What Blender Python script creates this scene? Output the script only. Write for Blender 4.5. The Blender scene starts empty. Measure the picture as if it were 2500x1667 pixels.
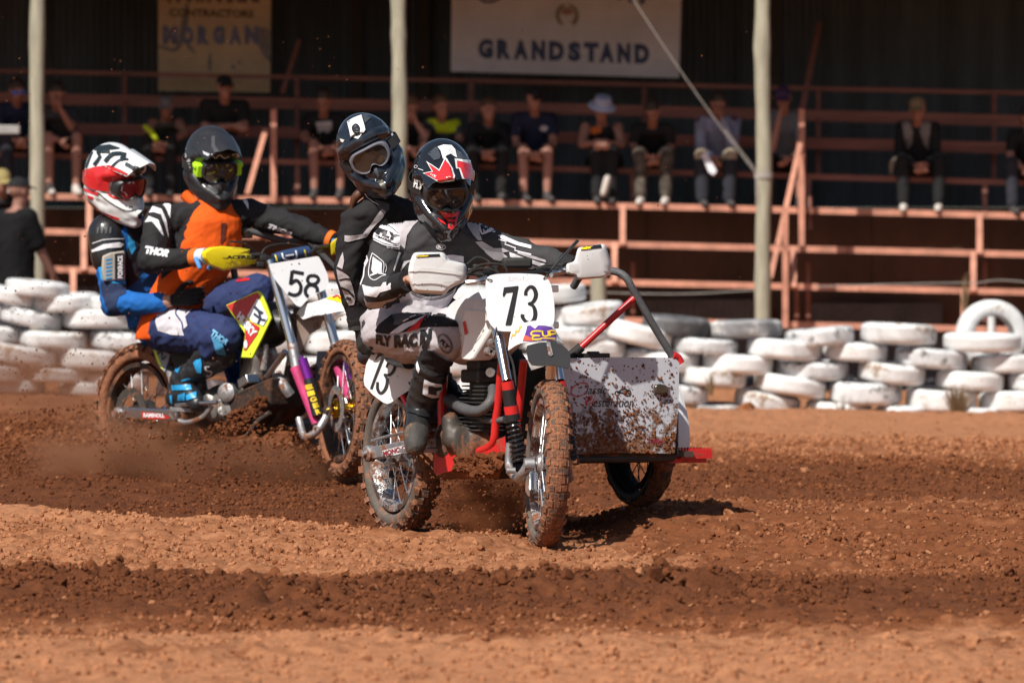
import bpy, bmesh, math, random
import numpy as np
from mathutils import Vector, Matrix
from mathutils.bvhtree import BVHTree

random.seed(7)
rng = np.random.default_rng(11)
SC = bpy.context.scene
COL = SC.collection
V = Vector

# ------------------------------------------------------------------ camera, sky, sun, exposure
F_PX = 13200.0                      # focal length in pixels of the 2500 px wide photograph
CX, CY, HZ = 1250.0, 833.5, 687.0   # picture centre and horizon row
CAM = V((0, 0, 1.08))
PITCH = math.atan((CY - HZ) / F_PX)
cam_d = bpy.data.cameras.new('camera')
cam_d.sensor_width = 36.0
cam_d.lens = F_PX / 2500.0 * 36.0
cam_d.clip_start = 0.5
cam_d.clip_end = 3000
cam_d.dof.use_dof = True
cam_d.dof.focus_distance = 22.5
cam_d.dof.aperture_fstop = 5.4
cam_o = bpy.data.objects.new('camera', cam_d)
cam_o.location = CAM
cam_o.rotation_euler = (math.pi / 2 - PITCH, 0, 0)
COL.objects.link(cam_o)
SC.camera = cam_o

SUN_EL = math.radians(47)
SUN_AZ = math.radians(32)           # light travels towards +Y and +X
ldir = V((math.sin(SUN_AZ) * math.cos(SUN_EL), math.cos(SUN_AZ) * math.cos(SUN_EL), -math.sin(SUN_EL)))
world = bpy.data.worlds.new('World')
SC.world = world
world.use_nodes = True
wn = world.node_tree
bg = wn.nodes['Background']
sky = wn.nodes.new('ShaderNodeTexSky')
sky.sky_type = 'NISHITA'
sky.sun_disc = False
sky.sun_elevation = SUN_EL
sky.sun_rotation = math.atan2(-ldir.x, -ldir.y)
sky.dust_density = 1.5
wn.links.new(sky.outputs[0], bg.inputs[0])
bg.inputs[1].default_value = 0.066
sun_d = bpy.data.lights.new('sun', 'SUN')
sun_d.energy = 5.0
sun_d.angle = math.radians(0.53)
sun_d.color = (1.0, 0.95, 0.87)
sun_o = bpy.data.objects.new('sun', sun_d)
sun_o.rotation_euler = ldir.to_track_quat('-Z', 'Y').to_euler()
sun_o.location = (-10, -20, 30)
COL.objects.link(sun_o)
vs = SC.view_settings
vs.view_transform = 'Standard'
vs.look = 'None'
vs.exposure = 0.14
vs.gamma = 1.0
vs.use_curve_mapping = False
SC.cycles.use_denoising = True
SC.cycles.max_bounces = 6
SC.cycles.transparent_max_bounces = 12
SC.cycles.volume_bounces = 1
SC.cycles.caustics_reflective = False
SC.cycles.caustics_refractive = False
SC.cycles.sample_clamp_indirect = 6.0

# ------------------------------------------------------------------ pixel helpers
_up = V((0, math.sin(PITCH), math.cos(PITCH)))
_fw = V((0, math.cos(PITCH), -math.sin(PITCH)))


def ray(px, py):
    return V((1, 0, 0)) * ((px - CX) / F_PX) + _up * (-(py - CY) / F_PX) + _fw


def W(px, py, d):
    """point seen at photograph pixel (px, py) that lies d metres north of the camera"""
    r = ray(px, py)
    return CAM + r * (d / r.y)


def proj(p):
    q = p - CAM
    z = q.dot(_fw)
    return CX + F_PX * q.x / z, CY - F_PX * q.dot(_up) / z


# ------------------------------------------------------------------ materials
MATS = {}


def _n(nt, t, **kw):
    n = nt.nodes.new(t)
    for k, v in kw.items():
        setattr(n, k, v)
    return n


def mat(name, color, rough=0.6, metal=0.0, vary=0.12, vscale=9.0, bump=0.0, bscale=60.0, mud=0.0, mscale=7.0,
        specks=0.0, sscale=45.0, mudcol=(0.20, 0.078, 0.036), coat=0.0, spec=0.5, low=None, mbump=0.5, dark=None,
        stretch=None, weave=0.0):
    """one procedural principled material; mud / specks lay dried soil over it, low=(z0,z1) thickens it downwards"""
    if name in MATS:
        return MATS[name]
    m = bpy.data.materials.new(name)
    m.use_nodes = True
    nt = m.node_tree
    b = nt.nodes['Principled BSDF']
    L = nt.links.new
    tc = _n(nt, 'ShaderNodeTexCoord')
    vec = tc.outputs['Object']
    if stretch:
        mp = _n(nt, 'ShaderNodeMapping')
        mp.inputs['Scale'].default_value = stretch
        L(vec, mp.inputs[0])
        vec2 = mp.outputs[0]
    else:
        vec2 = vec
    n1 = _n(nt, 'ShaderNodeTexNoise')
    n1.inputs['Scale'].default_value = vscale
    n1.inputs['Detail'].default_value = 5
    n1.inputs['Roughness'].default_value = 0.65
    L(vec2, n1.inputs['Vector'])
    cr = _n(nt, 'ShaderNodeValToRGB')
    c = np.array(color)
    lo = np.clip(c * (1 - vary * 1.6), 0, 1) if dark is None else np.array(dark)
    hi = np.clip(c * (1 + vary), 0, 1)
    cr.color_ramp.elements[0].position = 0.3
    cr.color_ramp.elements[1].position = 0.65
    cr.color_ramp.elements[0].color = (*lo, 1)
    cr.color_ramp.elements[1].color = (*hi, 1)
    L(n1.outputs[0], cr.inputs[0])
    colout = cr.outputs[0]
    fac = None
    if mud > 0 or specks > 0:
        if mud > 0:
            n2 = _n(nt, 'ShaderNodeTexNoise')
            n2.inputs['Scale'].default_value = mscale
            n2.inputs['Detail'].default_value = 8
            n2.inputs['Roughness'].default_value = 0.72
            L(vec, n2.inputs['Vector'])
            src = n2.outputs[0]
            if low:
                sx = _n(nt, 'ShaderNodeSeparateXYZ')
                L(vec, sx.inputs[0])
                mr0 = _n(nt, 'ShaderNodeMapRange')
                mr0.inputs['From Min'].default_value = low[0]
                mr0.inputs['From Max'].default_value = low[1]
                mr0.inputs['To Min'].default_value = 0.15
                mr0.inputs['To Max'].default_value = -0.12
                L(sx.outputs[2], mr0.inputs[0])
                ad = _n(nt, 'ShaderNodeMath', operation='ADD')
                L(src, ad.inputs[0])
                L(mr0.outputs[0], ad.inputs[1])
                src = ad.outputs[0]
            mr = _n(nt, 'ShaderNodeMapRange')
            th = 0.75 - 0.5 * mud
            mr.inputs['From Min'].default_value = th - 0.03
            mr.inputs['From Max'].default_value = th + 0.05
            L(src, mr.inputs[0])
            fac = mr.outputs[0]
        if specks > 0:
            vo = _n(nt, 'ShaderNodeTexVoronoi')
            vo.inputs['Scale'].default_value = sscale
            vo.inputs['Randomness'].default_value = 1.0
            L(vec, vo.inputs['Vector'])
            # random cell size so that the spots differ
            sp = _n(nt, 'ShaderNodeSeparateColor')
            L(vo.outputs['Color'], sp.inputs[0])
            mu = _n(nt, 'ShaderNodeMath', operation='MULTIPLY')
            L(sp.outputs[0], mu.inputs[0])
            mu.inputs[1].default_value = 0.42 * specks
            pw = _n(nt, 'ShaderNodeMath', operation='SUBTRACT')
            L(mu.outputs[0], pw.inputs[0])
            pw.inputs[1].default_value = 0.04
            lt = _n(nt, 'ShaderNodeMath', operation='LESS_THAN')
            L(vo.outputs['Distance'], lt.inputs[0])
            L(pw.outputs[0], lt.inputs[1])
            if fac is None:
                fac = lt.outputs[0]
            else:
                mx = _n(nt, 'ShaderNodeMath', operation='MAXIMUM')
                L(fac, mx.inputs[0])
                L(lt.outputs[0], mx.inputs[1])
                fac = mx.outputs[0]
        n3 = _n(nt, 'ShaderNodeTexNoise')
        n3.inputs['Scale'].default_value = 90
        n3.inputs['Detail'].default_value = 4
        L(vec, n3.inputs['Vector'])
        cr2 = _n(nt, 'ShaderNodeValToRGB')
        mc = np.array(mudcol)
        cr2.color_ramp.elements[0].position = 0.3
        cr2.color_ramp.elements[1].position = 0.7
        cr2.color_ramp.elements[0].color = (*(mc * 0.65), 1)
        cr2.color_ramp.elements[1].color = (*(mc * 1.35), 1)
        L(n3.outputs[0], cr2.inputs[0])
        mix = _n(nt, 'ShaderNodeMix', data_type='RGBA')
        L(fac, mix.inputs[0])
        L(colout, mix.inputs[6])
        L(cr2.outputs[0], mix.inputs[7])
        colout = mix.outputs[2]
        mr2 = _n(nt, 'ShaderNodeMapRange')
        mr2.inputs['To Min'].default_value = rough
        mr2.inputs['To Max'].default_value = 0.95
        L(fac, mr2.inputs[0])
        L(mr2.outputs[0], b.inputs['Roughness'])
        if metal > 0:
            mr3 = _n(nt, 'ShaderNodeMapRange')
            mr3.inputs['To Min'].default_value = metal
            mr3.inputs['To Max'].default_value = 0.0
            L(fac, mr3.inputs[0])
            L(mr3.outputs[0], b.inputs['Metallic'])
        bm = _n(nt, 'ShaderNodeBump')
        bm.inputs['Strength'].default_value = mbump
        bm.inputs['Distance'].default_value = 0.006
        ma = _n(nt, 'ShaderNodeMath', operation='MULTIPLY')
        L(fac, ma.inputs[0])
        L(n3.outputs[0], ma.inputs[1])
        L(ma.outputs[0], bm.inputs['Height'])
        L(bm.outputs[0], b.inputs['Normal'])
        last = bm
    else:
        b.inputs['Roughness'].default_value = rough
        b.inputs['Metallic'].default_value = metal
        last = None
        rr = _n(nt, 'ShaderNodeMapRange')
        rr.inputs['To Min'].default_value = max(0.03, rough - 0.1)
        rr.inputs['To Max'].default_value = min(1, rough + 0.1)
        L(n1.outputs[0], rr.inputs[0])
        L(rr.outputs[0], b.inputs['Roughness'])
    if bump > 0:
        n4 = _n(nt, 'ShaderNodeTexNoise')
        n4.inputs['Scale'].default_value = bscale
        n4.inputs['Detail'].default_value = 5
        L(vec2, n4.inputs['Vector'])
        b2 = _n(nt, 'ShaderNodeBump')
        b2.inputs['Strength'].default_value = bump
        b2.inputs['Distance'].default_value = 0.01
        L(n4.outputs[0], b2.inputs['Height'])
        if last:
            L(last.outputs[0], b2.inputs['Normal'])
        L(b2.outputs[0], b.inputs['Normal'])
    L(colout, b.inputs['Base Color'])
    b.inputs['Coat Weight'].default_value = coat
    b.inputs['Coat Roughness'].default_value = 0.12
    b.inputs['Specular IOR Level'].default_value = spec
    MATS[name] = m
    return m


def glass_mat(name, color, rough=0.05, alpha=0.35):
    """tinted see-through lens: mix of clear transmission and gloss"""
    if name in MATS:
        return MATS[name]
    m = bpy.data.materials.new(name)
    m.use_nodes = True
    nt = m.node_tree
    b = nt.nodes['Principled BSDF']
    b.inputs['Base Color'].default_value = (*color, 1)
    b.inputs['Roughness'].default_value = rough
    b.inputs['Coat Weight'].default_value = 1.0
    b.inputs['Specular IOR Level'].default_value = 0.9
    tr = _n(nt, 'ShaderNodeBsdfTransparent')
    tr.inputs[0].default_value = (*[0.4 + 0.6 * c for c in color], 1)
    mx = _n(nt, 'ShaderNodeMixShader')
    mx.inputs[0].default_value = 1 - alpha
    nt.links.new(tr.outputs[0], mx.inputs[1])
    nt.links.new(b.outputs[0], mx.inputs[2])
    nt.links.new(mx.outputs[0], nt.nodes['Material Output'].inputs[0])
    MATS[name] = m
    return m


# ------------------------------------------------------------------ numpy noise
def _hash(i, j, s):
    h = (i * 374761393 + j * 668265263 + s * 1274126177) & 0xFFFFFFFF
    h = ((h ^ (h >> 13)) * 1274126177) & 0xFFFFFFFF
    return ((h ^ (h >> 16)) & 0xFFFFFF) / float(0xFFFFFF)


def vnoise(x, y, s=0):
    xi = np.floor(x).astype(np.int64)
    yi = np.floor(y).astype(np.int64)
    fx = x - xi
    fy = y - yi
    fx = fx * fx * (3 - 2 * fx)
    fy = fy * fy * (3 - 2 * fy)
    a = _hash(xi, yi, s)
    b = _hash(xi + 1, yi, s)
    c = _hash(xi, yi + 1, s)
    d = _hash(xi + 1, yi + 1, s)
    return (a * (1 - fx) + b * fx) * (1 - fy) + (c * (1 - fx) + d * fx) * fy


def fbm(x, y, f, o=4, s=0, billow=False):
    r = np.zeros_like(x)
    a = 1.0
    t = 0.0
    for k in range(o):
        n = vnoise(x * f + 17.3 * k, y * f - 9.1 * k, s + k) * 2 - 1
        if billow:
            n = np.abs(n) * 2 - 1
        r += a * n
        t += a
        a *= 0.5
        f *= 2.07
    return r / t


def sstep(a, b, x):
    t = np.clip((x - a) / (b - a), 0, 1)
    return t * t * (3 - 2 * t)


# ------------------------------------------------------------------ mesh building
def catmull(pts, k=4):
    if len(pts) < 3 or k < 2:
        return [V(p) for p in pts]
    P = [V(p) for p in pts]
    P = [P[0] * 2 - P[1]] + P + [P[-1] * 2 - P[-2]]
    out = []
    for i in range(1, len(P) - 2):
        for j in range(k):
            t = j / k
            a, b, c, d = P[i - 1], P[i], P[i + 1], P[i + 2]
            out.append(0.5 * ((2 * b) + (c - a) * t + (2 * a - 5 * b + 4 * c - d) * t * t + (3 * b - a - 3 * c + d) * t ** 3))
    out.append(P[-2])
    return out


def lerp_list(vals, n):
    x = np.linspace(0, len(vals) - 1, n)
    return list(np.interp(x, range(len(vals)), vals))


def frame(axis, hint=None):
    a = V(axis).normalized()
    h = V(hint) if hint is not None else (V((0, 0, 1)) if abs(a.z) < 0.9 else V((1, 0, 0)))
    u = (h - a * h.dot(a)).normalized()
    return u, a.cross(u)


class MB:
    def __init__(s):
        s.v, s.f, s.m = [], [], []
        s.cur = 0

    def add(s, vs, fs):
        o = len(s.v)
        s.v += [tuple(p) for p in vs]
        s.f += [tuple(i + o for i in f) for f in fs]
        s.m += [s.cur] * len(fs)
        return s

    def box(s, c, ax, ay, az):
        c, ax, ay, az = V(c), V(ax), V(ay), V(az)
        vs = [c + ax * i + ay * j + az * k for i in (-1, 1) for j in (-1, 1) for k in (-1, 1)]
        return s.add(vs, [(0, 1, 3, 2), (4, 6, 7, 5), (0, 4, 5, 1), (2, 3, 7, 6), (0, 2, 6, 4), (1, 5, 7, 3)])

    def bar(s, a, b, w, h, hint=(0, 0, 1)):
        a, b = V(a), V(b)
        d = b - a
        u, w2 = frame(d, hint)
        return s.box((a + b) / 2, d / 2, u * h / 2, w2 * w / 2)

    def tube(s, pts, r, n=10, k=4, caps=True, hint=None):
        P = catmull(pts, k)
        R = lerp_list(r, len(P)) if hasattr(r, '__len__') else [r] * len(P)
        vs, fs = [], []
        u = None
        for i, p in enumerate(P):
            t = (P[min(i + 1, len(P) - 1)] - P[max(i - 1, 0)])
            if t.length < 1e-9:
                t = V((0, 0, 1))
            t.normalize()
            if u is None:
                u, _ = frame(t, hint)
            else:
                u = (u - t * u.dot(t))
                u = u.normalized() if u.length > 1e-6 else frame(t)[0]
            w = t.cross(u)
            for j in range(n):
                a = 2 * math.pi * j / n
                vs.append(p + (u * math.cos(a) + w * math.sin(a)) * R[i])
        for i in range(len(P) - 1):
            for j in range(n):
                fs.append((i * n + j, i * n + (j + 1) % n, (i + 1) * n + (j + 1) % n, (i + 1) * n + j))
        if caps:
            fs.append(tuple(range(n - 1, -1, -1)))
            fs.append(tuple((len(P) - 1) * n + j for j in range(n)))
        return s.add(vs, fs)

    def capsule(s, a, b, ra, rb, n=14, hint=None, flat=1.0):
        """tapered capsule with round ends"""
        a, b = V(a), V(b)
        d = b - a
        L = max(d.length, 1e-6)
        t = d / L
        u, w = frame(t, hint)
        prof = []
        for i in range(5):
            q = math.pi / 2 * i / 4
            prof.append((-ra * math.cos(q), max(ra * math.sin(q), 1e-4)))
        for i in range(5):
            q = math.pi / 2 * i / 4
            prof.append((L + rb * math.sin(q), max(rb * math.cos(q), 1e-4)))
        vs, fs = [], []
        for (x, r) in prof:
            for j in range(n):
                q = 2 * math.pi * j / n
                vs.append(a + t * x + (u * math.cos(q) * flat + w * math.sin(q)) * r)
        for i in range(len(prof) - 1):
            for j in range(n):
                fs.append((i * n + j, i * n + (j + 1) % n, (i + 1) * n + (j + 1) % n, (i + 1) * n + j))
        fs.append(tuple(range(n - 1, -1, -1)))
        fs.append(tuple((len(prof) - 1) * n + j for j in range(n)))
        return s.add(vs, fs)

    def chain(s, pts, rad, n=14):
        for i in range(len(pts) - 1):
            s.capsule(pts[i], pts[i + 1], rad[i], rad[i + 1], n)
        return s

    def lathe(s, c, axis, prof, n=24, closed=False, hint=None, a0=0.0, a1=2 * math.pi, caps=False):
        """profile [(axial, radius)...] spun about axis through c"""
        c = V(c)
        a = V(axis).normalized()
        u, w = frame(a, hint)
        full = abs(a1 - a0 - 2 * math.pi) < 1e-6
        m = n if full else n + 1
        vs, fs = [], []
        for j in range(m):
            q = a0 + (a1 - a0) * j / n
            e = u * math.cos(q) + w * math.sin(q)
            for (x, r) in prof:
                vs.append(c + a * x + e * r)
        k = len(prof)
        for j in range(n):
            j2 = (j + 1) % m
            for i in range(k if closed else k - 1):
                i2 = (i + 1) % k
                fs.append((j * k + i, j2 * k + i, j2 * k + i2, j * k + i2))
        if caps:
            fs.append(tuple(j * k for j in range(m))[::-1])
            fs.append(tuple(j * k + k - 1 for j in range(m)))
        return s.add(vs, fs)

    def disc(s, c, axis, r, th, n=24):
        return s.lathe(c, axis, [(-th / 2, r), (th / 2, r)], n, caps=True)

    def ell(s, c, ax, ay, az, nu=16, nv=10):
        c, ax, ay, az = V(c), V(ax), V(ay), V(az)
        vs, fs = [], []
        for i in range(nv + 1):
            p = math.pi * i / nv
            for j in range(nu):
                q = 2 * math.pi * j / nu
                rr = max(math.sin(p), 1e-3)
                vs.append(c + ax * (rr * math.cos(q)) + ay * (rr * math.sin(q)) + az * math.cos(p))
        for i in range(nv):
            for j in range(nu):
                fs.append((i * nu + j, (i + 1) * nu + j, (i + 1) * nu + (j + 1) % nu, i * nu + (j + 1) % nu))
        return s.add(vs, fs)

    def plate(s, pts, th):
        """outline of 3-D points pushed back by the vector th"""
        P = [V(p) for p in pts]
        th = V(th)
        n = len(P)
        vs = P + [p + th for p in P]
        fs = [tuple(range(n)), tuple(range(2 * n - 1, n - 1, -1))]
        fs += [(i, i + n, (i + 1) % n + n, (i + 1) % n) for i in range(n)]
        return s.add(vs, fs)

    def loft(s, rings, caps=True, closed=True):
        n = len(rings[0])
        vs = [p for r in rings for p in r]
        fs = []
        for i in range(len(rings) - 1):
            for j in range(n if closed else n - 1):
                fs.append((i * n + j, i * n + (j + 1) % n, (i + 1) * n + (j + 1) % n, (i + 1) * n + j))
        if caps and closed:
            fs.append(tuple(range(n - 1, -1, -1)))
            fs.append(tuple((len(rings) - 1) * n + j for j in range(n)))
        return s.add(vs, fs)

    def sheet(s, rows, th):
        """open grid of points rows[i][j] thickened by vector or by length along z of its normals"""
        nr, nc = len(rows), len(rows[0])
        P = [[V(p) for p in r] for r in rows]
        N = []
        for i in range(nr):
            r = []
            for j in range(nc):
                du = P[min(i + 1, nr - 1)][j] - P[max(i - 1, 0)][j]
                dv = P[i][min(j + 1, nc - 1)] - P[i][max(j - 1, 0)]
                q = du.cross(dv)
                r.append(q.normalized() if q.length > 1e-9 else V((0, 0, 1)))
            N.append(r)
        vs = [P[i][j] for i in range(nr) for j in range(nc)]
        vs += [P[i][j] - N[i][j] * th for i in range(nr) for j in range(nc)]
        o = nr * nc
        fs = []
        for i in range(nr - 1):
            for j in range(nc - 1):
                a, b, c, d = i * nc + j, i * nc + j + 1, (i + 1) * nc + j + 1, (i + 1) * nc + j
                fs.append((a, d, c, b))
                fs.append((a + o, b + o, c + o, d + o))
        for i in range(nr - 1):
            for j in (0, nc - 1):
                a, b = i * nc + j, (i + 1) * nc + j
                fs.append((a, b, b + o, a + o) if j else (a, a + o, b + o, b))
        for j in range(nc - 1):
            for i in (0, nr - 1):
                a, b = i * nc + j, i * nc + j + 1
                fs.append((a, b, b + o, a + o))
        return s.add(vs, fs)

    def mesh(s, name, off=V((0, 0, 0)), fix=True):
        me = bpy.data.meshes.new(name)
        me.from_pydata([(p[0] - off.x, p[1] - off.y, p[2] - off.z) for p in s.v], [], s.f)
        if any(s.m):
            me.polygons.foreach_set('material_index', s.m)
        if fix:
            bm = bmesh.new()
            bm.from_mesh(me)
            bmesh.ops.recalc_face_normals(bm, faces=bm.faces)
            bm.to_mesh(me)
            bm.free()
        me.update()
        return me

    def build(s, name, m, parent=None, smooth=40, bevel=0.0, fix=True):
        off = parent_loc(parent)
        me = s.mesh(name, off, fix)
        return finish(name, me, m, parent, smooth, bevel)


def parent_loc(p):
    o = V((0, 0, 0))
    while p is not None:
        o = o + p.location
        p = p.parent
    return o


def finish(name, me, m, parent=None, smooth=40, bevel=0.0):
    for q in (m if isinstance(m, (list, tuple)) else [m]):
        me.materials.append(q)
    if smooth:
        me.shade_smooth()
        if smooth < 179:
            me.set_sharp_from_angle(angle=math.radians(smooth))
    o = bpy.data.objects.new(name, me)
    COL.objects.link(o)
    if parent is not None:
        o.parent = parent
    if bevel > 0:
        b = o.modifiers.new('bevel', 'BEVEL')
        b.width = bevel
        b.segments = 2
        b.limit_method = 'ANGLE'
    return o


def thing(name, label, cat, loc=(0, 0, 0), group=None):
    o = bpy.data.objects.new(name, None)
    o.empty_display_size = 0.2
    o.location = loc
    COL.objects.link(o)
    return tag(o, label, cat, group)


def tag(o, label, cat, group=None, kind=None):
    if label:
        o['label'] = label
    if cat:
        o['category'] = cat
    if group:
        o['group'] = group
    if kind:
        o['kind'] = kind
    return o


def struct(o, kind='structure'):
    o['kind'] = kind
    return o


def remesh(mb, voxel, smooth_it=3, folds=0.0, fscale=14.0, seed=0, shrink=0.0):
    """union of overlapping closed shapes as one continuous skin"""
    me = mb.mesh('raw')
    ob = bpy.data.objects.new('raw', me)
    COL.objects.link(ob)
    r = ob.modifiers.new('r', 'REMESH')
    r.mode = 'VOXEL'
    r.voxel_size = voxel
    r.use_smooth_shade = True
    if smooth_it:
        sm = ob.modifiers.new('s', 'SMOOTH')
        sm.factor = 0.5
        sm.iterations = smooth_it
    dg = bpy.context.evaluated_depsgraph_get()
    dg.update()
    out = bpy.data.meshes.new_from_object(ob.evaluated_get(dg))
    bpy.data.objects.remove(ob)
    bpy.data.meshes.remove(me)
    if folds > 0:
        n = len(out.vertices)
        co = np.empty(n * 3)
        no = np.empty(n * 3)
        out.vertices.foreach_get('co', co)
        out.vertices.foreach_get('normal', no)
        co = co.reshape(-1, 3)
        no = no.reshape(-1, 3)
        x, y, z = co.T
        w = fbm(x + z * 0.3, y + z * 0.6, 4.0, 2, seed + 5) * 0.12
        a = 1 - np.abs(fbm((x + 0.35 * y) * 0.8 + w, z * 1.25 - x * 0.5 + w, fscale, 3, seed))
        b = 1 - np.abs(fbm(x * 0.7 - z * 0.9 + w, y + z * 0.7 - w, fscale * 0.75, 2, seed + 9))
        d = (a ** 3 + b ** 3 - 1.0) * folds
        co += no * d[:, None]
        out.vertices.foreach_set('co', co.ravel())
        out.update()
    return out


def place(me, name, m, parent, smooth=180):
    off = parent_loc(parent)
    me.name = name
    me.transform(Matrix.Translation(-off))
    return finish(name, me, m, parent, smooth)


# ------------------------------------------------------------------ decals: flat print laid onto a real surface
def bvh_of(objs):
    vs, fs = [], []
    for o in objs:
        off = parent_loc(o.parent) + o.location
        k = len(vs)
        vs += [v.co + off for v in o.data.vertices]
        fs += [tuple(i + k for i in p.vertices) for p in o.data.polygons]
    return BVHTree.FromPolygons(vs, fs)


def text_mesh(body, bold=0.0, spacing=1.0, shear=0.0):
    cu = bpy.data.curves.new('txt', 'FONT')
    cu.body = body
    cu.size = 1.0
    cu.offset = bold
    cu.space_character = spacing
    cu.shear = shear
    cu.resolution_u = 3
    ob = bpy.data.objects.new('txt', cu)
    COL.objects.link(ob)
    dg = bpy.context.evaluated_depsgraph_get()
    dg.update()
    me = bpy.data.meshes.new_from_object(ob.evaluated_get(dg))
    vs = [(v.co.x, v.co.y) for v in me.vertices]
    fs = [tuple(p.vertices) for p in me.polygons]
    bpy.data.objects.remove(ob)
    bpy.data.curves.remove(cu)
    bpy.data.meshes.remove(me)
    if vs:
        a = np.array(vs)
        mn, mx = a.min(0), a.max(0)
        a = (a - mn) / (mx - mn)
        vs = [tuple(p) for p in a]
    return vs, fs


def stroke(pts, w, k=5):
    """fat polyline as quads in 2-D; w a number or a list"""
    P = catmull([V((p[0], p[1], 0)) for p in pts], k)
    Wd = lerp_list(w, len(P)) if hasattr(w, '__len__') else [w] * len(P)
    vs, fs = [], []
    for i, p in enumerate(P):
        t = P[min(i + 1, len(P) - 1)] - P[max(i - 1, 0)]
        t = t.normalized() if t.length > 1e-9 else V((1, 0, 0))
        n = V((-t.y, t.x, 0)) * Wd[i] / 2
        vs += [((p + n).x, (p + n).y), ((p - n).x, (p - n).y)]
    for i in range(len(P) - 1):
        fs.append((2 * i, 2 * i + 1, 2 * i + 3, 2 * i + 2))
    return vs, fs


def quad_map(q):
    """unit square -> pixel quad (bottom-left, bottom-right, top-right, top-left)"""
    a, b, c, d = [V((*p, 0)) for p in q]
    return lambda x, y: ((a * (1 - x) + b * x) * (1 - y) + (d * (1 - x) + c * x) * y).xy


def _clusters(shapes):
    bb = [(min(p[0] for p in v), min(p[1] for p in v), max(p[0] for p in v), max(p[1] for p in v)) for v, f in shapes]
    g = list(range(len(bb)))
    for i in range(len(bb)):
        for j in range(i):
            a, b = bb[i], bb[j]
            if a[0] <= b[2] + 4 and b[0] <= a[2] + 4 and a[1] <= b[3] + 4 and b[1] <= a[3] + 4:
                o, n = g[i], g[j]
                g = [n if x == o else x for x in g]
    out = {}
    for k, sh in zip(g, shapes):
        out.setdefault(k, []).append(sh)
    return list(out.values())


def decal(name, shapes, tree, m, parent, off=0.003, step=10.0, smooth=180, maxd=None):
    r = None
    for c in ([[q] for q in shapes] if name in ('belly_panel', 'belly_line') else _clusters(shapes)):
        r = _decal(name, c, tree, m, parent, off, step, smooth, maxd) or r
    return r


def _decal(name, shapes, tree, m, parent, off=0.003, step=10.0, smooth=180, maxd=None):
    """shapes: list of (verts2d in photo pixels, faces); each vertex is dropped onto the surface that its pixel
    shows and lifted by off; pieces that miss the surface are left out"""
    bm = bmesh.new()
    for vs, fs in shapes:
        bv = [bm.verts.new((x, y, 0)) for x, y in vs]
        for f in fs:
            try:
                bm.faces.new([bv[i] for i in f])
            except ValueError:
                pass
    bmesh.ops.triangulate(bm, faces=bm.faces)
    for _ in range(6):
        es = [e for e in bm.edges if (e.verts[0].co - e.verts[1].co).length > step]
        if not es:
            break
        bmesh.ops.subdivide_edges(bm, edges=es, cuts=1)
        bmesh.ops.triangulate(bm, faces=[f for f in bm.faces if len(f.verts) > 3])
    dead = []
    o = parent_loc(parent)
    for v in bm.verts:
        r = ray(v.co.x, v.co.y).normalized()
        hit = tree.ray_cast(CAM, r)
        if hit[0] is None or (maxd and hit[0].y > maxd):
            dead.append(v)
        else:
            n = hit[1]
            if n.dot(r) > 0:
                n = -n
            v.co = hit[0] + n * off * 0.6 - r * off * 0.7 - o
    bmesh.ops.delete(bm, geom=dead, context='VERTS')
    far = [e for e in bm.edges if e.calc_length() > 0.12]
    bmesh.ops.delete(bm, geom=far, context='EDGES')
    if not bm.faces:
        bm.free()
        return None
    me = bpy.data.meshes.new(name)
    bm.to_mesh(me)
    bm.free()
    return finish(name, me, m, parent, smooth)


def poly(pts):
    return ([(p[0], p[1]) for p in pts], [tuple(range(len(pts)))])


def txt(body, quad, bold=0.0, spacing=1.0, shear=0.0):
    vs, fs = text_mesh(body, bold, spacing, shear)
    q = quad_map(quad)
    return ([tuple(q(x, y)) for x, y in vs], fs)


def strk(pts, w, k=5):
    return stroke(pts, w, k)


def ring(cx, cy, rx, ry, w, rot=0.0, n=28):
    vs, fs = [], []
    for i in range(n):
        a = 2 * math.pi * i / n
        for q in (0, 1):
            x, y = (rx - w * q) * math.cos(a), (ry - w * q) * math.sin(a)
            vs.append((cx + x * math.cos(rot) - y * math.sin(rot), cy + x * math.sin(rot) + y * math.cos(rot)))
    for i in range(n):
        j = (i + 1) % n
        fs.append((2 * i, 2 * j, 2 * j + 1, 2 * i + 1))
    return vs, fs


def oval(cx, cy, rx, ry, rot=0.0, n=24):
    return poly([(cx + rx * math.cos(a) * math.cos(rot) - ry * math.sin(a) * math.sin(rot),
                  cy + rx * math.cos(a) * math.sin(rot) + ry * math.sin(a) * math.cos(rot))
                 for a in [2 * math.pi * i / n for i in range(n)]])


def zoomer(ox, oy, s):
    return lambda x, y: (ox + x * s, oy + y * s)
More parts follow.
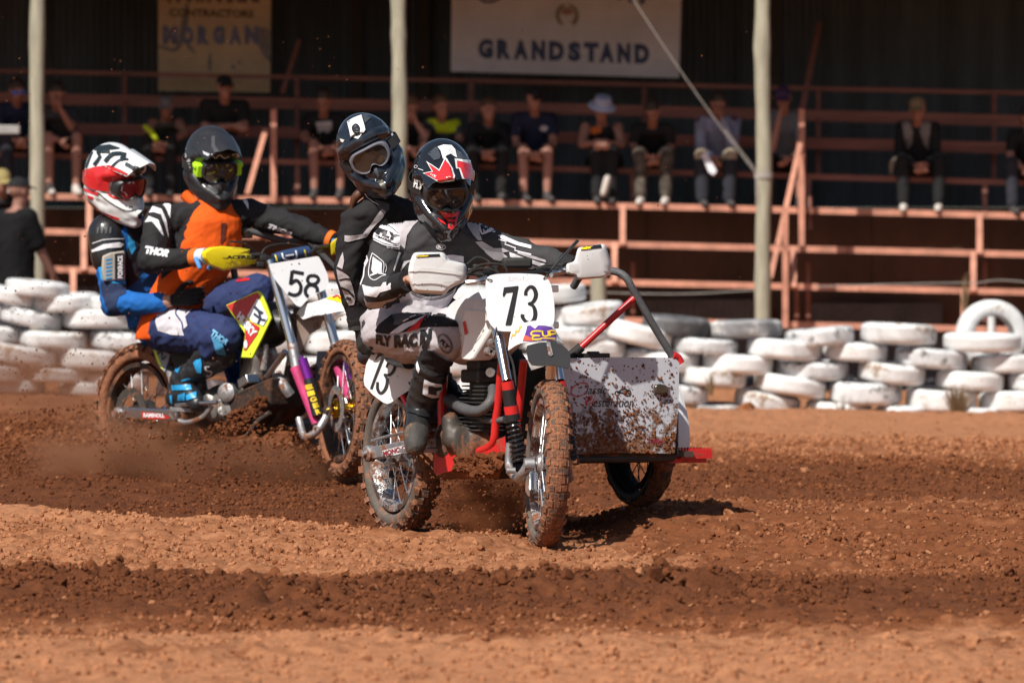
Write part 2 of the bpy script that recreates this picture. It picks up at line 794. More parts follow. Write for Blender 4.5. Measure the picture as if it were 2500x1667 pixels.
# ================================================================== ground
def ground_base(X, Y):
    far = sstep(26, 38, Y) * (0.03 - 0.0205 * np.clip(X, -9, 9))
    ridge = (0.036 + 0.020 * np.clip(X - 0.5, 0, 3) + 0.012 * np.sin(X * 3.1 + 1)) * np.exp(-((Y - 18.9 + 0.2 * np.sin(X * 1.7)) / np.where(Y < 18.9, 0.7, 0.4)) ** 2 / 2)
    yc = 22.35 - 0.42 * np.clip(X, -2.5, 0.4)
    am = np.clip(0.035 - 0.034 * X, 0, 0.11) * (1 - sstep(0.1, 0.7, X))
    mound = am * np.exp(-((Y - yc) / np.where(Y < yc, 0.75, 0.35)) ** 2 / 2)
    rid2 = 0.10 * sstep(0.30, 0.62, X) * np.exp(-((Y - 23.7 - 0.05 * X) / np.where(Y < 23.7, 1.0, 0.7)) ** 2 / 2)
    left58 = 0.065 * np.exp(-((X + 1.4) / 1.6) ** 2 / 2) * np.exp(-((Y - 28.2) / 2.2) ** 2 / 2)
    rut = -0.03 * np.exp(-((Y - 25.6) / 0.8) ** 2 / 2) * (1 - sstep(0.2, 0.9, X))
    berm = 0.06 * np.exp(-((Y - 43.6) / 0.9) ** 2 / 2) * sstep(0, 1.5, X)
    return far + ridge + mound + rid2 + rut + berm + left58


def ground_wet(X, Y):
    """moist turned soil 1, dry soil 0"""
    n = fbm(X, Y, 0.9, 3, 31)
    n2 = fbm(X, Y, 3.5, 3, 37)
    Yn = Y + 0.35 * n + 0.2 * n2
    front = (0.5 * sstep(15.4, 17.3, Yn + 0.7 * n2) + 0.5 * sstep(16.4, 18.2, Yn + 0.3 * n2)) * (1 - sstep(19.0, 19.6, Y + 0.3 * n2 + 0.25 * n))
    yc = 22.45 - 0.42 * np.clip(X, -2.5, 0.4)
    left = sstep(0.0, 0.25, Y + 0.12 * n2 - yc)
    left = left * (1 - 0.45 * sstep(30.5, 35, Yn)) * (1 - 0.5 * sstep(37, 43, Yn))
    mid_r = 0.50 + 0.32 * sstep(24.6, 25.8, Yn) - 0.55 * sstep(30, 35, Yn) - 0.25 * sstep(36, 40, Yn)
    r = sstep(0.3, 0.75, X + 0.18 * n2 + 0.08 * (Y - 21.5))
    back = (left * (1 - r) * 1.0 + np.clip(mid_r, 0.02, 1) * r) * sstep(19.2, 19.6, Y)
    mound = 0.20 * sstep(19.3, 20.0, Y) * (1 - sstep(22.3, 23.0, Y)) * (1 - r)
    return np.clip(front * 0.9 + back + mound + 0.10 * n2, 0, 1)


def ground_z(X, Y):
    X = np.asarray(X, float)
    Y = np.asarray(Y, float)
    z = ground_base(X, Y)
    wet = ground_wet(X, Y)
    amp = 1.0 + 0.35 * np.exp(-((Y - 18.8) / 0.7) ** 2 / 2) + 0.45 * np.exp(-((Y - 21.6) / 1.0) ** 2 / 2)
    near = 1 - sstep(60, 90, Y) * 0.7
    big = fbm(X, Y, 1.7, 3, 3) * 0.026
    cl = fbm(X, Y, 7.0, 3, 5, True)
    cl2 = fbm(X, Y, 19.0, 2, 8)
    lump = np.clip(fbm(X, Y, 8.0, 2, 12) - 0.25, 0, 1) ** 0.8
    lump2 = np.clip(fbm(X, Y, 21.0, 2, 14) - 0.12, 0, 1) ** 0.6
    patch = 0.55 + 0.9 * sstep(-0.3, 0.45, fbm(X, Y, 1.3, 2, 19))
    rough = cl * 0.012 + cl2 * 0.013 + (lump * 0.036 + lump2 * 0.020) * (0.55 + 0.6 * wet) * patch
    out = z + (big + rough * amp * 0.95) * near
    # the wheels press the soil down where they run
    for cx, cy, cz, rx, ry in ((0.20, 21.75, -0.015, 0.16, 0.5), (-0.47, 23.25, -0.01, 0.2, 0.35), (0.57, 23.5, 0.09, 0.2, 0.3)):
        w = np.exp(-((X - cx) / rx) ** 2 / 2 - ((Y - cy) / ry) ** 2 / 2) * 0.9
        out = out * (1 - w) + (cz + rough * 0.5) * w
    return out


def axis_grid(lo, hi, segs):
    """segs: list of (start, end, step)"""
    out = []
    for a, b, st in segs:
        n = max(1, int(round((b - a) / st)))
        out += list(np.linspace(a, b, n, endpoint=False))
    out.append(segs[-1][1])
    return np.array(out)


xs_fine = axis_grid(0, 0, [(-200, -40, 20), (-40, -10, 2.5), (-10, -5, 0.25), (-5, -2.5, 0.05), (-2.5, 2.5, 0.0165),
                           (2.5, 5, 0.05), (5, 10, 0.25), (10, 40, 2.5), (40, 200, 20)])
ys_fine = axis_grid(0, 0, [(-60, 0, 10), (0, 13, 0.5), (13, 14.2, 0.06), (14.2, 25, 0.02), (25, 30, 0.03), (30, 36, 0.05),
                           (36, 47, 0.09), (47, 64, 0.4), (64, 120, 4), (120, 1200, 60)])
GX, GY = np.meshgrid(xs_fine, ys_fine)
GZ = ground_z(GX, GY)
nY, nX = GX.shape
gv = np.stack([GX.ravel(), GY.ravel(), GZ.ravel()], 1)
ii = (np.arange(nY - 1)[:, None] * nX + np.arange(nX - 1)[None, :]).ravel()
gf = np.stack([ii, ii + 1, ii + nX + 1, ii + nX], 1)
gme = bpy.data.meshes.new('ground')
gme.vertices.add(len(gv))
gme.vertices.foreach_set('co', gv.ravel().astype(np.float32))
gme.loops.add(gf.size)
gme.loops.foreach_set('vertex_index', gf.ravel().astype(np.int32))
gme.polygons.add(len(gf))
gme.polygons.foreach_set('loop_start', (np.arange(len(gf)) * 4).astype(np.int32))
gme.update(calc_edges=True)
at = gme.attributes.new('moist', 'FLOAT', 'POINT')
at.data.foreach_set('value', ground_wet(GX, GY).ravel().astype(np.float32))


def soil_mat(name, attr=True, fixed=0.5, inst=False):
    m = bpy.data.materials.new(name)
    m.use_nodes = True
    nt = m.node_tree
    L = nt.links.new
    b = nt.nodes['Principled BSDF']
    b.inputs['Roughness'].default_value = 0.97
    b.inputs['Specular IOR Level'].default_value = 0.15
    tc = _n(nt, 'ShaderNodeTexCoord')
    if attr:
        a = _n(nt, 'ShaderNodeAttribute', attribute_name='moist')
        if inst:
            a.attribute_type = 'INSTANCER'
        f0 = a.outputs['Fac']
    else:
        a = _n(nt, 'ShaderNodeValue')
        a.outputs[0].default_value = fixed
        f0 = a.outputs[0]
    n1 = _n(nt, 'ShaderNodeTexNoise')
    n1.inputs['Scale'].default_value = 11
    n1.inputs['Detail'].default_value = 8
    n1.inputs['Roughness'].default_value = 0.7
    L(tc.outputs['Object'], n1.inputs['Vector'])
    mr = _n(nt, 'ShaderNodeMapRange')
    mr.inputs['From Min'].default_value = 0.3
    mr.inputs['From Max'].default_value = 0.7
    mr.inputs['To Min'].default_value = -0.28
    mr.inputs['To Max'].default_value = 0.28
    L(n1.outputs[0], mr.inputs[0])
    ad = _n(nt, 'ShaderNodeMath', operation='ADD', use_clamp=True)
    L(f0, ad.inputs[0])
    L(mr.outputs[0], ad.inputs[1])
    cr = _n(nt, 'ShaderNodeValToRGB')
    e = cr.color_ramp.elements
    e[0].position = 0.0
    e[0].color = (0.405, 0.180, 0.088, 1)
    e[1].position = 1.0
    e[1].color = (0.108, 0.0355, 0.0145, 1)
    e2 = cr.color_ramp.elements.new(0.45)
    e2.color = (0.195, 0.066, 0.0255, 1)
    L(ad.outputs[0], cr.inputs[0])
    # fine grains
    n2 = _n(nt, 'ShaderNodeTexNoise')
    n2.inputs['Scale'].default_value = 60
    n2.inputs['Detail'].default_value = 6
    n2.inputs['Roughness'].default_value = 0.75
    L(tc.outputs['Object'], n2.inputs['Vector'])
    cr2 = _n(nt, 'ShaderNodeValToRGB')
    cr2.color_ramp.elements[0].position = 0.3
    cr2.color_ramp.elements[0].color = (0.80, 0.78, 0.76, 1)
    cr2.color_ramp.elements[1].position = 0.72
    cr2.color_ramp.elements[1].color = (1.25, 1.27, 1.29, 1)
    L(n2.outputs[0], cr2.inputs[0])
    mx = _n(nt, 'ShaderNodeMix', data_type='RGBA', blend_type='MULTIPLY')
    mx.inputs[0].default_value = 1.0
    L(cr.outputs[0], mx.inputs[6])
    L(cr2.outputs[0], mx.inputs[7])
    L(mx.outputs[2], b.inputs['Base Color'])
    bm = _n(nt, 'ShaderNodeBump')
    bm.inputs['Strength'].default_value = 0.25 if inst else 0.6
    bm.inputs['Distance'].default_value = 0.004 if inst else 0.014
    L(n2.outputs[0], bm.inputs['Height'])
    L(bm.outputs[0], b.inputs['Normal'])
    MATS[name] = m
    return m


M_soil = soil_mat('red soil')
gob = finish('ground', gme, M_soil, None, 180)
struct(gob)


# loose clods lying on the soil
def clod_shapes(n=8):
    out = []
    for k in range(n):
        bm = bmesh.new()
        bmesh.ops.create_icosphere(bm, subdivisions=2 if k < 3 else 1, radius=1.0)
        r = random.Random(k)
        sq = (1, 0.65 + 0.4 * r.random(), 0.45 + 0.3 * r.random())
        vs = []
        for v in bm.verts:
            q = 0.68 + 0.55 * r.random()
            vs.append((v.co.x * q * sq[0], v.co.y * q * sq[1], v.co.z * q * sq[2]))
        fs = [tuple(i.index for i in f.verts) for f in bm.faces]
        bm.free()
        out.append((np.array(vs), np.array(fs)))
    return out


CLODS = clod_shapes()


def scatter(name, pts, sizes, m, moist=None, label=None, parent=None):
    vv, ff, ww = [], [], []
    o = 0
    for k, (p, s) in enumerate(zip(pts, sizes)):
        big = s > 0.02
        vs, fs = CLODS[rng.integers(0, 3) if big else rng.integers(3, 8)]
        e = rng.random(3) * 6.28
        Rm = np.array(Matrix.Rotation(e[0], 3, 'Z') @ Matrix.Rotation(e[1] * 0.25, 3, 'X') @ Matrix.Rotation(e[2] * 0.25, 3, 'Y'))
        vv.append(vs @ Rm.T * s + np.array(p))
        ff.append(fs + o)
        o += len(vs)
        if moist is not None:
            ww.append(np.full(len(vs), moist[k]))
    vv = np.concatenate(vv)
    ff = np.concatenate(ff)
    me = bpy.data.meshes.new(name)
    me.from_pydata(vv.tolist(), [], ff.tolist())
    if moist is not None:
        a = me.attributes.new('moist', 'FLOAT', 'POINT')
        a.data.foreach_set('value', np.concatenate(ww).astype(np.float32))
    ob = finish(name, me, m, parent, 30)
    ob['kind'] = 'stuff'
    if label:
        tag(ob, label, 'soil')
    return ob


def soil_clods():
    N = 60000
    yy = 14.4 + (rng.random(N) ** 1.25) * 30
    xx = (rng.random(N) * 2 - 1) * 0.103 * yy
    ww = ground_wet(xx, yy)
    keep = np.nonzero(rng.random(N) < 0.7 + 0.3 * ww)[0][:7000]
    xx, yy, ww = xx[keep], yy[keep], ww[keep]
    n = len(keep)
    S = 0.006 + 0.011 * rng.random(n) ** 2.0 + np.where(rng.random(n) < 0.02 + 0.05 * ((yy > 17.6) & (yy < 19.6)), 0.026 * rng.random(n), 0)
    S = list(S * (0.8 + 0.25 * (yy > 30)))
    P = list(zip(xx, yy))
    Mo = list(np.where(rng.random(n) > 0.12, np.clip(ww + rng.normal(size=n) * 0.22 - 0.05, 0, 1), 0.0))
    for i in range(420):
        x = (rng.random() * 2 - 1) * 2.1
        P.append((x, 18.75 - 0.2 * math.sin(x * 1.7) + rng.normal() * 0.35))
        S.append(0.007 + 0.024 * rng.random() ** 2.4)
        Mo.append(np.clip(0.8 + 0.25 * rng.normal(), 0.2, 1))
    P = np.array(P)
    z = ground_z(P[:, 0], P[:, 1])
    S = np.array(S)
    pts = np.column_stack([P, z + S * 0.25])
    return scatter('soil_clods', pts, S, M_soil, Mo, 'loose crumbs and clods of red soil on the track')


soil_clods()


def crumb_layer(seed, n):
    """fine crumbs: one stuff object whose points carry instanced crumb geometry"""
    r = np.random.default_rng(seed)
    y = 14.3 + 24 * r.random(n) ** 1.15
    x = (r.random(n) * 2 - 1) * 0.1 * y
    w = ground_wet(x, y)
    pt = sstep(-0.35, 0.35, fbm(x, y, 2.3, 3, 77))
    k = r.random(n) < (0.12 + 0.88 * pt) * (0.30 + 0.70 * w) * (0.35 + 0.65 * sstep(16.0, 18.0, y))
    x, y, w = x[k], y[k], w[k]
    n = len(x)
    s = (0.0045 + 0.0105 * r.random(n) ** 2.4) * (0.85 + 0.5 * sstep(26, 38, y))
    z = ground_z(x, y) + s * 0.3
    me = bpy.data.meshes.new('soil_crumbs')
    me.from_pydata(np.stack([x, y, z], 1).tolist(), [], [])
    a = me.attributes.new('size', 'FLOAT', 'POINT')
    a.data.foreach_set('value', s.astype(np.float32))
    a = me.attributes.new('moist', 'FLOAT', 'POINT')
    a.data.foreach_set('value', np.clip(w - 0.06 + r.normal(size=n) * 0.2, 0, 1).astype(np.float32))
    o = bpy.data.objects.new('soil_crumbs', me)
    COL.objects.link(o)
    g = bpy.data.node_groups.new('crumbs', 'GeometryNodeTree')
    g.interface.new_socket('Geometry', in_out='INPUT', socket_type='NodeSocketGeometry')
    g.interface.new_socket('Geometry', in_out='OUTPUT', socket_type='NodeSocketGeometry')
    N = g.nodes.new
    gi, go = N('NodeGroupInput'), N('NodeGroupOutput')
    ico = N('GeometryNodeMeshIcoSphere')
    ico.inputs['Radius'].default_value = 1.0
    ico.inputs['Subdivisions'].default_value = 2
    sp = N('GeometryNodeSetPosition')
    no = N('ShaderNodeTexNoise')
    no.noise_dimensions = '4D'
    no.inputs['W'].default_value = seed * 3.7
    no.inputs['Scale'].default_value = 1.1
    ms = N('ShaderNodeVectorMath')
    ms.operation = 'SUBTRACT'
    ms.inputs[1].default_value = (0.5, 0.5, 0.5)
    mm = N('ShaderNodeVectorMath')
    mm.operation = 'MULTIPLY'
    mm.inputs[1].default_value = (2.0, 2.0, 1.6)
    sm = N('GeometryNodeSetMaterial')
    sm.inputs['Material'].default_value = M_crumb
    ip = N('GeometryNodeInstanceOnPoints')
    rv = N('FunctionNodeRandomValue')
    rv.data_type = 'FLOAT_VECTOR'
    rv.inputs[1].default_value = (6.28, 6.28, 6.28)
    er = N('FunctionNodeEulerToRotation')
    na = N('GeometryNodeInputNamedAttribute')
    na.data_type = 'FLOAT'
    na.inputs['Name'].default_value = 'size'
    L = g.links.new
    L(ico.outputs['Mesh'], sp.inputs['Geometry'])
    L(no.outputs['Color'], ms.inputs[0])
    L(ms.outputs[0], mm.inputs[0])
    L(mm.outputs[0], sp.inputs['Offset'])
    L(sp.outputs[0], sm.inputs[0])
    L(gi.outputs[0], ip.inputs['Points'])
    L(sm.outputs[0], ip.inputs['Instance'])
    L(rv.outputs[0], er.inputs[0])
    L(er.outputs[0], ip.inputs['Rotation'])
    L(na.outputs[0], ip.inputs['Scale'])
    L(ip.outputs[0], go.inputs[0])
    md = o.modifiers.new('crumbs', 'NODES')
    md.node_group = g
    me.materials.append(M_crumb)
    tag(o, 'fine crumbs of red soil strewn over the track', 'soil', None, 'stuff')


M_crumb = soil_mat('red soil crumb', True, inst=True)
for sd_ in (1, 2, 3):
    crumb_layer(sd_, 60000)
GTREE = None


def gz(x, y):
    return float(ground_z(np.array([x]), np.array([y]))[0])


# ================================================================== grandstand
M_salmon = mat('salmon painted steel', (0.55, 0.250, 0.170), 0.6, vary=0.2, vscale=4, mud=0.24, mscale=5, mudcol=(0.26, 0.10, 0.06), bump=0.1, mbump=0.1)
M_salmon_shade = mat('shaded salmon painted plank', (0.31, 0.13, 0.10), 0.75, vary=0.2, vscale=4, bump=0.2, stretch=(0.3, 3, 3))  # darker copy of the salmon paint, roof shade put into its colour
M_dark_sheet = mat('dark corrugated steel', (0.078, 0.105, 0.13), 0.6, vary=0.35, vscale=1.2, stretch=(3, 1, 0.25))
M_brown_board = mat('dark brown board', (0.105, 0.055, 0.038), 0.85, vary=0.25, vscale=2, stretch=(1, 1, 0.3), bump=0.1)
M_grey_sheet = mat('grey corrugated steel', (0.10, 0.10, 0.115), 0.6, vary=0.25, vscale=2)
M_roof = mat('roof steel', (0.12, 0.11, 0.11), 0.6)
M_pole = mat('weathered timber pole', (0.345, 0.325, 0.245), 0.9, vary=0.2, vscale=5, stretch=(5, 5, 0.5), bump=0.35, bscale=25)

stand = thing('grandstand', 'dark roofed grandstand with salmon painted rails and stepped benches', 'grandstand', (0, 56, 0))


def rail(name, ys, d, hpx, depth, m, x0=-900, x1=3400, n=18, jit=0.6):
    mb = MB()
    s = F_PX / d
    up, dn = [], []
    rings = []
    for i in range(n + 1):
        x = x0 + (x1 - x0) * i / n
        y = np.interp(x, [-900, 0, 1250, 2500, 3400], [ys[0] - 0.72 * (ys[1] - ys[0]), ys[0], ys[1], ys[2], ys[2] + 0.72 * (ys[2] - ys[1])])
        c = W(x, y + (rng.random() - 0.5) * jit, d)
        h = hpx / 2 / s
        rings.append([c + V((0, -depth / 2, -h)), c + V((0, depth / 2, -h)), c + V((0, depth / 2, h)), c + V((0, -depth / 2, h))])
    mb.loft(rings)
    return mb.build(name, m, stand, 30)


def upright(name, x0, y0, x1, y1, d0, d1, wpx, m):
    w = wpx / F_PX * d0
    mb = MB()
    mb.bar(W(x0, y0, d0), W(x1, y1, d1), w, w * 0.8, (0, 1, 0))
    return mb.build(name, m, stand, 30)


YA, YB, YC, YD = (478, 496, 527), (563, 590, 621), (654, 683, 713), (748, 775, 806)
DA, DB, DC, DD = 55.85, 55.5, 55.15, 54.8
for ys, d in ((YA, DA), (YB, DB), (YC, DC), (YD, DD)):
    rail('step_rail', ys, d, 15, 0.06, M_salmon)
YE, YF, YG, YH = (378, 410, 447), (312, 333, 362), (240, 263, 296), (174, 200, 228)
rail('seat_rail', YE, 56.3, 13, 0.08, M_salmon_shade)
rail('seat_plank', (374, 406, 443), 56.5, 5, 0.34, M_salmon_shade)
rail('backrest_plank', YF, 56.95, 27, 0.04, M_salmon_shade)
rail('backrest_plank', YG, 57.5, 27, 0.04, M_salmon_shade)
rail('handrail', YH, 57.8, 10, 0.05, M_salmon_shade)
# treads behind each step rail, deepened to keep sun off the riser boards
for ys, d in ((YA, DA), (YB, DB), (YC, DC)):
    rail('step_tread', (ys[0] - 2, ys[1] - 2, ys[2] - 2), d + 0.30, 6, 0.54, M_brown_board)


def yat(ys, x):
    return float(np.interp(x, [0, 1250, 2500], ys))


for x in (304, 725, 1150, 1573, 1998, 2427):
    upright('handrail_post', x, yat(YH, x), x, yat(YE, x) + 4, 57.74, 57.0, 11, M_salmon_shade)
for x in (300, 726, 1120, 1544, 1973, 2404):
    upright('seat_leg', x, yat(YE, x), x, yat(YA, x), 56.3, 56.2, 12, M_salmon_shade)
for (x, ya, yb, da, db) in ((218, YA, YB, DA, DB), (640, YA, YB, DA, DB), (1090, YA, YB, DA, DB), (1520, YA, YB, DA, DB), (2391, YA, YB, DA, DB),
                            (205, YB, YC, DB, DC), (1500, YB, YC, DB, DC), (1937, YB, YC, DB, DC), (2376, YB, YC, DB, DC),
                            (179, YC, YD, DC, DD), (1470, YC, YD, DC, DD), (2353, YC, YD, DC, DD), (1917, YC, YD, DC, DD)):
    upright('step_support', x, yat(ya, x), x, yat(yb, x) + 4, da - 0.07, db - 0.07, 14, M_salmon)
for (x, y0, y1) in ((1545, 640, 780), (1973, 640, 790), (1978, 480, 560), (2405, 640, 790), (1945, 690, 800)):
    upright('under_support', x, y0, x, y1, 56.0, 56.0, 10, M_salmon_shade)
# raking stays and tall stanchions
for (xa, ya, xb, yb) in ((648, 319, 603, 476), (1953, 351, 1880, 680)):
    upright('raking_stay', xa, ya, xb, yb, 55.6, 54.7, 12, M_salmon)
for x, y1 in ((668, 482), (1957, 602)):
    upright('stanchion', x, 268, x, y1, 55.75, 55.72, 14, M_salmon)
upright('stanchion', 1917, 505, 1917, 800, 54.72, 54.72, 14, M_salmon)
upright('roof_stay', 2000, 60, 1958, 270, 57.6, 55.9, 13, M_salmon_shade)
upright('roof_stay', 730, 100, 690, 225, 57.6, 57.0, 10, M_salmon_shade)

# walls of corrugated sheets
def corr_sheet(name, x0, x1, z0, z1, y, m, wl=0.076, amp=0.010):
    mb = MB()
    n = int((x1 - x0) / wl * 6)
    a, b = [], []
    for i in range(n + 1):
        x = x0 + (x1 - x0) * i / n
        yy = y + amp * math.sin(2 * math.pi * x / wl)
        a.append(V((x, yy, z0)))
        b.append(V((x, yy, z1)))
    mb.sheet([a, b], 0.002)
    return mb.build(name, m, stand, 60)


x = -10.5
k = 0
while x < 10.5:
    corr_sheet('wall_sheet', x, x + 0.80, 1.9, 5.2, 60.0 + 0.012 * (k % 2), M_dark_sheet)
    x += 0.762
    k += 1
# vertical wall studs that show faintly
for px in (1035, 872, 1890):
    mb = MB()
    p = W(px, 0, 59.9)
    mb.box((p.x, 59.9, 3.4), (0.06, 0, 0), (0, 0.03, 0), (0, 0, 1.6))
    mb.build('wall_stud', mat('grey wall stud', (0.075, 0.07, 0.07), 0.8), stand, 30)
x = -10.34
while x < 10.4:
    mb = MB()
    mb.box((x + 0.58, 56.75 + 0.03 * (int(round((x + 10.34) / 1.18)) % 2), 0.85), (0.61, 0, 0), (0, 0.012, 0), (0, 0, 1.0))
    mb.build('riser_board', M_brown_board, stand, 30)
    x += 1.18
for a, b in ((1575, 1895), (1995, 2322), (150, 330)):
    pa, pb = W(a, 760, 55.4), W(b, 760, 55.4)
    corr_sheet('skirt_sheet', pa.x, pb.x, -0.15, 0.92 - 0.022 * pa.x, 56.5, M_grey_sheet)
# roof
mb = MB()
n = 120
rows = []
for (yy, zz) in ((54.30, 4.50), (61.0, 5.3)):
    rows.append([V((-14 + 28 * i / n, yy, zz + 0.012 * math.sin(i * 1.57))) for i in range(n + 1)])
mb.sheet(rows, 0.004)
mb.build('roof', M_roof, stand, 60)
mb = MB()
mb.box((0, 54.22, 4.42), (14, 0, 0), (0, 0.05, 0), (0, 0, 0.09))
mb.build('roof_beam', M_pole, stand, 30)
for sx in (-1, 1):
    mb = MB()
    mb.box((sx * 13.5, 57.8, 2.6), (0.05, 0, 0), (0, 3.0, 0), (0, 0, 2.6))
    mb.build('end_wall', M_dark_sheet, stand, 30)


# timber poles
def pole(xc, wpx, ybot, bend, d=54.0):
    mb = MB()
    s = F_PX / d
    rings = []
    top = 4.45
    zb = min(gz(W(xc, ybot, d).x, d) - 0.05, W(xc, ybot, d).z)
    for i in range(40):
        t = i / 39
        z = top + (zb - top) * t
        y = HZ - (z - CAM.z) * s
        xx = xc + np.interp(y, [0, 120, 260, 400, 600, 800], bend)
        rr = wpx / 2 / s * (1 + 0.05 * math.sin(z * 5 + xc) + 0.035 * math.sin(z * 13 + xc * 2) + 0.10 * math.exp(-((y - (35 + xc * 0.05)) / 18) ** 2)) * (0.95 + 0.08 * t)
        c = W(xx, HZ, d)
        rings.append([V((c.x + rr * math.cos(q) * (1 + 0.04 * math.sin(3 * q + z)), d + rr * math.sin(q), z)) for q in [2 * math.pi * j / 18 for j in range(18)]])
    mb.loft(rings)
    return mb.build('timber_post', M_pole, stand, 60)


pole(91, 37, 900, (2, 0, -1, 1, 0, 0))
pole(974, 37, 900, (-1, 0, 2, 1, 2, 2))
pole(1863, 38, 900, (-1, -3, -1, 2, -2, -1))
stump = MB()
c = W(1461, 700, 51.5)
stump.tube([V((c.x, 51.5, -0.1)), V((c.x + 0.01, 51.5, 0.55)), V((c.x - 0.005, 51.5, 1.08 - (655 - HZ) / (F_PX / 51.5)))], [0.085, 0.08, 0.075], 14)
o = stump.build('fence_post', M_pole, None, 60)
tag(o, 'short weathered timber fence post behind the tyre wall', 'post')

# guy cable
mb = MB()
pa, pb = W(1520, -40, 54.25), W(1848, 428, 53.95)
pts = [pa.lerp(pb, t) + V((0, 0, -0.05 * math.sin(math.pi * t))) for t in (0, 0.25, 0.5, 0.75, 1)]
mb.tube(pts, 0.0045, 6)
mb.tube([p + V((0.018, 0, 0.01)) for p in pts[3:]], 0.0045, 6)
mb.lathe(pb + V((0.07, 0.05, 0)), (0, 0, 1), [(-0.03, 0.095), (0.03, 0.095)], 16)
mb.tube([pb, pb + V((0.0, -0.01, -0.18)), pb + V((0.02, 0, -0.3))], 0.012, 6)
o = mb.build('guy_cable', mat('pale rope cable', (0.33, 0.30, 0.27), 0.8), None)
tag(o, 'pale guy cable running down to a timber post of the grandstand', 'cable')
# slack fence wires behind the tyres
for (x0, y0, xm, ym, x1, y1) in ((1400, 712, 1650, 718, 1850, 708), (1990, 700, 2180, 694, 2380, 690), (2380, 692, 2440, 684, 2520, 690)):
    mb = MB()
    mb.tube([W(x0, y0, 52.5), W(xm, ym, 52.5), W(x1, y1, 52.5)], 0.006, 5)
    o = mb.build('fence_wire', mat('thin grey wire', (0.3, 0.28, 0.26), 0.6), None)
    tag(o, 'slack thin fence wire strung behind the tyre wall', 'wire', 'fence wires behind the tyre wall')

# ---------------------------------------------------------------- signs on the stand
def flat_txt(mb, body, quad, d, bold=0.0, spacing=1.0, shear=0.0):
    vs, fs = txt(body, quad, bold, spacing, shear)
    mb.add([W(x, y, d) for x, y in vs], fs)


def flat_shape(mb, sh, d):
    mb.add([W(x, y, d) for x, y in sh[0]], sh[1])


M_signw = mat('aged white sign paint', (0.76, 0.80, 0.92), 0.6, vary=0.08, vscale=2, mud=0.06, mscale=4)
M_signy = mat('aged cream sign paint', (0.60, 0.49, 0.34), 0.7, vary=0.14, vscale=2.5, mud=0.10, mscale=3, mudcol=(0.3, 0.29, 0.28))
M_navy = mat('navy sign lettering', (0.05, 0.085, 0.20), 0.6, vary=0.2)
M_fblue = mat('faded blue sign lettering', (0.17, 0.20, 0.36), 0.7, vary=0.3, vscale=6)
M_fbrown = mat('faded brown sign lettering', (0.12, 0.085, 0.05), 0.7, vary=0.3, vscale=6)
M_fmaroon = mat('faded maroon sign lettering', (0.13, 0.08, 0.09), 0.7, vary=0.3, vscale=6)
DS = 58.3
sg = thing('grandstand_sign', 'large white hanging board reading GRANDSTAND in navy capitals', 'sign', W(1385, 185, DS))
mb = MB()
mb.plate([W(1104, -190, DS), W(1101, 175, DS), W(1658, 191, DS), W(1668, -180, DS)], (0, 0.03, 0))
mb.build('board', M_signw, sg, 30)
mb = MB()
letters = 'GRANDSTAND'
zx = zoomer(1090, 0, 600 / 2352)
xs0 = [300, 478, 640, 812, 975, 1160, 1310, 1462, 1632, 1795]
xs1 = [450, 620, 785, 950, 1130, 1290, 1460, 1608, 1765, 1945]
for i, ch in enumerate(letters):
    yt = 372 + (xs0[i] - 300) * 0.033
    yb = 562 + (xs0[i] - 300) * 0.033
    flat_txt(mb, ch, [zx(xs0[i] + 3, yb), zx(xs1[i] - 3, yb + 3), zx(xs1[i] - 3, yt + 3), zx(xs0[i] + 3, yt)], DS - 0.004, bold=0.075)
    # heavy stems as on the painted letters
    if ch in 'RDN':
        flat_shape(mb, poly([zx(xs0[i] + 4, yt), zx(xs0[i] + 40, yt), zx(xs0[i] + 40, yb), zx(xs0[i] + 4, yb)]), DS - 0.006)
mb.build('lettering', M_navy, sg, 0, fix=False)
mb = MB()
for pts, w in (([zx(330, -120), zx(300, -60), zx(330, 0), zx(400, 22), zx(470, 5), zx(520, -30)], 7),
               ([zx(560, -20), zx(620, -60), zx(660, -20)], 6), ([zx(1640, -30), zx(1650, -5), zx(1672, -20)], 6),
               ([zx(1735, -60), zx(1750, 5), zx(1775, 20), zx(1800, -10)], 7), ([zx(1850, -90), zx(1880, -20), zx(1865, 40)], 11)):
    mb = MB()
    flat_shape(mb, stroke(pts, w), DS - 0.004)
    mb.build('script_lettering', M_navy, sg, 0, fix=False)
mb = MB()
for sx in (-1, 1):
    mb = MB()
    for i in range(11):
        a = math.radians(-50 + 118 * i / 10)
        cxy = zx(1155 + sx * 92 * math.cos(a), 150 - 92 * math.sin(a) * 1.08)
        for q in (-1, 1):
            flat_shape(mb, oval(cxy[0] + q * 2.2, cxy[1] + q * 1.2, 5.0, 2.0, a * sx * -1 + q * 0.8, 8), DS - 0.004 - 0.0005 * q)
    mb.build('wreath_emblem', mat('olive emblem paint', (0.26, 0.25, 0.14), 0.7), sg, 0, fix=False)
mb = MB()
flat_shape(mb, poly([zx(1090, 130), zx(1110, 95), zx(1160, 70), zx(1205, 95), zx(1215, 135), zx(1150, 150)]), DS - 0.004)
mb.build('crown_emblem', mat('faded red emblem paint', (0.42, 0.26, 0.25), 0.7), sg, 0, fix=False)

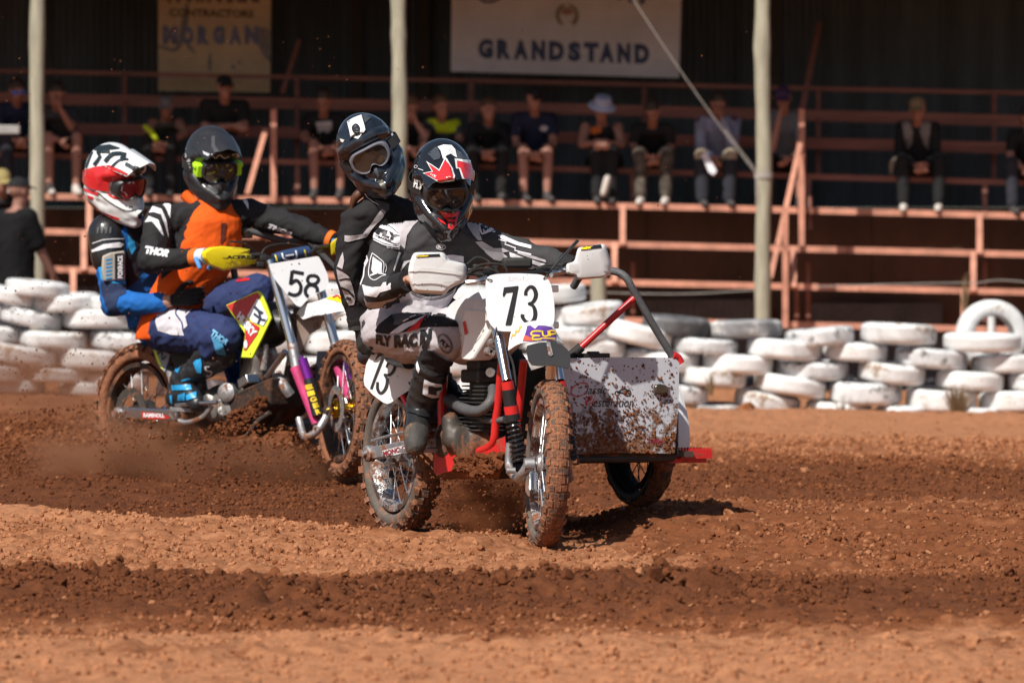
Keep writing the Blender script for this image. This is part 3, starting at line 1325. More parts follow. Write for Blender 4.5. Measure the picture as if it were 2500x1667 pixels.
sm = thing('contractor_sign', 'tall cream weathered sign with blue MORGAN and brown CONTRACTORS lettering', 'sign', W(524, 223, DS))
mb = MB()
mb.plate([W(387, -240, DS), W(386, 222, DS), W(659, 226, DS), W(664, -240, DS)], (0, 0.03, 0))
mb.build('board', M_signy, sm, 30)
zy = zoomer(380, 0, 300 / 1960)
mb = MB()
flat_txt(mb, 'CONTRACTORS', [zy(220, 268), zy(1565, 290), zy(1565, 165), zy(220, 140)], DS - 0.004, bold=0.04)
mb.build('lettering', M_fbrown, sm, 0, fix=False)
mb = MB()
for ch, a, b in (('M', 110, 350), ('O', 400, 610), ('R', 665, 850), ('G', 915, 1105), ('A', 1170, 1370), ('N', 1420, 1640)):
    flat_txt(mb, ch, [zy(a, 715), zy(b, 720), zy(b, 425), zy(a, 405)], DS - 0.004, bold=0.09)
mb.build('town_lettering', M_fblue, sm, 0, fix=False)
mb = MB()
for a, b in ((190, 250), (330, 390), (500, 570), (640, 690), (720, 770), (820, 880), (980, 1050), (1130, 1240), (1290, 1460), (1530, 1660)):
    mb = MB()
    flat_shape(mb, poly([zy(a, 45), zy(b, 48), zy(b - 8, -110), zy(a + 6, -110)]), DS - 0.004)
    mb.build('cut_lettering', M_fmaroon, sm, 0, fix=False)
mb = MB()
mb = MB()
flat_shape(mb, stroke([zy(40, 740), zy(180, 780), zy(300, 800), zy(380, 720), zy(440, 500), zy(490, 200), zy(500, 60)], [6, 9, 10, 13, 18, 16, 8]), DS - 0.003)
mb.build('grey_stain', mat('grey weather stain', (0.24, 0.235, 0.24), 0.8, vary=0.2), sm, 0, fix=False)
mb = MB()
flat_shape(mb, stroke([zy(480, 680), zy(540, 760), zy(630, 850)], [5, 9, 5]), DS - 0.003)
mb.build('grey_stain', mat('grey weather stain', (0.24, 0.235, 0.24), 0.8, vary=0.2), sm, 0, fix=False)
mb = MB()
flat_shape(mb, stroke([zy(880, 850), zy(862, 980), zy(868, 1140)], [4, 9, 8]), DS - 0.003)
mb.build('grey_stain', mat('grey weather stain', (0.24, 0.235, 0.24), 0.8, vary=0.2), sm, 0, fix=False)
mb = MB()
flat_shape(mb, poly([zy(1600, 420), zy(1840, 480), zy(1840, 1020), zy(1720, 900), zy(1640, 740)]), DS - 0.002)
mb.build('grey_stain', mat('grey weather stain', (0.24, 0.235, 0.24), 0.8, vary=0.2), sm, 0, fix=False)
mb = MB()
flat_shape(mb, oval(*zy(1335, 1000), 5, 5), DS - 0.003)
mb.build('grey_stain', mat('grey weather stain', (0.24, 0.235, 0.24), 0.8, vary=0.2), sm, 0, fix=False)
mb = MB()
flat_shape(mb, oval(*zy(1240, 1075), 5, 6), DS - 0.003)
mb.build('grey_stain', mat('grey weather stain', (0.24, 0.235, 0.24), 0.8, vary=0.2), sm, 0, fix=False)

# ================================================================== tyre wall
M_tw = mat('white painted tyre rubber', (0.72, 0.725, 0.725), 0.55, vary=0.14, vscale=7, mud=0.33, mscale=5.0, mudcol=(0.34, 0.26, 0.20), bump=0.15, bscale=30, mbump=0.1)
M_tw2 = mat('scuffed white tyre rubber', (0.68, 0.69, 0.70), 0.6, vary=0.2, vscale=5, mud=0.40, mscale=6.5, mudcol=(0.13, 0.125, 0.12), bump=0.15, bscale=30, mbump=0.1)
M_tw3 = mat('sun bleached white tyre rubber', (0.76, 0.765, 0.76), 0.6, vary=0.1, vscale=6, mud=0.29, mscale=3.0, mudcol=(0.36, 0.27, 0.2), bump=0.15, bscale=30, mbump=0.1)
M_td = mat('weathered dark tyre rubber', (0.10, 0.10, 0.105), 0.8, vary=0.35, vscale=5, mud=0.25, mscale=4, mudcol=(0.36, 0.35, 0.35), bump=0.2)
M_tdw = mat('half painted grey tyre rubber', (0.28, 0.28, 0.29), 0.7, vary=0.3, vscale=4, mud=0.42, mscale=3, mudcol=(0.62, 0.6, 0.58), bump=0.2)


def tyre_mesh(name, R, w, ri, groove):
    prof = [(-w * 0.40, ri), (-w * 0.47, ri + 0.02), (-w * 0.5, (R + ri) / 2), (-w * 0.47, R - 0.035), (-w * 0.40, R - 0.012), (-w * 0.3, R - 0.002)]
    g = groove
    for c in (-0.18, 0.0, 0.18):
        prof += [(w * (c - 0.025), R), (w * (c - 0.02), R - g), (w * (c + 0.02), R - g), (w * (c + 0.025), R)]
    prof += [(w * 0.3, R - 0.002), (w * 0.40, R - 0.012), (w * 0.47, R - 0.035), (w * 0.5, (R + ri) / 2), (w * 0.47, ri + 0.02), (w * 0.40, ri)]
    prof += [(w * 0.36, ri + 0.015), (w * 0.40, (R + ri) / 2), (w * 0.33, R - 0.03), (-w * 0.33, R - 0.03), (-w * 0.40, (R + ri) / 2), (-w * 0.36, ri + 0.015)]
    mb = MB()
    mb.lathe((0, 0, 0), (0, 0, 1), prof, 44, closed=True)
    return mb.mesh(name)


TYM = [tyre_mesh('tyre', 0.315, 0.19, 0.19, 0.006), tyre_mesh('tyre', 0.315, 0.20, 0.185, 0.003), tyre_mesh('tyre', 0.315, 0.175, 0.2, 0.008)]
TYRES = []
for me in TYM:
    for m in (M_tw,):
        me.materials.append(m)
    me.shade_smooth()
    me.set_sharp_from_angle(angle=math.radians(50))


def put_tyre(cx, cy, w, h, tilt, m, d=46.3, label=None, group='white tyres of the tyre wall', yaw=None):
    s = F_PX / d
    me = random.choice(TYM)
    o = bpy.data.objects.new('tyre', me)
    COL.objects.link(o)
    sc = w / s / 0.63 / max(math.cos(math.radians(tilt)), 0.9)
    sc = min(max(sc, 0.85), 1.2)
    hz = min(max(h / s / 0.19, 0.75), 1.35)
    hz = min(hz, sc * 1.15)
    lean = random.uniform(-2.5, 4)
    o.location = W(cx, cy, d + random.uniform(-0.06, 0.06) + 0.315 * (sc - 1))
    o.rotation_euler = (math.radians(lean), math.radians(tilt), random.uniform(0, 6.28) if yaw is None else yaw)
    # tilt is applied last, about the line of sight
    o.rotation_mode = 'XYZ'
    R = Matrix.Rotation(math.radians(tilt), 4, 'Y') @ Matrix.Rotation(math.radians(lean), 4, 'X') @ Matrix.Rotation(random.uniform(0, 6.28), 4, 'Z')
    o.rotation_euler = R.to_euler()
    o.scale = (sc, sc, hz * 0.92)
    o.material_slots[0].link = 'OBJECT'
    o.material_slots[0].material = m
    kinds = {M_tw.name: 'white painted car tyre with soil stains lying in the tyre wall', M_tw2.name: 'white painted car tyre with dark scuffs lying in the tyre wall'}
    tag(o, label or kinds.get(m.name, 'clean bright white painted car tyre lying in the tyre wall'), 'tyre', group if label is None else None)
    TYRES.append(o)
    return o


z5 = zoomer(1400, 450, 0.4677)
z6 = zoomer(0, 400, 0.3827)
right = [(100, 672, 250, 100, -7), (330, 782, 365, 118, 14), (1283, 797, 360, 100, -5), (1697, 782, 395, 128, 3), (2135, 824, 410, 112, 1),
         (40, 785, 300, 90, 2), (110, 858, 300, 100, 3), (460, 918, 395, 118, 4), (690, 845, 335, 98, 4), (1098, 864, 390, 108, 5), (1470, 874, 335, 98, 3),
         (1868, 912, 380, 112, 5), (2260, 934, 370, 100, 0), (858, 938, 370, 104, 4), (1245, 967, 382, 104, 1), (1662, 984, 350, 112, 6),
         (2070, 1026, 352, 102, 3), (2440, 1032, 340, 98, 0), (728, 1009, 348, 100, 4), (1132, 1053, 370, 108, 9), (1527, 1085, 378, 122, 1),
         (1920, 1122, 370, 120, 2), (2295, 1138, 360, 122, 0), (540, 1095, 320, 112, 5), (1012, 1130, 342, 112, 11), (1385, 1178, 345, 100, 3),
         (1740, 1195, 300, 90, 0), (2060, 1208, 300, 80, 0), (300, 1010, 380, 110, 2), (200, 1110, 380, 110, -3), (380, 1180, 340, 90, 2), (60, 950, 360, 105, 0)]
for i, t in enumerate(right):
    put_tyre(*z5(t[0], t[1]), t[2] * 0.4677, t[3] * 0.4677, t[4], (M_tw, M_tw3, M_tw2)[i % 3])
put_tyre(*z5(535, 737), 350 * 0.4677, 108 * 0.4677, 5, M_td, label='bare black tyre on top of the tyre wall beside a half painted one')
put_tyre(*z5(900, 757), 385 * 0.4677, 112 * 0.4677, -1, M_tdw, label='half painted grey tyre on top of the tyre wall at the timber post foot')
put_tyre(*z5(725, 1178), 330 * 0.4677, 60 * 0.4677, 0, M_tdw, label='grey half buried tyre at the bottom of the tyre wall')
left = [(240, 795, 410, 92, 6), (50, 838, 320, 100, 13), (415, 884, 440, 118, -3), (185, 978, 420, 124, 12), (640, 990, 485, 124, 1), (-60, 1065, 360, 120, 8),
        (345, 1120, 440, 118, 3), (800, 1122, 450, 132, 2), (150, 1208, 450, 128, 8), (590, 1246, 430, 138, 4), (370, 1347, 360, 102, 2), (-10, 1320, 320, 120, 10),
        (580, 1440, 340, 80, 2), (750, 1395, 340, 100, 0), (770, 893, 340, 100, 3), (1060, 1012, 360, 110, -2), (1010, 1250, 420, 130, 0), (1000, 1140, 420, 120, 3), (90, 1415, 330, 90, 0),
        (-120, 930, 330, 110, 6)]
for i, t in enumerate(left):
    put_tyre(*z6(t[0], t[1]), t[2] * 0.3827, t[3] * 0.3827, t[4], (M_tw, M_tw3, M_tw, M_tw2)[i % 4], d=46.0)
for r_ in range(5):                      # the stretch of wall behind the two sidecars
    for c_ in range(6):
        put_tyre(470 + c_ * 176 + (r_ % 2) * 85 + random.uniform(-9, 9), 722 + r_ * 56 + random.uniform(-6, 6), 178, 54, random.uniform(-5, 7), (M_tw, M_tw3)[c_ % 2], d=46.6)
for r_ in range(5):                      # the wall runs on past both ends of the view
    for c_ in range(4):
        for x0_, y0_ in ((-170 - c_ * 176, 742), (2690 + c_ * 176, 800)):
            put_tyre(x0_ + (r_ % 2) * 85 + random.uniform(-9, 9), y0_ + r_ * 55 + random.uniform(-5, 5), 178, 54, random.uniform(-5, 7), (M_tw, M_tw3)[c_ % 2], d=46.3)
# upright tyre
st = put_tyre(*z5(2183, 792), 365 * 0.4677, 100 * 0.4677, 0, M_tw3, d=46.9, label='white tyre standing upright on top of the tyre wall', group=None)
st.rotation_euler = (math.radians(90), 0, math.radians(14))
st.scale = (1.0, 1.0, 1.0)
mb = MB()
c = W(2421, 800, 47.25)
mb.tube([c + V((0, 0, -0.5)), c + V((0, 0, 0.10))], 0.035, 10)
o = mb.build('marker_peg', M_tw3, None)
tag(o, 'white peg standing inside the upright tyre', 'peg')
# bank of soil clods against the foot of the wall
rock = MB()
rock.ell(W(1822, 1002, 44.6), V((0.075, 0.02, 0.02)), V((0, 0.06, 0)), V((0.0, 0, 0.065)), 14, 9)
o = place(remesh(rock, 0.012, 1, 0.02, 12, 3), 'soil_lump', soil_mat('dry soil lump', False, 0.25), None)
tag(o, 'large lump of red soil lying before the white tyres', 'soil')


def weed(px, py, d, h, n, spread, label, col=(0.22, 0.14, 0.07)):
    mb = MB()
    c = W(px, py, d)
    for i in range(n):
        a = rng.random() * 6.28
        b = c + V((math.cos(a), math.sin(a), 0)) * spread * 0.25 * rng.random()
        t = c + V((math.cos(a), math.sin(a), 0)) * spread * rng.random() + UP0 * h * (0.5 + 0.6 * rng.random())
        mb.tube([b, b.lerp(t, 0.5) + UP0 * 0.05 * h, t], [0.004, 0.003, 0.0015], 4, k=2)
    o = mb.build('dry_weed', mat('dry weed stalk %.2f' % col[0], col, 0.9), None)
    o['kind'] = 'stuff'
    tag(o, label, 'weed')


UP0 = V((0, 0, 1))
weed(2340, 1030, 44.8, 0.30, 160, 0.16, 'brown dry weed tuft before the white tyres')
weed(2355, 770, 47.6, 0.36, 20, 0.06, 'tall dry weed stalk standing behind the tyre wall')
weed(1735, 965, 45.2, 0.18, 30, 0.05, 'small dry weed between stacked tyres')
weed(2060, 1040, 45.0, 0.2, 60, 0.12, 'grey dry weed at the foot of the tyre wall')
# ================================================================== shared builders for the two rigs and their crews
class Rig:
    def __init__(s, rear, front):
        """rear / front: ground points under the axles"""
        s.o = V(rear)
        s.h = (V(front) - V(rear))
        s.h.z = 0
        s.wb = s.h.length
        s.h.normalize()
        s.l = V((-s.h.y, s.h.x, 0))
        if s.l.x < 0:
            s.l = -s.l

    def Y(s, u, v):
        return s.o.y + u * s.h.y + v * s.l.y

    def K(s, px, py, u, v):
        return W(px, py, s.Y(u, v))

    def P(s, u, v, z):
        return V((s.o.x + u * s.h.x + v * s.l.x, s.o.y + u * s.h.y + v * s.l.y, z))


def on_plane(px, py, p0, n):
    r = ray(px, py)
    t = (V(p0) - CAM).dot(n) / r.dot(n)
    return CAM + r * t


def plane_plate(pix, p0, n, th, back=True):
    n = V(n).normalized()
    if n.y > 0:
        n = -n
    mb = MB()
    mb.plate([on_plane(x, y, p0, n) for x, y in pix], -n * th)
    return mb


def round_poly(pts, r, k=5):
    """round the corners of a pixel polygon"""
    out = []
    n = len(pts)
    for i in range(n):
        p, a, b = V((*pts[i], 0)), V((*pts[i - 1], 0)), V((*pts[(i + 1) % n], 0))
        da, db = (a - p), (b - p)
        ra = min(r, da.length * 0.45)
        rb = min(r, db.length * 0.45)
        s, e = p + da.normalized() * ra, p + db.normalized() * rb
        for j in range(k + 1):
            t = j / k
            q = s * (1 - t) ** 2 + p * 2 * t * (1 - t) + e * t * t
            out.append((q.x, q.y))
    return out


M_chrome = mat('bright fork metal', (0.78, 0.79, 0.80), 0.16, 1.0, vary=0.05, mud=0.12, mscale=9)
M_alu = mat('dull cast aluminium', (0.46, 0.46, 0.47), 0.5, 0.85, vary=0.15, mud=0.42, mscale=14)
M_alu_clean = mat('clean aluminium', (0.62, 0.63, 0.65), 0.3, 1.0, vary=0.08, mud=0.2, mscale=10)
M_black_pl = mat('black plastic', (0.018, 0.018, 0.02), 0.42, vary=0.2, specks=0.25, mud=0.1)
M_black_rub = mat('black rubber', (0.022, 0.021, 0.02), 0.75, vary=0.2, mud=0.18)
M_engine = mat('black engine casting', (0.045, 0.043, 0.042), 0.42, 0.4, vary=0.2, mud=0.22, mscale=14)
M_engine2 = mat('soil covered engine cover', (0.07, 0.058, 0.05), 0.5, 0.2, vary=0.2, mud=0.42, mscale=10)
M_pipe = mat('grey heat wrapped pipe', (0.115, 0.115, 0.12), 0.65, 0.3, vary=0.15, bump=0.3, bscale=120, mud=0.1)
M_red = mat('red frame paint', (0.62, 0.022, 0.022), 0.32, vary=0.08, coat=0.4, mud=0.16, mscale=8)
M_red_mud = mat('muddy red frame paint', (0.60, 0.022, 0.022), 0.35, vary=0.08, coat=0.3, mud=0.36, mscale=7)
M_whitepl = mat('white moulded plastic', (0.80, 0.80, 0.79), 0.32, vary=0.03, specks=0.38, sscale=38, mudcol=(0.10, 0.05, 0.03))
M_plate = mat('white number plate plastic', (0.82, 0.83, 0.85), 0.35, vary=0.02, specks=0.30, sscale=34, mudcol=(0.07, 0.035, 0.02))
M_ink = mat('black printed number', (0.014, 0.013, 0.015), 0.5, vary=0.1, specks=0.2)
M_tread = mat('soil caked tread rubber', (0.15, 0.085, 0.055), 0.95, vary=0.25, vscale=20, mud=0.62, mscale=16, mudcol=(0.265, 0.108, 0.052), bump=0.5, bscale=70, mbump=0.8)
M_knob = mat('worn knob rubber', (0.085, 0.066, 0.055), 0.9, vary=0.3, vscale=25, mud=0.60, mscale=26, mudcol=(0.25, 0.10, 0.05), bump=0.3)
M_side = mat('dusty tyre wall rubber', (0.13, 0.105, 0.088), 0.9, vary=0.25, vscale=14, mud=0.42, mscale=14, mudcol=(0.25, 0.12, 0.07))
M_rim = mat('scuffed chrome rim', (0.66, 0.66, 0.67), 0.22, 1.0, vary=0.1, mud=0.42, mscale=10)
M_spoke = mat('steel spoke', (0.6, 0.6, 0.6), 0.3, 1.0, vary=0.1, mud=0.2, mscale=20)
M_spoke_dk = mat('dark spoke', (0.06, 0.055, 0.05), 0.5, 0.6)
M_mud = soil_mat('caked wet mud', attr=False, fixed=0.72)
M_gold = mat('gold anodised hub', (0.75, 0.42, 0.05), 0.25, 1.0, vary=0.1, mud=0.15)


def wheel(parent, name, c, axis, R, w, rim_r, knobs=46, spokes=32, m_tyre=None, m_hub=None, m_rim=None, m_spoke=None, knob_h=0.013, label=None):
    """hub mesh with tyre, rim and spokes as its children"""
    c = V(c)
    a = V(axis).normalized()
    e, q = frame(a)
    mb = MB()
    hw = w * 0.42
    mb.lathe(c, a, [(-hw, 0.012), (-hw, 0.034), (-hw * 0.72, 0.038), (-hw * 0.7, 0.055), (-hw * 0.55, 0.055), (-hw * 0.5, 0.030), (hw * 0.5, 0.030),
                    (hw * 0.55, 0.055), (hw * 0.7, 0.055), (hw * 0.72, 0.038), (hw, 0.034), (hw, 0.012)], 20, closed=True)
    mb.tube([c - a * w * 0.85, c + a * w * 0.85], 0.011, 10)
    hub = mb.build(name, m_hub or M_alu, parent)
    if label:
        hub['label'] = label
    # carcass
    t = R - rim_r
    hw2 = w / 2
    mb = MB()
    prof = []
    for i in range(17):
        th = math.radians(-122 + 244 * i / 16)
        rr = rim_r + t * 0.48 + t * 0.46 * math.cos(th)
        prof.append((hw2 * 0.92 * math.sin(th) * (1.0 if abs(th) < 2 else 0.9), rr))
    mb.lathe(c, a, prof, 64, closed=True, hint=e)
    carc = mb.build('tyre', m_tyre or M_side, hub, 60)
    # knobs, a toothed belt laid around the carcass
    mb = MB()
    for k in range(knobs):
        ang = 2 * math.pi * k / knobs
        er = e * math.cos(ang) + q * math.sin(ang)
        et = -e * math.sin(ang) + q * math.cos(ang)
        lats = ((-0.27, 0.0), (0.27, 0.0)) if k % 2 else ((-0.48, 0.0), (0.0, 0.0), (0.48, 0.0))
        side = ((-0.84, 0.58), (0.84, -0.58)) if k % 2 else ()
        for (x, tilt) in lats + side:
            jj = 1 + 0.16 * (random.random() - 0.5)
            rr = rim_r + t * 0.48 + t * 0.46 * math.sqrt(max(0, 1 - (x * 0.95) ** 2))
            nn = (er * math.sqrt(1 - (x * 0.85) ** 2) + a * x * 0.85).normalized()
            tt = nn.cross(et)
            cc = c + a * hw2 * 0.92 * x + er * rr + nn * knob_h * 0.2
            b0 = 2 * math.pi * R / knobs
            sx = w * (0.11 if abs(x) > 0.5 else 0.10) * jj
            mb.box(cc, et * b0 * (0.30 + 0.08 * random.random()), tt * sx, nn * knob_h * (0.9 + 0.25 * random.random()))
    kn = mb.build('tread_knobs', [M_knob], hub, 30)
    kn['kind'] = 'stuff'
    # soil packed between the knobs
    mb = MB()
    rows = []
    for k in range(96):
        ang = 2 * math.pi * k / 96
        er = e * math.cos(ang) + q * math.sin(ang)
        row = []
        for i in range(9):
            x = -0.92 + 1.84 * i / 8
            rr = rim_r + t * 0.48 + t * 0.47 * math.sqrt(max(0, 1 - x * x)) + 0.004 + knob_h * (0.15 + 0.75 * random.random() ** 2)
            row.append(c + a * hw2 * 0.96 * x + er * rr)
        rows.append(row)
    rows.append(rows[0])
    mb.sheet(rows, 0.002)
    mb.build('packed_soil', M_tread, hub, 180)
    mb = MB()
    rw = w * 0.36
    mb.lathe(c, a, [(-rw, rim_r - 0.012), (-rw, rim_r + 0.010), (-rw * 0.8, rim_r + 0.010), (-rw * 0.7, rim_r - 0.004), (-rw * 0.3, rim_r - 0.013), (rw * 0.3, rim_r - 0.013),
                    (rw * 0.7, rim_r - 0.004), (rw * 0.8, rim_r + 0.010), (rw, rim_r + 0.010), (rw, rim_r - 0.012), (rw * 0.4, rim_r - 0.022), (-rw * 0.4, rim_r - 0.022)], 56, closed=True, hint=e)
    mb.build('rim', m_rim or M_rim, hub, 50)
    for k in range(spokes):
        side = -1 if k % 2 else 1
        ang = 2 * math.pi * (k + 0.5) / spokes
        cross = 0.55 if (k // 2) % 2 else -0.55
        p0 = c + a * hw * 0.62 * side + (e * math.cos(ang + cross) + q * math.sin(ang + cross)) * 0.052
        p1 = c + a * rw * 0.15 * side + (e * math.cos(ang) + q * math.sin(ang)) * (rim_r - 0.018)
        mb = MB()
        mb.tube([p0, p1], 0.0024, 5)
        mb.build('spoke', m_spoke or M_spoke, hub, 60)
    return hub


def spring(c0, c1, R, r, turns, n=14):
    """coil as a tube"""
    c0, c1 = V(c0), V(c1)
    a = c1 - c0
    e, q = frame(a)
    pts = []
    N = int(turns * n)
    for i in range(N + 1):
        t = i / N
        g = 2 * math.pi * turns * t
        pts.append(c0 + a * t + (e * math.cos(g) + q * math.sin(g)) * R)
    mb = MB()
    mb.tube(pts, r, 6, k=1)
    return mb


def helmet(parent, c, fwd, up, size, m_shell, m_peak, m_frame, m_lens, m_inner=None, m_strap=None, peak_len=0.155, peak_up=0.0, name='helmet'):
    """motocross helmet: shell with chin bar, peak, goggles (frame, lens, strap) as its children"""
    f = V(fwd).normalized()
    u0 = V(up)
    u = (u0 - f * u0.dot(f)).normalized()
    l = u.cross(f)
    c = V(c)

    def Q(x, y, z):
        return c + (f * x + l * y + u * z) * size

    S = size
    mb = MB()
    mb.ell(Q(-0.012, 0, 0.030), f * 0.148 * S, l * 0.124 * S, u * 0.148 * S, 28, 18)
    mb.ell(Q(-0.035, 0, -0.055), f * 0.118 * S, l * 0.117 * S, u * 0.115 * S, 24, 14)
    for s in (-1, 1):
        mb.chain([Q(-0.02, s * 0.082, -0.06), Q(0.055, s * 0.078, -0.098), Q(0.125, s * 0.044, -0.135), Q(0.185, s * 0.010, -0.158)],
                 [0.05 * S, 0.043 * S, 0.034 * S, 0.020 * S])
        mb.chain([Q(0.055, s * 0.092, -0.052), Q(0.128, s * 0.058, -0.086), Q(0.196, s * 0.010, -0.112)], [0.032 * S, 0.027 * S, 0.016 * S])
        mb.chain([Q(0.090, s * 0.070, -0.090), Q(0.155, s * 0.030, -0.122), Q(0.190, 0, -0.135)], [0.036 * S, 0.030 * S, 0.018 * S])
        mb.chain([Q(0.06, s * 0.094, 0.068), Q(0.11, s * 0.06, 0.088), Q(0.128, 0, 0.094)], [0.03 * S, 0.03 * S, 0.03 * S])
        mb.chain([Q(0.03, s * 0.105, 0.05), Q(0.035, s * 0.107, -0.05)], [0.026 * S, 0.026 * S])
    mb.ell(Q(0.118, 0, -0.068), f * 0.050 * S, l * 0.056 * S, u * 0.048 * S, 16, 10)
    me = remesh(mb, 0.0062 * S, 4)
    shell = place(me, name, m_shell, parent)
    # peak
    rows = []
    nl = 11
    for i in range(7):
        t = i / 6
        row = []
        for j in range(nl):
            s = -1 + 2 * j / (nl - 1)
            hw = 0.108 * (1 - 0.22 * t * t)
            x = 0.045 + (peak_len + 0.045) * t - 0.05 * s * s * (0.4 + 0.6 * t)
            z = 0.172 - 0.022 * t + peak_up * t - 0.062 * abs(s) ** 2.2 + 0.006 * math.cos(s * 9) * (1 - t * 0.5)
            row.append(Q(x, hw * s, z))
        rows.append(row)
    mb = MB()
    mb.sheet(rows, -0.004 * S)
    peak = mb.build('peak', m_peak, shell, 50)
    # goggles
    def face(yy, zz, push):
        """point on a curved face plate"""
        x = 0.150 - 0.9 * yy * yy / 0.13 * 0.62 + push
        return Q(x, yy, zz)

    def outline(k, sc=1.0):
        pts = [(-0.088, 0.030), (-0.060, 0.052), (0, 0.057), (0.060, 0.052), (0.088, 0.030), (0.090, -0.012), (0.066, -0.040), (0.032, -0.046), (0.012, -0.026), (0, -0.021),
               (-0.012, -0.026), (-0.032, -0.046), (-0.066, -0.040), (-0.090, -0.012)]
        P = catmull([V((a, b, 0)) for a, b in pts] + [V((*pts[0], 0))], 3)[:-1]
        return [(p.x * sc, p.y * sc + 0.004) for p in P]

    o1, o2 = outline(0, 1.0), outline(0, 0.86)
    rings = [[face(a, b, -0.03) for a, b in o1], [face(a, b, 0.016) for a, b in o1], [face(a, b, 0.020) for a, b in outline(0, 0.95)], [face(a, b, 0.018) for a, b in o2], [face(a, b, 0.006) for a, b in o2]]
    mb = MB()
    mb.loft(rings, caps=False)
    gog = mb.build('goggles', m_frame, shell, 45)
    mb = MB()
    ctr = face(0, 0.006, 0.015)
    mb.add([face(a, b, 0.012) for a, b in o2] + [ctr], [(i, (i + 1) % len(o2), len(o2)) for i in range(len(o2))])
    lens = mb.build('lens', m_lens, shell, 180, fix=False)
    mb = MB()
    pts = [Q(0.085, 0.100, 0.008), Q(0.03, 0.137, 0.004), Q(-0.04, 0.134, 0.0), Q(-0.13, 0.085, -0.005), Q(-0.166, 0, -0.008)]
    rows = []
    for s, seq in ((1, pts),):
        P = catmull(pts, 4)
        full = P + [c + (p - c) - l * 2 * (p - c).dot(l) for p in P[::-1][1:]]
        rows = [[p + u * 0.021 * S for p in full], [p - u * 0.021 * S for p in full]]
    mb.sheet(rows, 0.003)
    strap = mb.build('goggle_strap', m_strap or M_black_rub, shell, 60)
    # dark padding and face behind the lens
    mb = MB()
    mb.ell(Q(0.085, 0, 0.0), f * 0.062 * S, l * 0.075 * S, u * 0.052 * S, 16, 10)
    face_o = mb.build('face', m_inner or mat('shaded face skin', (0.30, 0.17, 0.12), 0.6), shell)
    return dict(shell=shell, peak=peak, goggles=gog, lens=lens, strap=strap, Q=Q, f=f, l=l, u=u)


def hand_shape(mb, wrist, d, n, thumb_side, curl=0.9, s=1.0, thumb=0.7):
    """palm and five bent fingers; d towards the fingertips, n the way the palm faces"""
    d = V(d).normalized()
    n = V(n)
    n = (n - d * n.dot(d)).normalized()
    t = d.cross(n) * thumb_side
    w = V(wrist)
    for k in (-1.5, -0.5, 0.5, 1.5):
        mb.capsule(w + t * k * 0.010 * s, w + d * 0.088 * s + t * k * 0.021 * s, 0.014 * s, 0.012 * s, 10)
    mb.capsule(w + d * 0.02 * s + t * 0.02 * s + n * 0.008 * s, w + d * 0.06 * s + t * 0.03 * s + n * 0.01 * s, 0.016 * s, 0.012 * s, 10)
    for i, (off, ln) in enumerate(((1.5, 0.070), (0.5, 0.078), (-0.5, 0.073), (-1.5, 0.057))):
        p = w + d * 0.090 * s + t * off * 0.0215 * s
        ang = 0.0
        r = 0.0102 * s
        for j, fr in enumerate((0.45, 0.30, 0.25)):
            ang += curl * (0.85 + 0.1 * i) * (1.0 if j else 0.8)
            dd = d * math.cos(ang) + n * math.sin(ang)
            q = p + dd * ln * fr * s
            mb.capsule(p, q, r, r * 0.92, 9)
            p = q
            r *= 0.92
    p = w + d * 0.028 * s + t * 0.034 * s + n * 0.006 * s
    for j, fr in enumerate((0.036, 0.030, 0.024)):
        g = thumb * (0.3 + 0.55 * j)
        dd = (d * math.cos(0.75 - 0.3 * j) + t * math.sin(0.75 - 0.3 * j)) * math.cos(g) + n * math.sin(g)
        q = p + dd.normalized() * fr * s
        mb.capsule(p, q, 0.0125 * s, 0.0115 * s, 9)
        p = q
    return mb


def hand(parent, name, m, *a, **k):
    mb = MB()
    hand_shape(mb, *a, **k)
    return place(remesh(mb, 0.0042, 2), name, m, parent)


def torso_rings(mb, nodes, n=20, p=2.4):
    """nodes: (centre, halfwidth vector, halfdepth vector); super-elliptic sections"""
    rings = []
    for c, hw, hd in nodes:
        r = []
        for j in range(n):
            a = 2 * math.pi * j / n
            ca, sa = math.cos(a), math.sin(a)
            r.append(V(c) + V(hw) * (abs(ca) ** (2 / p) * (1 if ca > 0 else -1)) + V(hd) * (abs(sa) ** (2 / p) * (1 if sa > 0 else -1)))
        rings.append(r)
    mb.loft(rings)
    return mb
# ================================================================== sidecar motorcycle 73
R73 = Rig((W(985, 1298, 23.31).x, 23.31, 0), (0.158, 22.0, 0))
K = R73.K
H73, L73 = R73.h, R73.l
SH = V((0.14, -0.99, 0)).normalized()          # where the steered front wheel points
SL = V((-SH.y, SH.x, 0))
b73 = thing('sidecar_motorcycle', 'white and red sidecar motorcycle with number 73 plate and mud splashed white box', 'motorcycle', (R73.P(0.7, 0.1, 0)))
UP = V((0, 0, 1))
# wheels
ax_f = (SL + UP * -0.045).normalized()
cf = W(1336, 1133, 22.06)
wheel(b73, 'wheel', cf, ax_f, 0.342, 0.102, 0.258, 62, 32, knob_h=0.008)
cr_ = W(980, 1110, R73.Y(0, 0))
wheel(b73, 'wheel', cr_, (L73 + UP * -0.02), 0.332, 0.118, 0.235, 52, 32, m_tyre=M_side, knob_h=0.013)
cs = R73.P(0.30, 0.985, 0)
cs.z = W(1567, 1077, cs.y).z
M_tyb = mat('black sidecar tyre rubber', (0.018, 0.017, 0.016), 0.7, mud=0.12)
wheel(b73, 'wheel', cs, L73, 0.283, 0.105, 0.205, 30, 28, m_tyre=M_tyb, m_hub=M_engine, m_rim=mat('black rim', (0.012, 0.011, 0.011), 0.8, 0.0, spec=0.1), m_spoke=M_spoke_dk, knob_h=0.006)

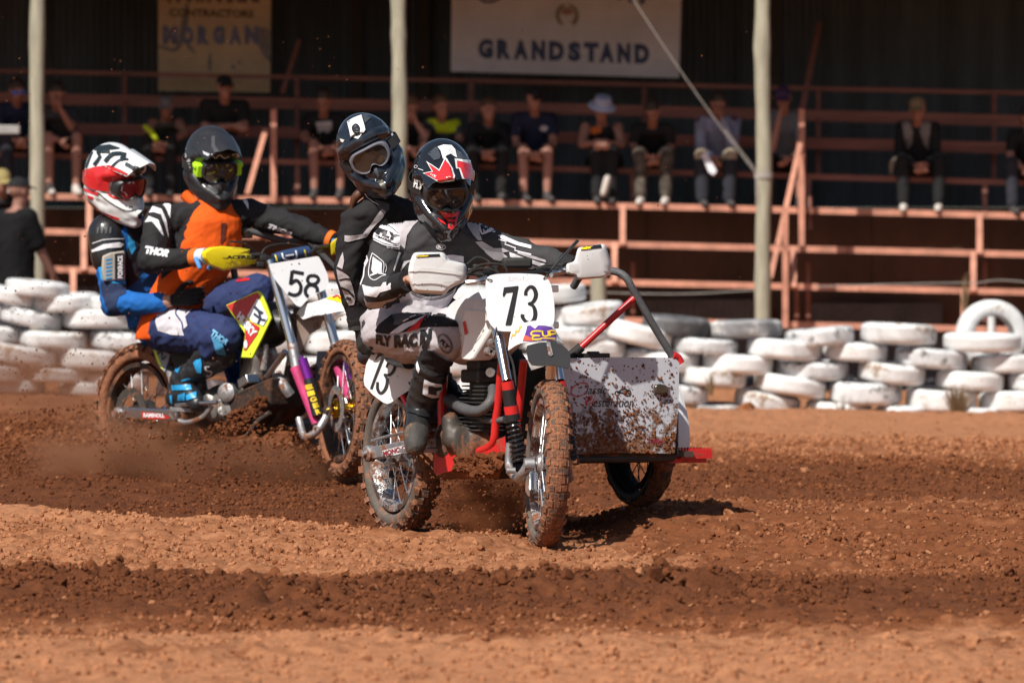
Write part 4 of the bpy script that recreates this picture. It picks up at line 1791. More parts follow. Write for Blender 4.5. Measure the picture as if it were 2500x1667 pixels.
# front fork: two chrome legs with springs and leading links
for s in (-1, 1):
    off = SL * (0.218 if s > 0 else 0.0)
    top, mid, bot = K(1217, 822, 1.16, -0.11) + off, K(1238, 931, 1.27, -0.11) + off, W(1268, 1130, 22.13) + off
    mb = MB()
    mb.tube([top + (top - mid) * 0.75, top, mid], 0.0215, 16, k=1)
    mb.build('fork_leg', M_chrome, b73)
    mb = MB()
    mb.tube([mid, mid.lerp(bot, 0.14)], 0.026, 14, k=1)
    mb.tube([mid.lerp(bot, 0.30), mid.lerp(bot, 0.42)], 0.030, 14, k=1)
    mb.build('fork_clamp', M_red, b73)
    mb = MB()
    mb.tube([mid.lerp(bot, 0.10), mid.lerp(bot, 0.31)], 0.027, 14, k=1)
    mb.tube([mid.lerp(bot, 0.40), mid.lerp(bot, 0.47)], 0.031, 14, k=1)
    mb.tube([mid.lerp(bot, 0.45), mid.lerp(bot, 0.98)], 0.017, 12, k=1)
    mb.build('shock_body', M_black_pl, b73)
    spring(mid.lerp(bot, 0.46), mid.lerp(bot, 0.97), 0.027, 0.0058, 8.5).build('shock_spring', mat('black coil spring', (0.02, 0.02, 0.022), 0.22, vary=0.1, mud=0.16, mscale=20), b73)
    # leading link
    lk0, lk1 = W(1243, 1140, 22.24) + off, W(1264, 1160, 22.10) + off
    ax = cf + SL * 0.075 * s
    mb = MB()
    mb.tube([lk0 + UP * 0.10, lk0, W(1262, 1166, 22.16) + off, lk1.lerp(ax, 0.45) - UP * 0.012, ax], [0.013, 0.017, 0.019, 0.019, 0.022], 12)
    mb.tube([ax - SL * 0.02, ax + SL * 0.02], 0.026, 14, k=1)
    mb.tube([W(1247, 1148, 22.13) + off - SL * 0.018, W(1247, 1148, 22.13) + off + SL * 0.018], 0.013, 10, k=1)
    mb.build('leading_link', M_alu, b73)
mb = MB()
tr = K(1222, 806, 1.17, -0.11)
mb.box(tr + SL * 0.105 + UP * 0.02 - SH * 0.05, SL * 0.14, SH * 0.035, UP * 0.014)
mb.box(tr + SL * 0.105 + UP * 0.17 - SH * 0.06, SL * 0.14, SH * 0.04, UP * 0.014)
mb.tube([tr + SL * 0.105 + UP * 0.2 - SH * 0.1, tr + SL * 0.105 - SH * 0.04], 0.032, 12, k=1)
mb.build('triple_clamp', M_alu_clean, b73, bevel=0.004)
mb = MB()
for (x, y) in ((1203, 838), (1196, 858)):
    p = K(x, y, 1.12, -0.13)
    mb.lathe(p, H73, [(-0.02, 0.008), (-0.02, 0.019), (0.015, 0.019), (0.015, 0.008)], 12, closed=True)
mb.build('steering_damper', M_alu, b73)
mb = MB()
mb.tube([K(1204, 862, 1.05, -0.1), K(1228, 860, 1.1, -0.08)], 0.010, 8, k=1)
mb.build('damper_rod', M_red, b73)
# brake cable hugging the fork
mb = MB()
mb.tube([K(1226, 835, 1.16, -0.08), K(1250, 880, 1.2, -0.08), K(1258, 930, 1.24, -0.07), K(1256, 975, 1.28, -0.08)], 0.005, 6)
mb.build('brake_cable', M_black_rub, b73)

# number plate
zp = zoomer(1180, 640, 280 / 1463)
pl0 = K(1273, 740, 1.24, 0.0)
pn = (SH + UP * 0.12 + SL * -0.02).normalized()
outl = round_poly([zp(30, 190), zp(150, 150), zp(450, 142), zp(770, 158), zp(862, 260), zp(910, 560), zp(905, 790), zp(830, 860), zp(500, 888), zp(160, 880), zp(50, 740), zp(30, 480)], 17, 3)
plate73 = plane_plate(outl, pl0, pn, 0.004).build('number_plate', M_plate, b73, 30)
T = bvh_of([plate73])
decal('number', [
    poly([zp(*p) for p in ((262, 322), (445, 302), (450, 318), (365, 790), (350, 808), (285, 810), (282, 795), (378, 385), (292, 395), (268, 440), (250, 442), (246, 410))]),
    strk([zp(*p) for p in ((540, 425), (545, 370), (590, 318), (640, 330), (668, 390), (665, 450), (628, 512), (568, 532))], [9.0, 8, 8, 9.6, 10.5, 10, 8, 5.5]),
    strk([zp(*p) for p in ((570, 530), (635, 560), (662, 640), (650, 725), (600, 775), (540, 755), (500, 700), (502, 665))], [5.5, 8, 10.5, 10.5, 9, 8, 9.5, 9])],
    T, M_ink, plate73, 0.0015, 30)
decal('embossing', [txt('ELIMINATOR', [zp(320, 240), zp(595, 240), zp(595, 182), zp(320, 182)])], T, mat('embossed white plastic', (0.74, 0.75, 0.77), 0.4), plate73, 0.001, 30)
mb = MB()
for (x, y, x2, y2) in ((110, 230, 20, 215), (765, 215, 870, 90), (163, 830, 150, 970)):
    a_, b_ = on_plane(*zp(x, y), pl0, pn), on_plane(*zp(x2, y2), pl0, pn)
    mb.tube([a_ + pn * 0.003, a_.lerp(b_, 0.5) + pn * 0.008, b_ - pn * 0.02], 0.0026, 6)
mb.build('cable_tie', M_black_pl, b73)

# front mudguard with sticker, black flap below
def fender_point(t, s, r0=0.42, hw=0.085):
    ang = math.radians(62 + 70 * t)
    e1 = -SH
    p = cf + UP * 0.19 + (e1 * math.cos(ang) + UP * math.sin(ang)) * 0.20
    return p + SL * hw * s


gpix = [[(322, 1130), (340, 980), (375, 860), (430, 800), (520, 765)], [(480, 1040), (520, 930), (560, 820), (640, 765), (660, 755)], [(700, 1020), (710, 930), (720, 830), (730, 780), (735, 752)],
        [(900, 1000), (900, 920), (885, 840), (860, 790), (810, 758)], [(1020, 1045), (960, 960), (915, 880), (885, 820), (850, 780)]]
du = [1.34, 1.42, 1.46, 1.43, 1.36]
dv = [-0.10, -0.06, 0.0, 0.06, 0.10]
rows = [[K(*zp(*gpix[i][j]), du[i] - 0.055 * j, dv[i]) for i in range(5)] for j in range(5)]
rows2 = []
for r in rows:
    rows2.append(catmull(r, 4))
cols = list(zip(*rows2))
cols = [catmull(list(c), 3) for c in cols]
mb = MB()
mb.sheet([list(r) for r in zip(*cols)], 0.003)
fender = mb.build('front_mudguard', M_whitepl, b73, 60)
T = bvh_of([fender])
decal('sticker_ground', [poly([zp(*p) for p in ((500, 1010), (545, 880), (560, 815), (600, 808), (660, 850), (700, 808), (790, 812), (870, 830), (925, 905), (930, 985), (820, 995), (600, 1015))])], T,
      mat('purple sticker print', (0.10, 0.035, 0.26), 0.4, vary=0.3, vscale=40), fender, 0.002, 12)
decal('sticker_fade', [poly([zp(*p) for p in ((505, 1008), (530, 930), (600, 960), (640, 1008))])], T, mat('orange sticker print', (0.55, 0.10, 0.05), 0.4), fender, 0.003, 12)
decal('sticker_lettering', [
    strk([zp(*p) for p in ((735, 885), (650, 885), (618, 900), (615, 935), (720, 945))], 3.6, 2), strk([zp(*p) for p in ((720, 945), (640, 950), (632, 990), (740, 985))], 3.6, 2),
    strk([zp(*p) for p in ((750, 880), (760, 940), (800, 950), (828, 935), (822, 880))], 3.6, 2), strk([zp(*p) for p in ((850, 950), (845, 880), (905, 885), (915, 915), (855, 925))], 3.6, 2),
    strk([zp(*p) for p in ((735, 975), (915, 978))], 2.4, 1)], T, mat('yellow sticker print', (0.85, 0.55, 0.03), 0.4), fender, 0.0045, 12)
decal('side_sticker', [strk([zp(*p) for p in ((355, 985), (380, 920), (400, 945), (425, 870), (445, 900), (470, 830), (495, 825))], [2, 5, 3, 6, 3, 6, 3], 2)], T, mat('ochre sticker print', (0.6, 0.36, 0.08), 0.5), fender, 0.003, 10)
fl = [(560, 1065), (640, 1040), (720, 1022), (860, 1015), (990, 1040), (1050, 1090), (1105, 1150), (1112, 1230), (1100, 1340), (1070, 1355), (960, 1330), (900, 1315), (700, 1322), (620, 1310), (580, 1260), (548, 1130)]
fp = K(*zp(830, 1170), 1.50, 0.02)
flap = plane_plate([zp(*p) for p in fl], fp, (SH + UP * 0.30 + SL * 0.12), 0.005).build('mud_flap', mat('black rubber flap', (0.030, 0.030, 0.032), 0.6, vary=0.1, specks=0.3, sscale=40, mudcol=(0.16, 0.13, 0.11)), b73, 30)
decal('flap_strap', [poly([zp(*p) for p in ((800, 1020), (850, 1018), (888, 1180), (860, 1200), (830, 1190))])], bvh_of([flap]), M_alu, b73, 0.004, 20)
mb = MB()
mb.tube([fp + SL * 0.015 - SH * 0.03, fp + SL * 0.015 + UP * -0.1 - SH * 0.05], 0.0215, 12, k=1)
mb.build('fork_brace', M_chrome, b73)

# tank, seat, side covers
mb = MB()
tk = [(1.05, 0.93, 0.055, 0.03), (0.98, 0.92, 0.13, 0.13), (0.85, 0.90, 0.15, 0.155), (0.70, 0.87, 0.14, 0.145), (0.58, 0.84, 0.10, 0.10), (0.54, 0.83, 0.06, 0.05)]
rings = []
for u, z, hw, hh in tk:
    r = []
    for j in range(20):
        a = 2 * math.pi * j / 20
        ca, sa = math.cos(a), math.sin(a)
        r.append(R73.P(u, hw * (abs(ca) ** 0.75) * (1 if ca > 0 else -1), z + hh * (abs(sa) ** 0.75) * (1 if sa > 0 else -1)))
    rings.append(r)
mb.loft(rings)
# side wing of the tank as seen under the plate
tank = place(remesh(mb, 0.012, 4), 'fuel_tank', M_whitepl, b73)
z2 = zoomer(850, 750, 0.3827)
wingp = [(735, 10), (890, 20), (915, 130), (905, 160), (800, 330), (775, 342), (720, 335), (716, 300), (730, 230), (740, 160), (725, 100)]
wing = MB()
wn_ = (-L73 * 0.6 + H73 * 0.8).normalized()
p0w = K(1160, 830, 0.98, -0.15)
wing.plate([on_plane(*z2(*p), p0w, wn_) for p in wingp], L73 * 0.10 - H73 * 0.02)
wingo = wing.build('tank_wing', M_whitepl, b73, 30, bevel=0.012)
decal('red_flash', [poly([z2(*p) for p in ((730, 95), (748, 85), (765, 165), (745, 178))])], bvh_of([wingo, tank]), mat('red sticker', (0.6, 0.03, 0.03), 0.4), b73, 0.004)
mb = MB()
rings = []
for u, z, hw in ((0.62, 0.86, 0.10), (0.45, 0.85, 0.13), (0.2, 0.86, 0.13), (-0.05, 0.88, 0.11), (-0.18, 0.88, 0.07)):
    rings.append([R73.P(u, hw * math.cos(a), z + 0.05 * math.sin(a)) for a in [2 * math.pi * j / 16 for j in range(16)]])
mb.loft(rings)
mb.build('seat', M_black_rub, b73)
mb = MB()
mb.tube([K(893, 869, -0.2, -0.14), K(925, 862, 0.0, -0.14), K(1000, 880, 0.35, -0.13)], [0.040, 0.042, 0.038], 18)
mb.build('silencer', mat('blue black silencer', (0.05, 0.055, 0.075), 0.45, 0.3, mud=0.1), b73)
# side number plate
zb = zoomer(880, 820, 0.2041)
sp = [(240, 150), (310, 190), (480, 222), (700, 275), (672, 430), (655, 592), (620, 625), (500, 700), (360, 800), (320, 812), (270, 795), (150, 705), (50, 595), (38, 520), (68, 340), (130, 215)]
spn = (-L73 * 0.60 + H73 * 0.78 + UP * 0.05).normalized()
sp0 = K(955, 915, 0.14, -0.24)
splate = plane_plate([zb(*p) for p in sp], sp0, spn, 0.004).build('side_number_plate', M_plate, b73, 30)
decal('side_number', [
    strk([zb(*p) for p in ((178, 290), (215, 235), (240, 228), (310, 245))], [1.5, 6, 7, 8], 2), strk([zb(*p) for p in ((275, 245), (215, 400), (165, 530), (128, 635))], [8, 7, 6.5, 6.5], 3),
    strk([zb(*p) for p in ((308, 375), (335, 325), (385, 295), (415, 330), (400, 410), (350, 465), (280, 460))], [4, 6, 6.5, 7.5, 7.5, 6.5, 5]),
    strk([zb(*p) for p in ((285, 460), (320, 520), (308, 610), (270, 670), (232, 680), (205, 630), (205, 550))], [5, 7.5, 8, 7, 7, 7.5, 6.5])],
    bvh_of([splate]), M_ink, splate, 0.002, 20)

# engine
mb = MB()
ce = R73.P(0.84, -0.005, 0)
rings_z = [0.46 + i * 0.0165 for i in range(12)]
for i, z in enumerate(rings_z):
    c = R73.P(0.83 + 0.012 * i / 11, 0, z)
    hw = 0.098 if i < 9 else 0.09
    pts = []
    for (a, b) in ((-1, -0.6), (-0.6, -1), (0.6, -1), (1, -0.6), (1, 0.6), (0.6, 1), (-0.6, 1), (-1, 0.6)):
        pts.append(c + H73 * hw * a + L73 * hw * b)
    fin = MB()
    fin.plate(pts, UP * 0.0055)
    fin.build('cooling_fin', M_engine, b73, 20)
mb.tube([R73.P(0.83, 0, 0.40), R73.P(0.842, 0, 0.66)], 0.072, 20, k=1)
mb.build('cylinder', M_engine, b73)
mb = MB()
mb.box(R73.P(0.845, 0, 0.685), H73 * 0.085, L73 * 0.085, UP * 0.028)
mb.box(R73.P(0.845, 0.0, 0.73), H73 * 0.06, L73 * 0.07, UP * 0.025)
mb.build('cylinder_head', M_engine, b73, bevel=0.01)
p = K(1197, 909, 0.93, -0.07)
mb = MB()
mb.lathe(p, (H73 - L73 * 0.5).normalized(), [(-0.03, 0.022), (0.0, 0.022), (0.006, 0.019), (0.006, 0.009), (0.002, 0.008), (0.002, 0.001)], 18)
mb.build('valve_cap', M_alu_clean, b73)
mb = MB()
mb.ell(R73.P(0.74, 0.0, 0.40), H73 * 0.19, L73 * 0.11, UP * 0.10, 24, 14)
mb.lathe(R73.P(0.82, -0.085, 0.405), -L73, [(-0.06, 0.085), (0.0, 0.085), (0.015, 0.078), (0.022, 0.05), (0.024, 0.001)], 24)
mb.lathe(R73.P(0.62, -0.09, 0.41), -L73, [(-0.06, 0.08), (0.0, 0.08), (0.02, 0.07), (0.03, 0.04), (0.032, 0.001)], 24)
mb.capsule(R73.P(0.70, -0.10, 0.50), R73.P(0.72, -0.10, 0.42), 0.04, 0.045)
place(remesh(mb, 0.011, 3, folds=0.002, fscale=20), 'crankcase', M_engine2, b73)
mb = MB()
mb.ell(K(1098, 1068, 0.62, -0.2), (H73 * 0.8 + L73 * 0.4) * 0.045, UP * 0.05, L73 * 0.03, 16, 10)
mb.build('ignition_cover', mat('dusty smoked cover', (0.045, 0.038, 0.034), 0.4, 0.1, mud=0.34), b73)
mb = MB()
mb.tube([K(1203, 948, 0.95, -0.02), K(1203, 965, 1.0, -0.06), K(1194, 985, 1.02, -0.10), K(1170, 1003, 0.96, -0.14), K(1135, 999, 0.8, -0.17), K(1096, 976, 0.55, -0.18)], [0.021, 0.021, 0.022, 0.022, 0.024, 0.026], 14)
mb.build('exhaust_pipe', M_pipe, b73)
mb = MB()
for i in range(5):
    t = i / 4
    p = K(1098 + 26 * t, 978 + 14 * t, 0.56 + 0.12 * t, -0.18)
    mb.lathe(p, H73 * 0.9 + UP * -0.25, [(-0.004, 0.029), (0.004, 0.029)], 14)
mb.build('pipe_shield', M_black_pl, b73)
mb = MB()
mb.tube([K(1232, 1024, 1.06, -0.06), K(1200, 1027, 0.98, -0.1), K(1158, 1018, 0.8, -0.14)], 0.014, 10)
mb.build('oil_pipe', M_pipe, b73)
# frame
for s in (-1, 1):
    mb = MB()
    o = L73 * (0.05 * s + 0.05)
    mb.tube([K(1225, 880, 1.1, -0.06) + o, K(1218, 960, 1.05, -0.06) + o, K(1210, 1030, 1.02, -0.07) + o, K(1198, 1088, 0.98, -0.08) + o, K(1130, 1106, 0.75, -0.1) + o, K(1068, 1085, 0.5, -0.1) + o], 0.017, 12)
    mb.build('down_tube', M_red, b73)
mb = MB()
mb.tube([R73.P(1.12, 0, 0.90), R73.P(0.8, 0, 0.86), R73.P(0.45, 0, 0.78), R73.P(0.40, 0, 0.45), R73.P(0.48, 0, 0.32)], 0.02, 10)
mb.build('backbone_tube', M_red, b73)
# bash plate in three folded faces
def face3(pix, name, m, th=0.004):
    mb = MB()
    pts = [K(*z2(x, y), u, v) for x, y, u, v in pix]
    mb.plate(pts, L73 * th - H73 * th)
    return mb.build(name, m, b73, 30)


face3([(548, 842, 0.55, -0.15), (572, 900, 0.56, -0.18), (560, 1068, 0.55, -0.18), (545, 1040, 0.53, -0.16)], 'bash_plate_edge', M_red_mud)
face3([(572, 900, 0.56, -0.18), (700, 905, 0.72, -0.16), (888, 916, 0.96, -0.12), (935, 850, 1.0, -0.10), (1002, 822, 1.06, -0.07), (1006, 935, 1.07, -0.07), (985, 1000, 1.05, -0.07), (700, 1030, 0.74, -0.16), (562, 1070, 0.55, -0.19)], 'bash_plate', M_red_mud)
face3([(562, 1070, 0.55, -0.19), (700, 1030, 0.74, -0.16), (985, 1000, 1.05, -0.07), (960, 1090, 0.98, 0.05), (600, 1100, 0.6, 0.0)], 'bash_plate_floor', mat('mud caked steel', (0.12, 0.05, 0.03), 0.9, mud=0.6))
pts, sz = [], []
for i in range(190):
    t, q = rng.random(), rng.random()
    x = 680 + 300 * t
    y = 945 + (125 - 60 * abs(t - 0.5)) * q
    pts.append(tuple(K(*z2(x, y), 0.70 + 0.36 * t + 0.02, -0.17 + 0.09 * t - 0.01 * rng.random())))
    sz.append(0.008 + 0.014 * rng.random())
mo = scatter('mud_clump', [tuple(V(p) - b73.location) for p in pts], sz, M_mud, None, None, b73)
# swing arm
mb = MB()
a_, b_ = R73.P(-0.03, -0.135, 0), R73.P(0.60, -0.13, 0)
a_.z, b_.z = W(919, 1107, a_.y).z, W(1040, 1078, b_.y).z
mb.bar(a_, b_, 0.03, 0.055)
mb.bar(a_ + L73 * 0.27, b_ + L73 * 0.26, 0.03, 0.055)
sw = mb.build('swing_arm', M_alu, b73, 30, bevel=0.006)
decal('swing_arm_sticker', [poly([zb(*p) for p in ((262, 1372), (540, 1300), (560, 1385), (275, 1462))])], bvh_of([sw]), mat('white sticker', (0.7, 0.7, 0.72), 0.4, mud=0.15), b73, 0.0015, 12)
decal('swing_arm_lettering', [txt('MONO CROSS', [zb(278, 1440), zb(700, 1330), zb(690, 1262), zb(270, 1378)], bold=0.05)], bvh_of([sw]), mat('maroon sticker print', (0.25, 0.02, 0.03), 0.4), b73, 0.003, 12)
mb = MB()
mb.lathe(a_ - L73 * 0.016, -L73, [(-0.02, 0.036), (0.008, 0.036), (0.014, 0.028), (0.014, 0.016), (0.03, 0.016), (0.032, 0.001)], 18)
mb.build('axle_adjuster', M_alu, b73, 30)
mb = MB()
mb.tube([a_ + UP * 0.055, (a_ + b_) / 2 + UP * 0.065, b_ + UP * 0.05], 0.007, 8)
mb.build('brake_rod', M_alu, b73)
mb = MB()
pg = K(1012, 1100, 0.58, -0.22)
mb.bar(pg - L73 * 0.06, pg + L73 * 0.10, 0.05, 0.018)
mb.bar(pg + L73 * 0.1, R73.P(0.5, -0.02, 0.33), 0.02, 0.03)
mb.build('foot_peg', M_alu, b73)
# rear mudguard and sub-frame
mb = MB()
rows = []
for i in range(9):
    a = math.radians(20 + 100 * i / 8)
    p = cr_ + H73 * math.cos(a) * 0.40 + UP * math.sin(a) * 0.42
    rows.append([p - L73 * 0.075 - UP * 0.02, p - L73 * 0.04, p + L73 * 0.04, p + L73 * 0.075 - UP * 0.02])
mb.sheet(rows, 0.003)
mb.build('rear_mudguard', M_black_pl, b73, 60)
mb = MB()
mb.tube([R73.P(0.45, -0.08, 0.80), R73.P(0.1, -0.09, 0.82), R73.P(-0.15, -0.08, 0.84)], 0.013, 8)
mb.tube([R73.P(0.42, -0.08, 0.42), R73.P(0.2, -0.10, 0.6), R73.P(0.0, -0.09, 0.80)], 0.012, 8)
mb.build('rear_subframe', M_red, b73)

# handlebar, levers, guards
zg = zoomer(800, 250, 0.38255)
gl, gr = K(1070, 662, 1.02, -0.28), K(1432, 640, 1.05, 0.385)
mb = MB()
mb.tube([gl + (gl - gr) * 0.12, gl, K(1165, 668, 1.10, -0.12), K(1220, 672, 1.12, -0.04), K(1295, 668, 1.13, 0.08), K(1375, 655, 1.08, 0.25), gr, gr + (gr - gl) * 0.1], 0.0115, 12)
mb.build('handlebar', mat('dark handlebar steel', (0.05, 0.05, 0.052), 0.35, 0.7), b73)
mb = MB()
mb.box(K(1262, 642, 1.09, 0.03), SL * 0.062, SH * 0.03, UP * 0.022)
mb.build('crossbar_pad', M_black_rub, b73, bevel=0.012)
mb = MB()
mb.tube([K(1138, 690, 1.14, -0.16), K(1165, 687, 1.16, -0.12), K(1188, 678, 1.16, -0.07)], 0.012, 8)
mb.build('lever', M_alu_clean, b73)
mb = MB()
mb.tube([K(1345, 668, 1.12, 0.16), K(1400, 656, 1.12, 0.28)], [0.018, 0.014], 8)
mb.build('lever', M_alu_clean, b73)
for i, pts in enumerate((((1140, 645), (1165, 628), (1195, 640), (1222, 672)), ((1150, 660), (1180, 645), (1230, 648), (1240, 680)), ((1140, 668), (1170, 655), (1210, 662), (1225, 690)),
                         ((1300, 660), (1330, 652), (1360, 655), (1390, 640)), ((1285, 668), (1330, 648), (1370, 648), (1400, 645)))):
    mb = MB()
    mb.tube([K(x, y, 1.13 + 0.02 * k, -0.15 + 0.05 * k + (0.3 if i > 2 else 0)) for k, (x, y) in enumerate(pts)], 0.0045, 6)
    mb.build('control_cable', M_black_rub, b73)
mb = MB()
for (x, y) in ((1150, 662), (1163, 652), (1172, 671), (1190, 658), (1208, 650), (1318, 662), (1338, 655)):
    mb.box(K(x, y, 1.1, -0.1 + (x - 1160) * 0.0016), SL * 0.014, SH * 0.014, UP * 0.012)
mb.build('switch_cluster', M_engine, b73, bevel=0.004)
mb = MB()
mb.tube([K(1327, 690, 1.2, 0.12), K(1345, 660, 1.18, 0.14), K(1385, 615, 1.15, 0.2), K(1410, 588, 1.12, 0.24)], [0.004, 0.004, 0.006, 0.008], 7)
mb.build('clutch_lever', M_black_pl, b73)


def guard(pix, u, v0, v1, x0, x1, name, m, inset=0.86, deep=0.10, fwd=0.055):
    P2 = round_poly(pix, 7, 3)
    cx = sum(p[0] for p in P2) / len(P2)
    cy = sum(p[1] for p in P2) / len(P2)
    rings = []
    for sc, du in ((0.60, fwd), (inset, fwd * 0.92), (0.955, fwd * 0.6), (1.0, 0.0), (1.0, -deep * 0.5), (0.99, -deep)):
        r = []
        for (x, y) in P2:
            xx, yy = cx + (x - cx) * sc, cy + (y - cy) * sc
            v = v0 + (v1 - v0) * (xx - x0) / (x1 - x0)
            r.append(K(xx, yy, u + du, v))
        rings.append(r)
    mb = MB()
    n = len(P2)
    mb.loft(rings, caps=False)
    mb.f.append(tuple(range(n - 1, -1, -1)))
    mb.m.append(0)
    return mb.build(name, m, b73, 40)


gA = guard([zg(*p) for p in ((545, 965), (565, 956), (735, 955), (757, 975), (768, 1003), (878, 1028), (890, 1062), (885, 1140), (832, 1162), (778, 1190), (745, 1226), (545, 1215), (516, 1130), (514, 1060), (530, 1000))],
           1.10, -0.36, -0.14, 997, 1141, 'hand_guard', M_whitepl)
z3 = zoomer(1000, 550, 0.4783)
gB = guard([z3(*p) for p in ((795, 196), (840, 186), (858, 114), (985, 94), (1002, 102), (1030, 198), (1026, 226), (1028, 252), (990, 268), (850, 279), (842, 256), (796, 250))],
           1.14, 0.22, 0.46, 1380, 1491, 'hand_guard', M_whitepl)
for g, q in ((gA, [zg(565, 990), zg(718, 984), zg(717, 968), zg(566, 974)]), (gB, [z3(873, 128), z3(980, 115), z3(978, 98), z3(871, 112)])):
    Tg = bvh_of([g])
    decal('guard_sticker', [poly(q)], Tg, M_ink, g, 0.002, 8)
    qq = quad_map(q)
    decal('guard_lettering', [txt('maier', [tuple(qq(0.03, 0.15)), tuple(qq(0.52, 0.15)), tuple(qq(0.52, 0.9)), tuple(qq(0.03, 0.9))], bold=0.06)], Tg, mat('yellow guard print', (0.9, 0.66, 0.02), 0.4), g, 0.004, 8)
# moulded steps on the guards
for g, ln in ((gA, ((520, 1075), (600, 1062), (740, 1075), (885, 1092))), (gA, ((530, 1150), (640, 1140), (760, 1150), (840, 1140)))):
    Tg = bvh_of([g])
    decal('guard_rib', [strk([zg(*p) for p in ln], 5, 4)], Tg, M_whitepl, g, 0.006, 6)

# ------------------------------------------------------------------ sidecar body of rig 73
pan0 = R73.P(0.95, 0.6, 0.5)
pn2 = H73.copy()
zs = zoomer(1350, 850, 400 / 1394)
M_panel = mat('white sidecar panel', (0.57, 0.585, 0.64), 0.3, vary=0.05, specks=0.85, sscale=58, mud=0.40, mscale=24, low=(0.36, 0.74), mudcol=(0.21, 0.098, 0.052), mbump=1.0)
pp = [(50, 160), (140, 85), (700, 76), (1040, 84), (1075, 125), (1068, 500), (1036, 890), (1000, 895), (500, 888), (160, 905), (110, 600)]
panel = plane_plate([zs(*p) for p in pp], pan0, pn2, 0.006).build('front_panel', M_panel, b73, 30)
T = bvh_of([panel])
M_pred = mat('red script print', (0.62, 0.03, 0.04), 0.4, mud=0.22, mscale=30)
M_pblk = mat('black script print', (0.03, 0.03, 0.04), 0.4, mud=0.30, mscale=30)
decal('red_script', [strk([zs(*p) for p in ((290, 325), (285, 300), (220, 298), (165, 340), (155, 385), (200, 408), (255, 395), (275, 370))], [2.2, 3, 2, 2.6, 3.6, 2.4, 2, 1.5]),
                     strk([zs(*p) for p in ((275, 420), (330, 408), (320, 440), (275, 452), (300, 478), (345, 450))], 2.4), strk([zs(*p) for p in ((300, 410), (280, 490))], 2.4),
                     strk([zs(*p) for p in ((355, 425), (340, 450), (358, 455))], 2.0)], T, M_pred, panel, 0.0015, 8)
decal('black_script', [txt('lassic', [zs(280, 388), zs(460, 388), zs(460, 318), zs(280, 318)], shear=0.3), txt('estoration', [zs(345, 498), zs(685, 498), zs(685, 425), zs(345, 425)], shear=0.3)], T, M_pblk, panel, 0.0015, 8)
decal('motorcycle_emblem', [ring(*zs(545, 382), 6, 6.4, 2), ring(*zs(640, 380), 7.4, 8, 2.2), strk([zs(545, 380), zs(585, 350), zs(620, 345), zs(640, 380)], 2.6), strk([zs(560, 372), zs(600, 378), zs(630, 360)], 3.6),
                            strk([zs(605, 330), zs(612, 350)], 2)], T, M_ink, panel, 0.0015, 8)
decal('maker_lettering', [txt('YAMAHA', [zs(805, 808), zs(938, 812), zs(938, 768), zs(805, 762)], bold=0.04)], T, mat('maroon panel print', (0.30, 0.03, 0.06), 0.4, mud=0.25, mscale=30), panel, 0.0015, 8)
for (x, y) in ((213, 103), (460, 92), (995, 128), (1003, 332), (450, 235), (530, 322)):
    mb = MB()
    c = on_plane(*zs(x, y), pan0, pn2)
    mb.lathe(c, pn2, [(0, 0.0085), (0.004, 0.007), (0.006, 0.001)], 10)
    mb.build('bolt', M_alu_clean, b73)
mb = MB()
mb.plate([on_plane(*zs(*p), pan0, pn2) + pn2 * 0.024 for p in ((858, 312), (890, 302), (945, 312), (966, 345), (962, 380), (905, 392), (848, 385), (846, 340))], -pn2 * 0.022)
lt = mb.build('panel_latch', mat('glossy dark latch', (0.05, 0.04, 0.03), 0.15, vary=0.3, coat=0.8, mud=0.2, mscale=30), b73, 30, bevel=0.006)  # dark latch on the panel, gives no light
# mud lumps thrown onto the panel
pts, sz = [], []
for i in range(900):
    y = 120 + 770 * rng.random() ** 0.5
    x = 170 + 860 * rng.random()
    if rng.random() > 0.25 + 0.75 * (y / 890) * (1.15 - x / 1400):
        continue
    pts.append(tuple(on_plane(*zs(x, y), pan0, pn2) + pn2 * 0.001 - b73.location))
    sz.append(0.0035 + 0.0065 * rng.random() ** 2)
scatter('panel_mud', pts, sz, soil_mat('dried mud splash', False, 0.5), None, None, b73)
# tub: side wall, floor, rear
mb = MB()
q = [R73.P(u, v, z) for u, v, z in ((0.945, 0.30, 0.75), (0.945, 0.30, 0.35), (0.0, 0.28, 0.33), (0.0, 0.28, 0.60))]
mb.plate(q, L73 * 0.006)
mb.build('tub_side', M_black_pl, b73, 30)
mb = MB()
mb.plate([R73.P(u, v, z) for u, v, z in ((0.945, 0.84, 0.74), (0.945, 0.84, 0.35), (0.45, 0.88, 0.34), (0.1, 0.88, 0.34), (0.1, 0.88, 0.68), (0.5, 0.88, 0.70))], L73 * 0.006)
mb.build('tub_shade_wall', M_black_pl, b73, 30)  # outer wall added to keep the sun off the sidecar wheel
mb = MB()
mb.box(R73.P(0.39, 0.60, 0.350), H73 * 0.53, L73 * 0.33, UP * 0.012)
mb.build('tub_floor', mat('muddy plywood floor', (0.07, 0.045, 0.035), 0.9, mud=0.4), b73, 30)
mb = MB()
mb.tube([R73.P(0.91, 0.28, 0.335), R73.P(0.91, 0.83, 0.335), R73.P(-0.1, 0.83, 0.335)], 0.018, 10, k=1)
mb.tube([R73.P(0.93, 0.02, 0.30), R73.P(0.93, 0.30, 0.30)], 0.022, 10, k=1)
mb.tube([R73.P(0.3, 0.05, 0.32), R73.P(0.3, 0.95, 0.32)], 0.022, 10, k=1)
mb.build('chassis_tube', M_engine, b73)
mb = MB()
mb.tube([R73.P(0.8, 0.05, 0.28), R73.P(0.8, 0.32, 0.29)], 0.028, 10, k=1)
mb.tube([K(1400, 1126, 0.9, 0.28), K(1412, 1126, 0.92, 0.30)], 0.016, 10, k=1)
mb.build('chassis_joint', M_engine2, b73)
mb = MB()
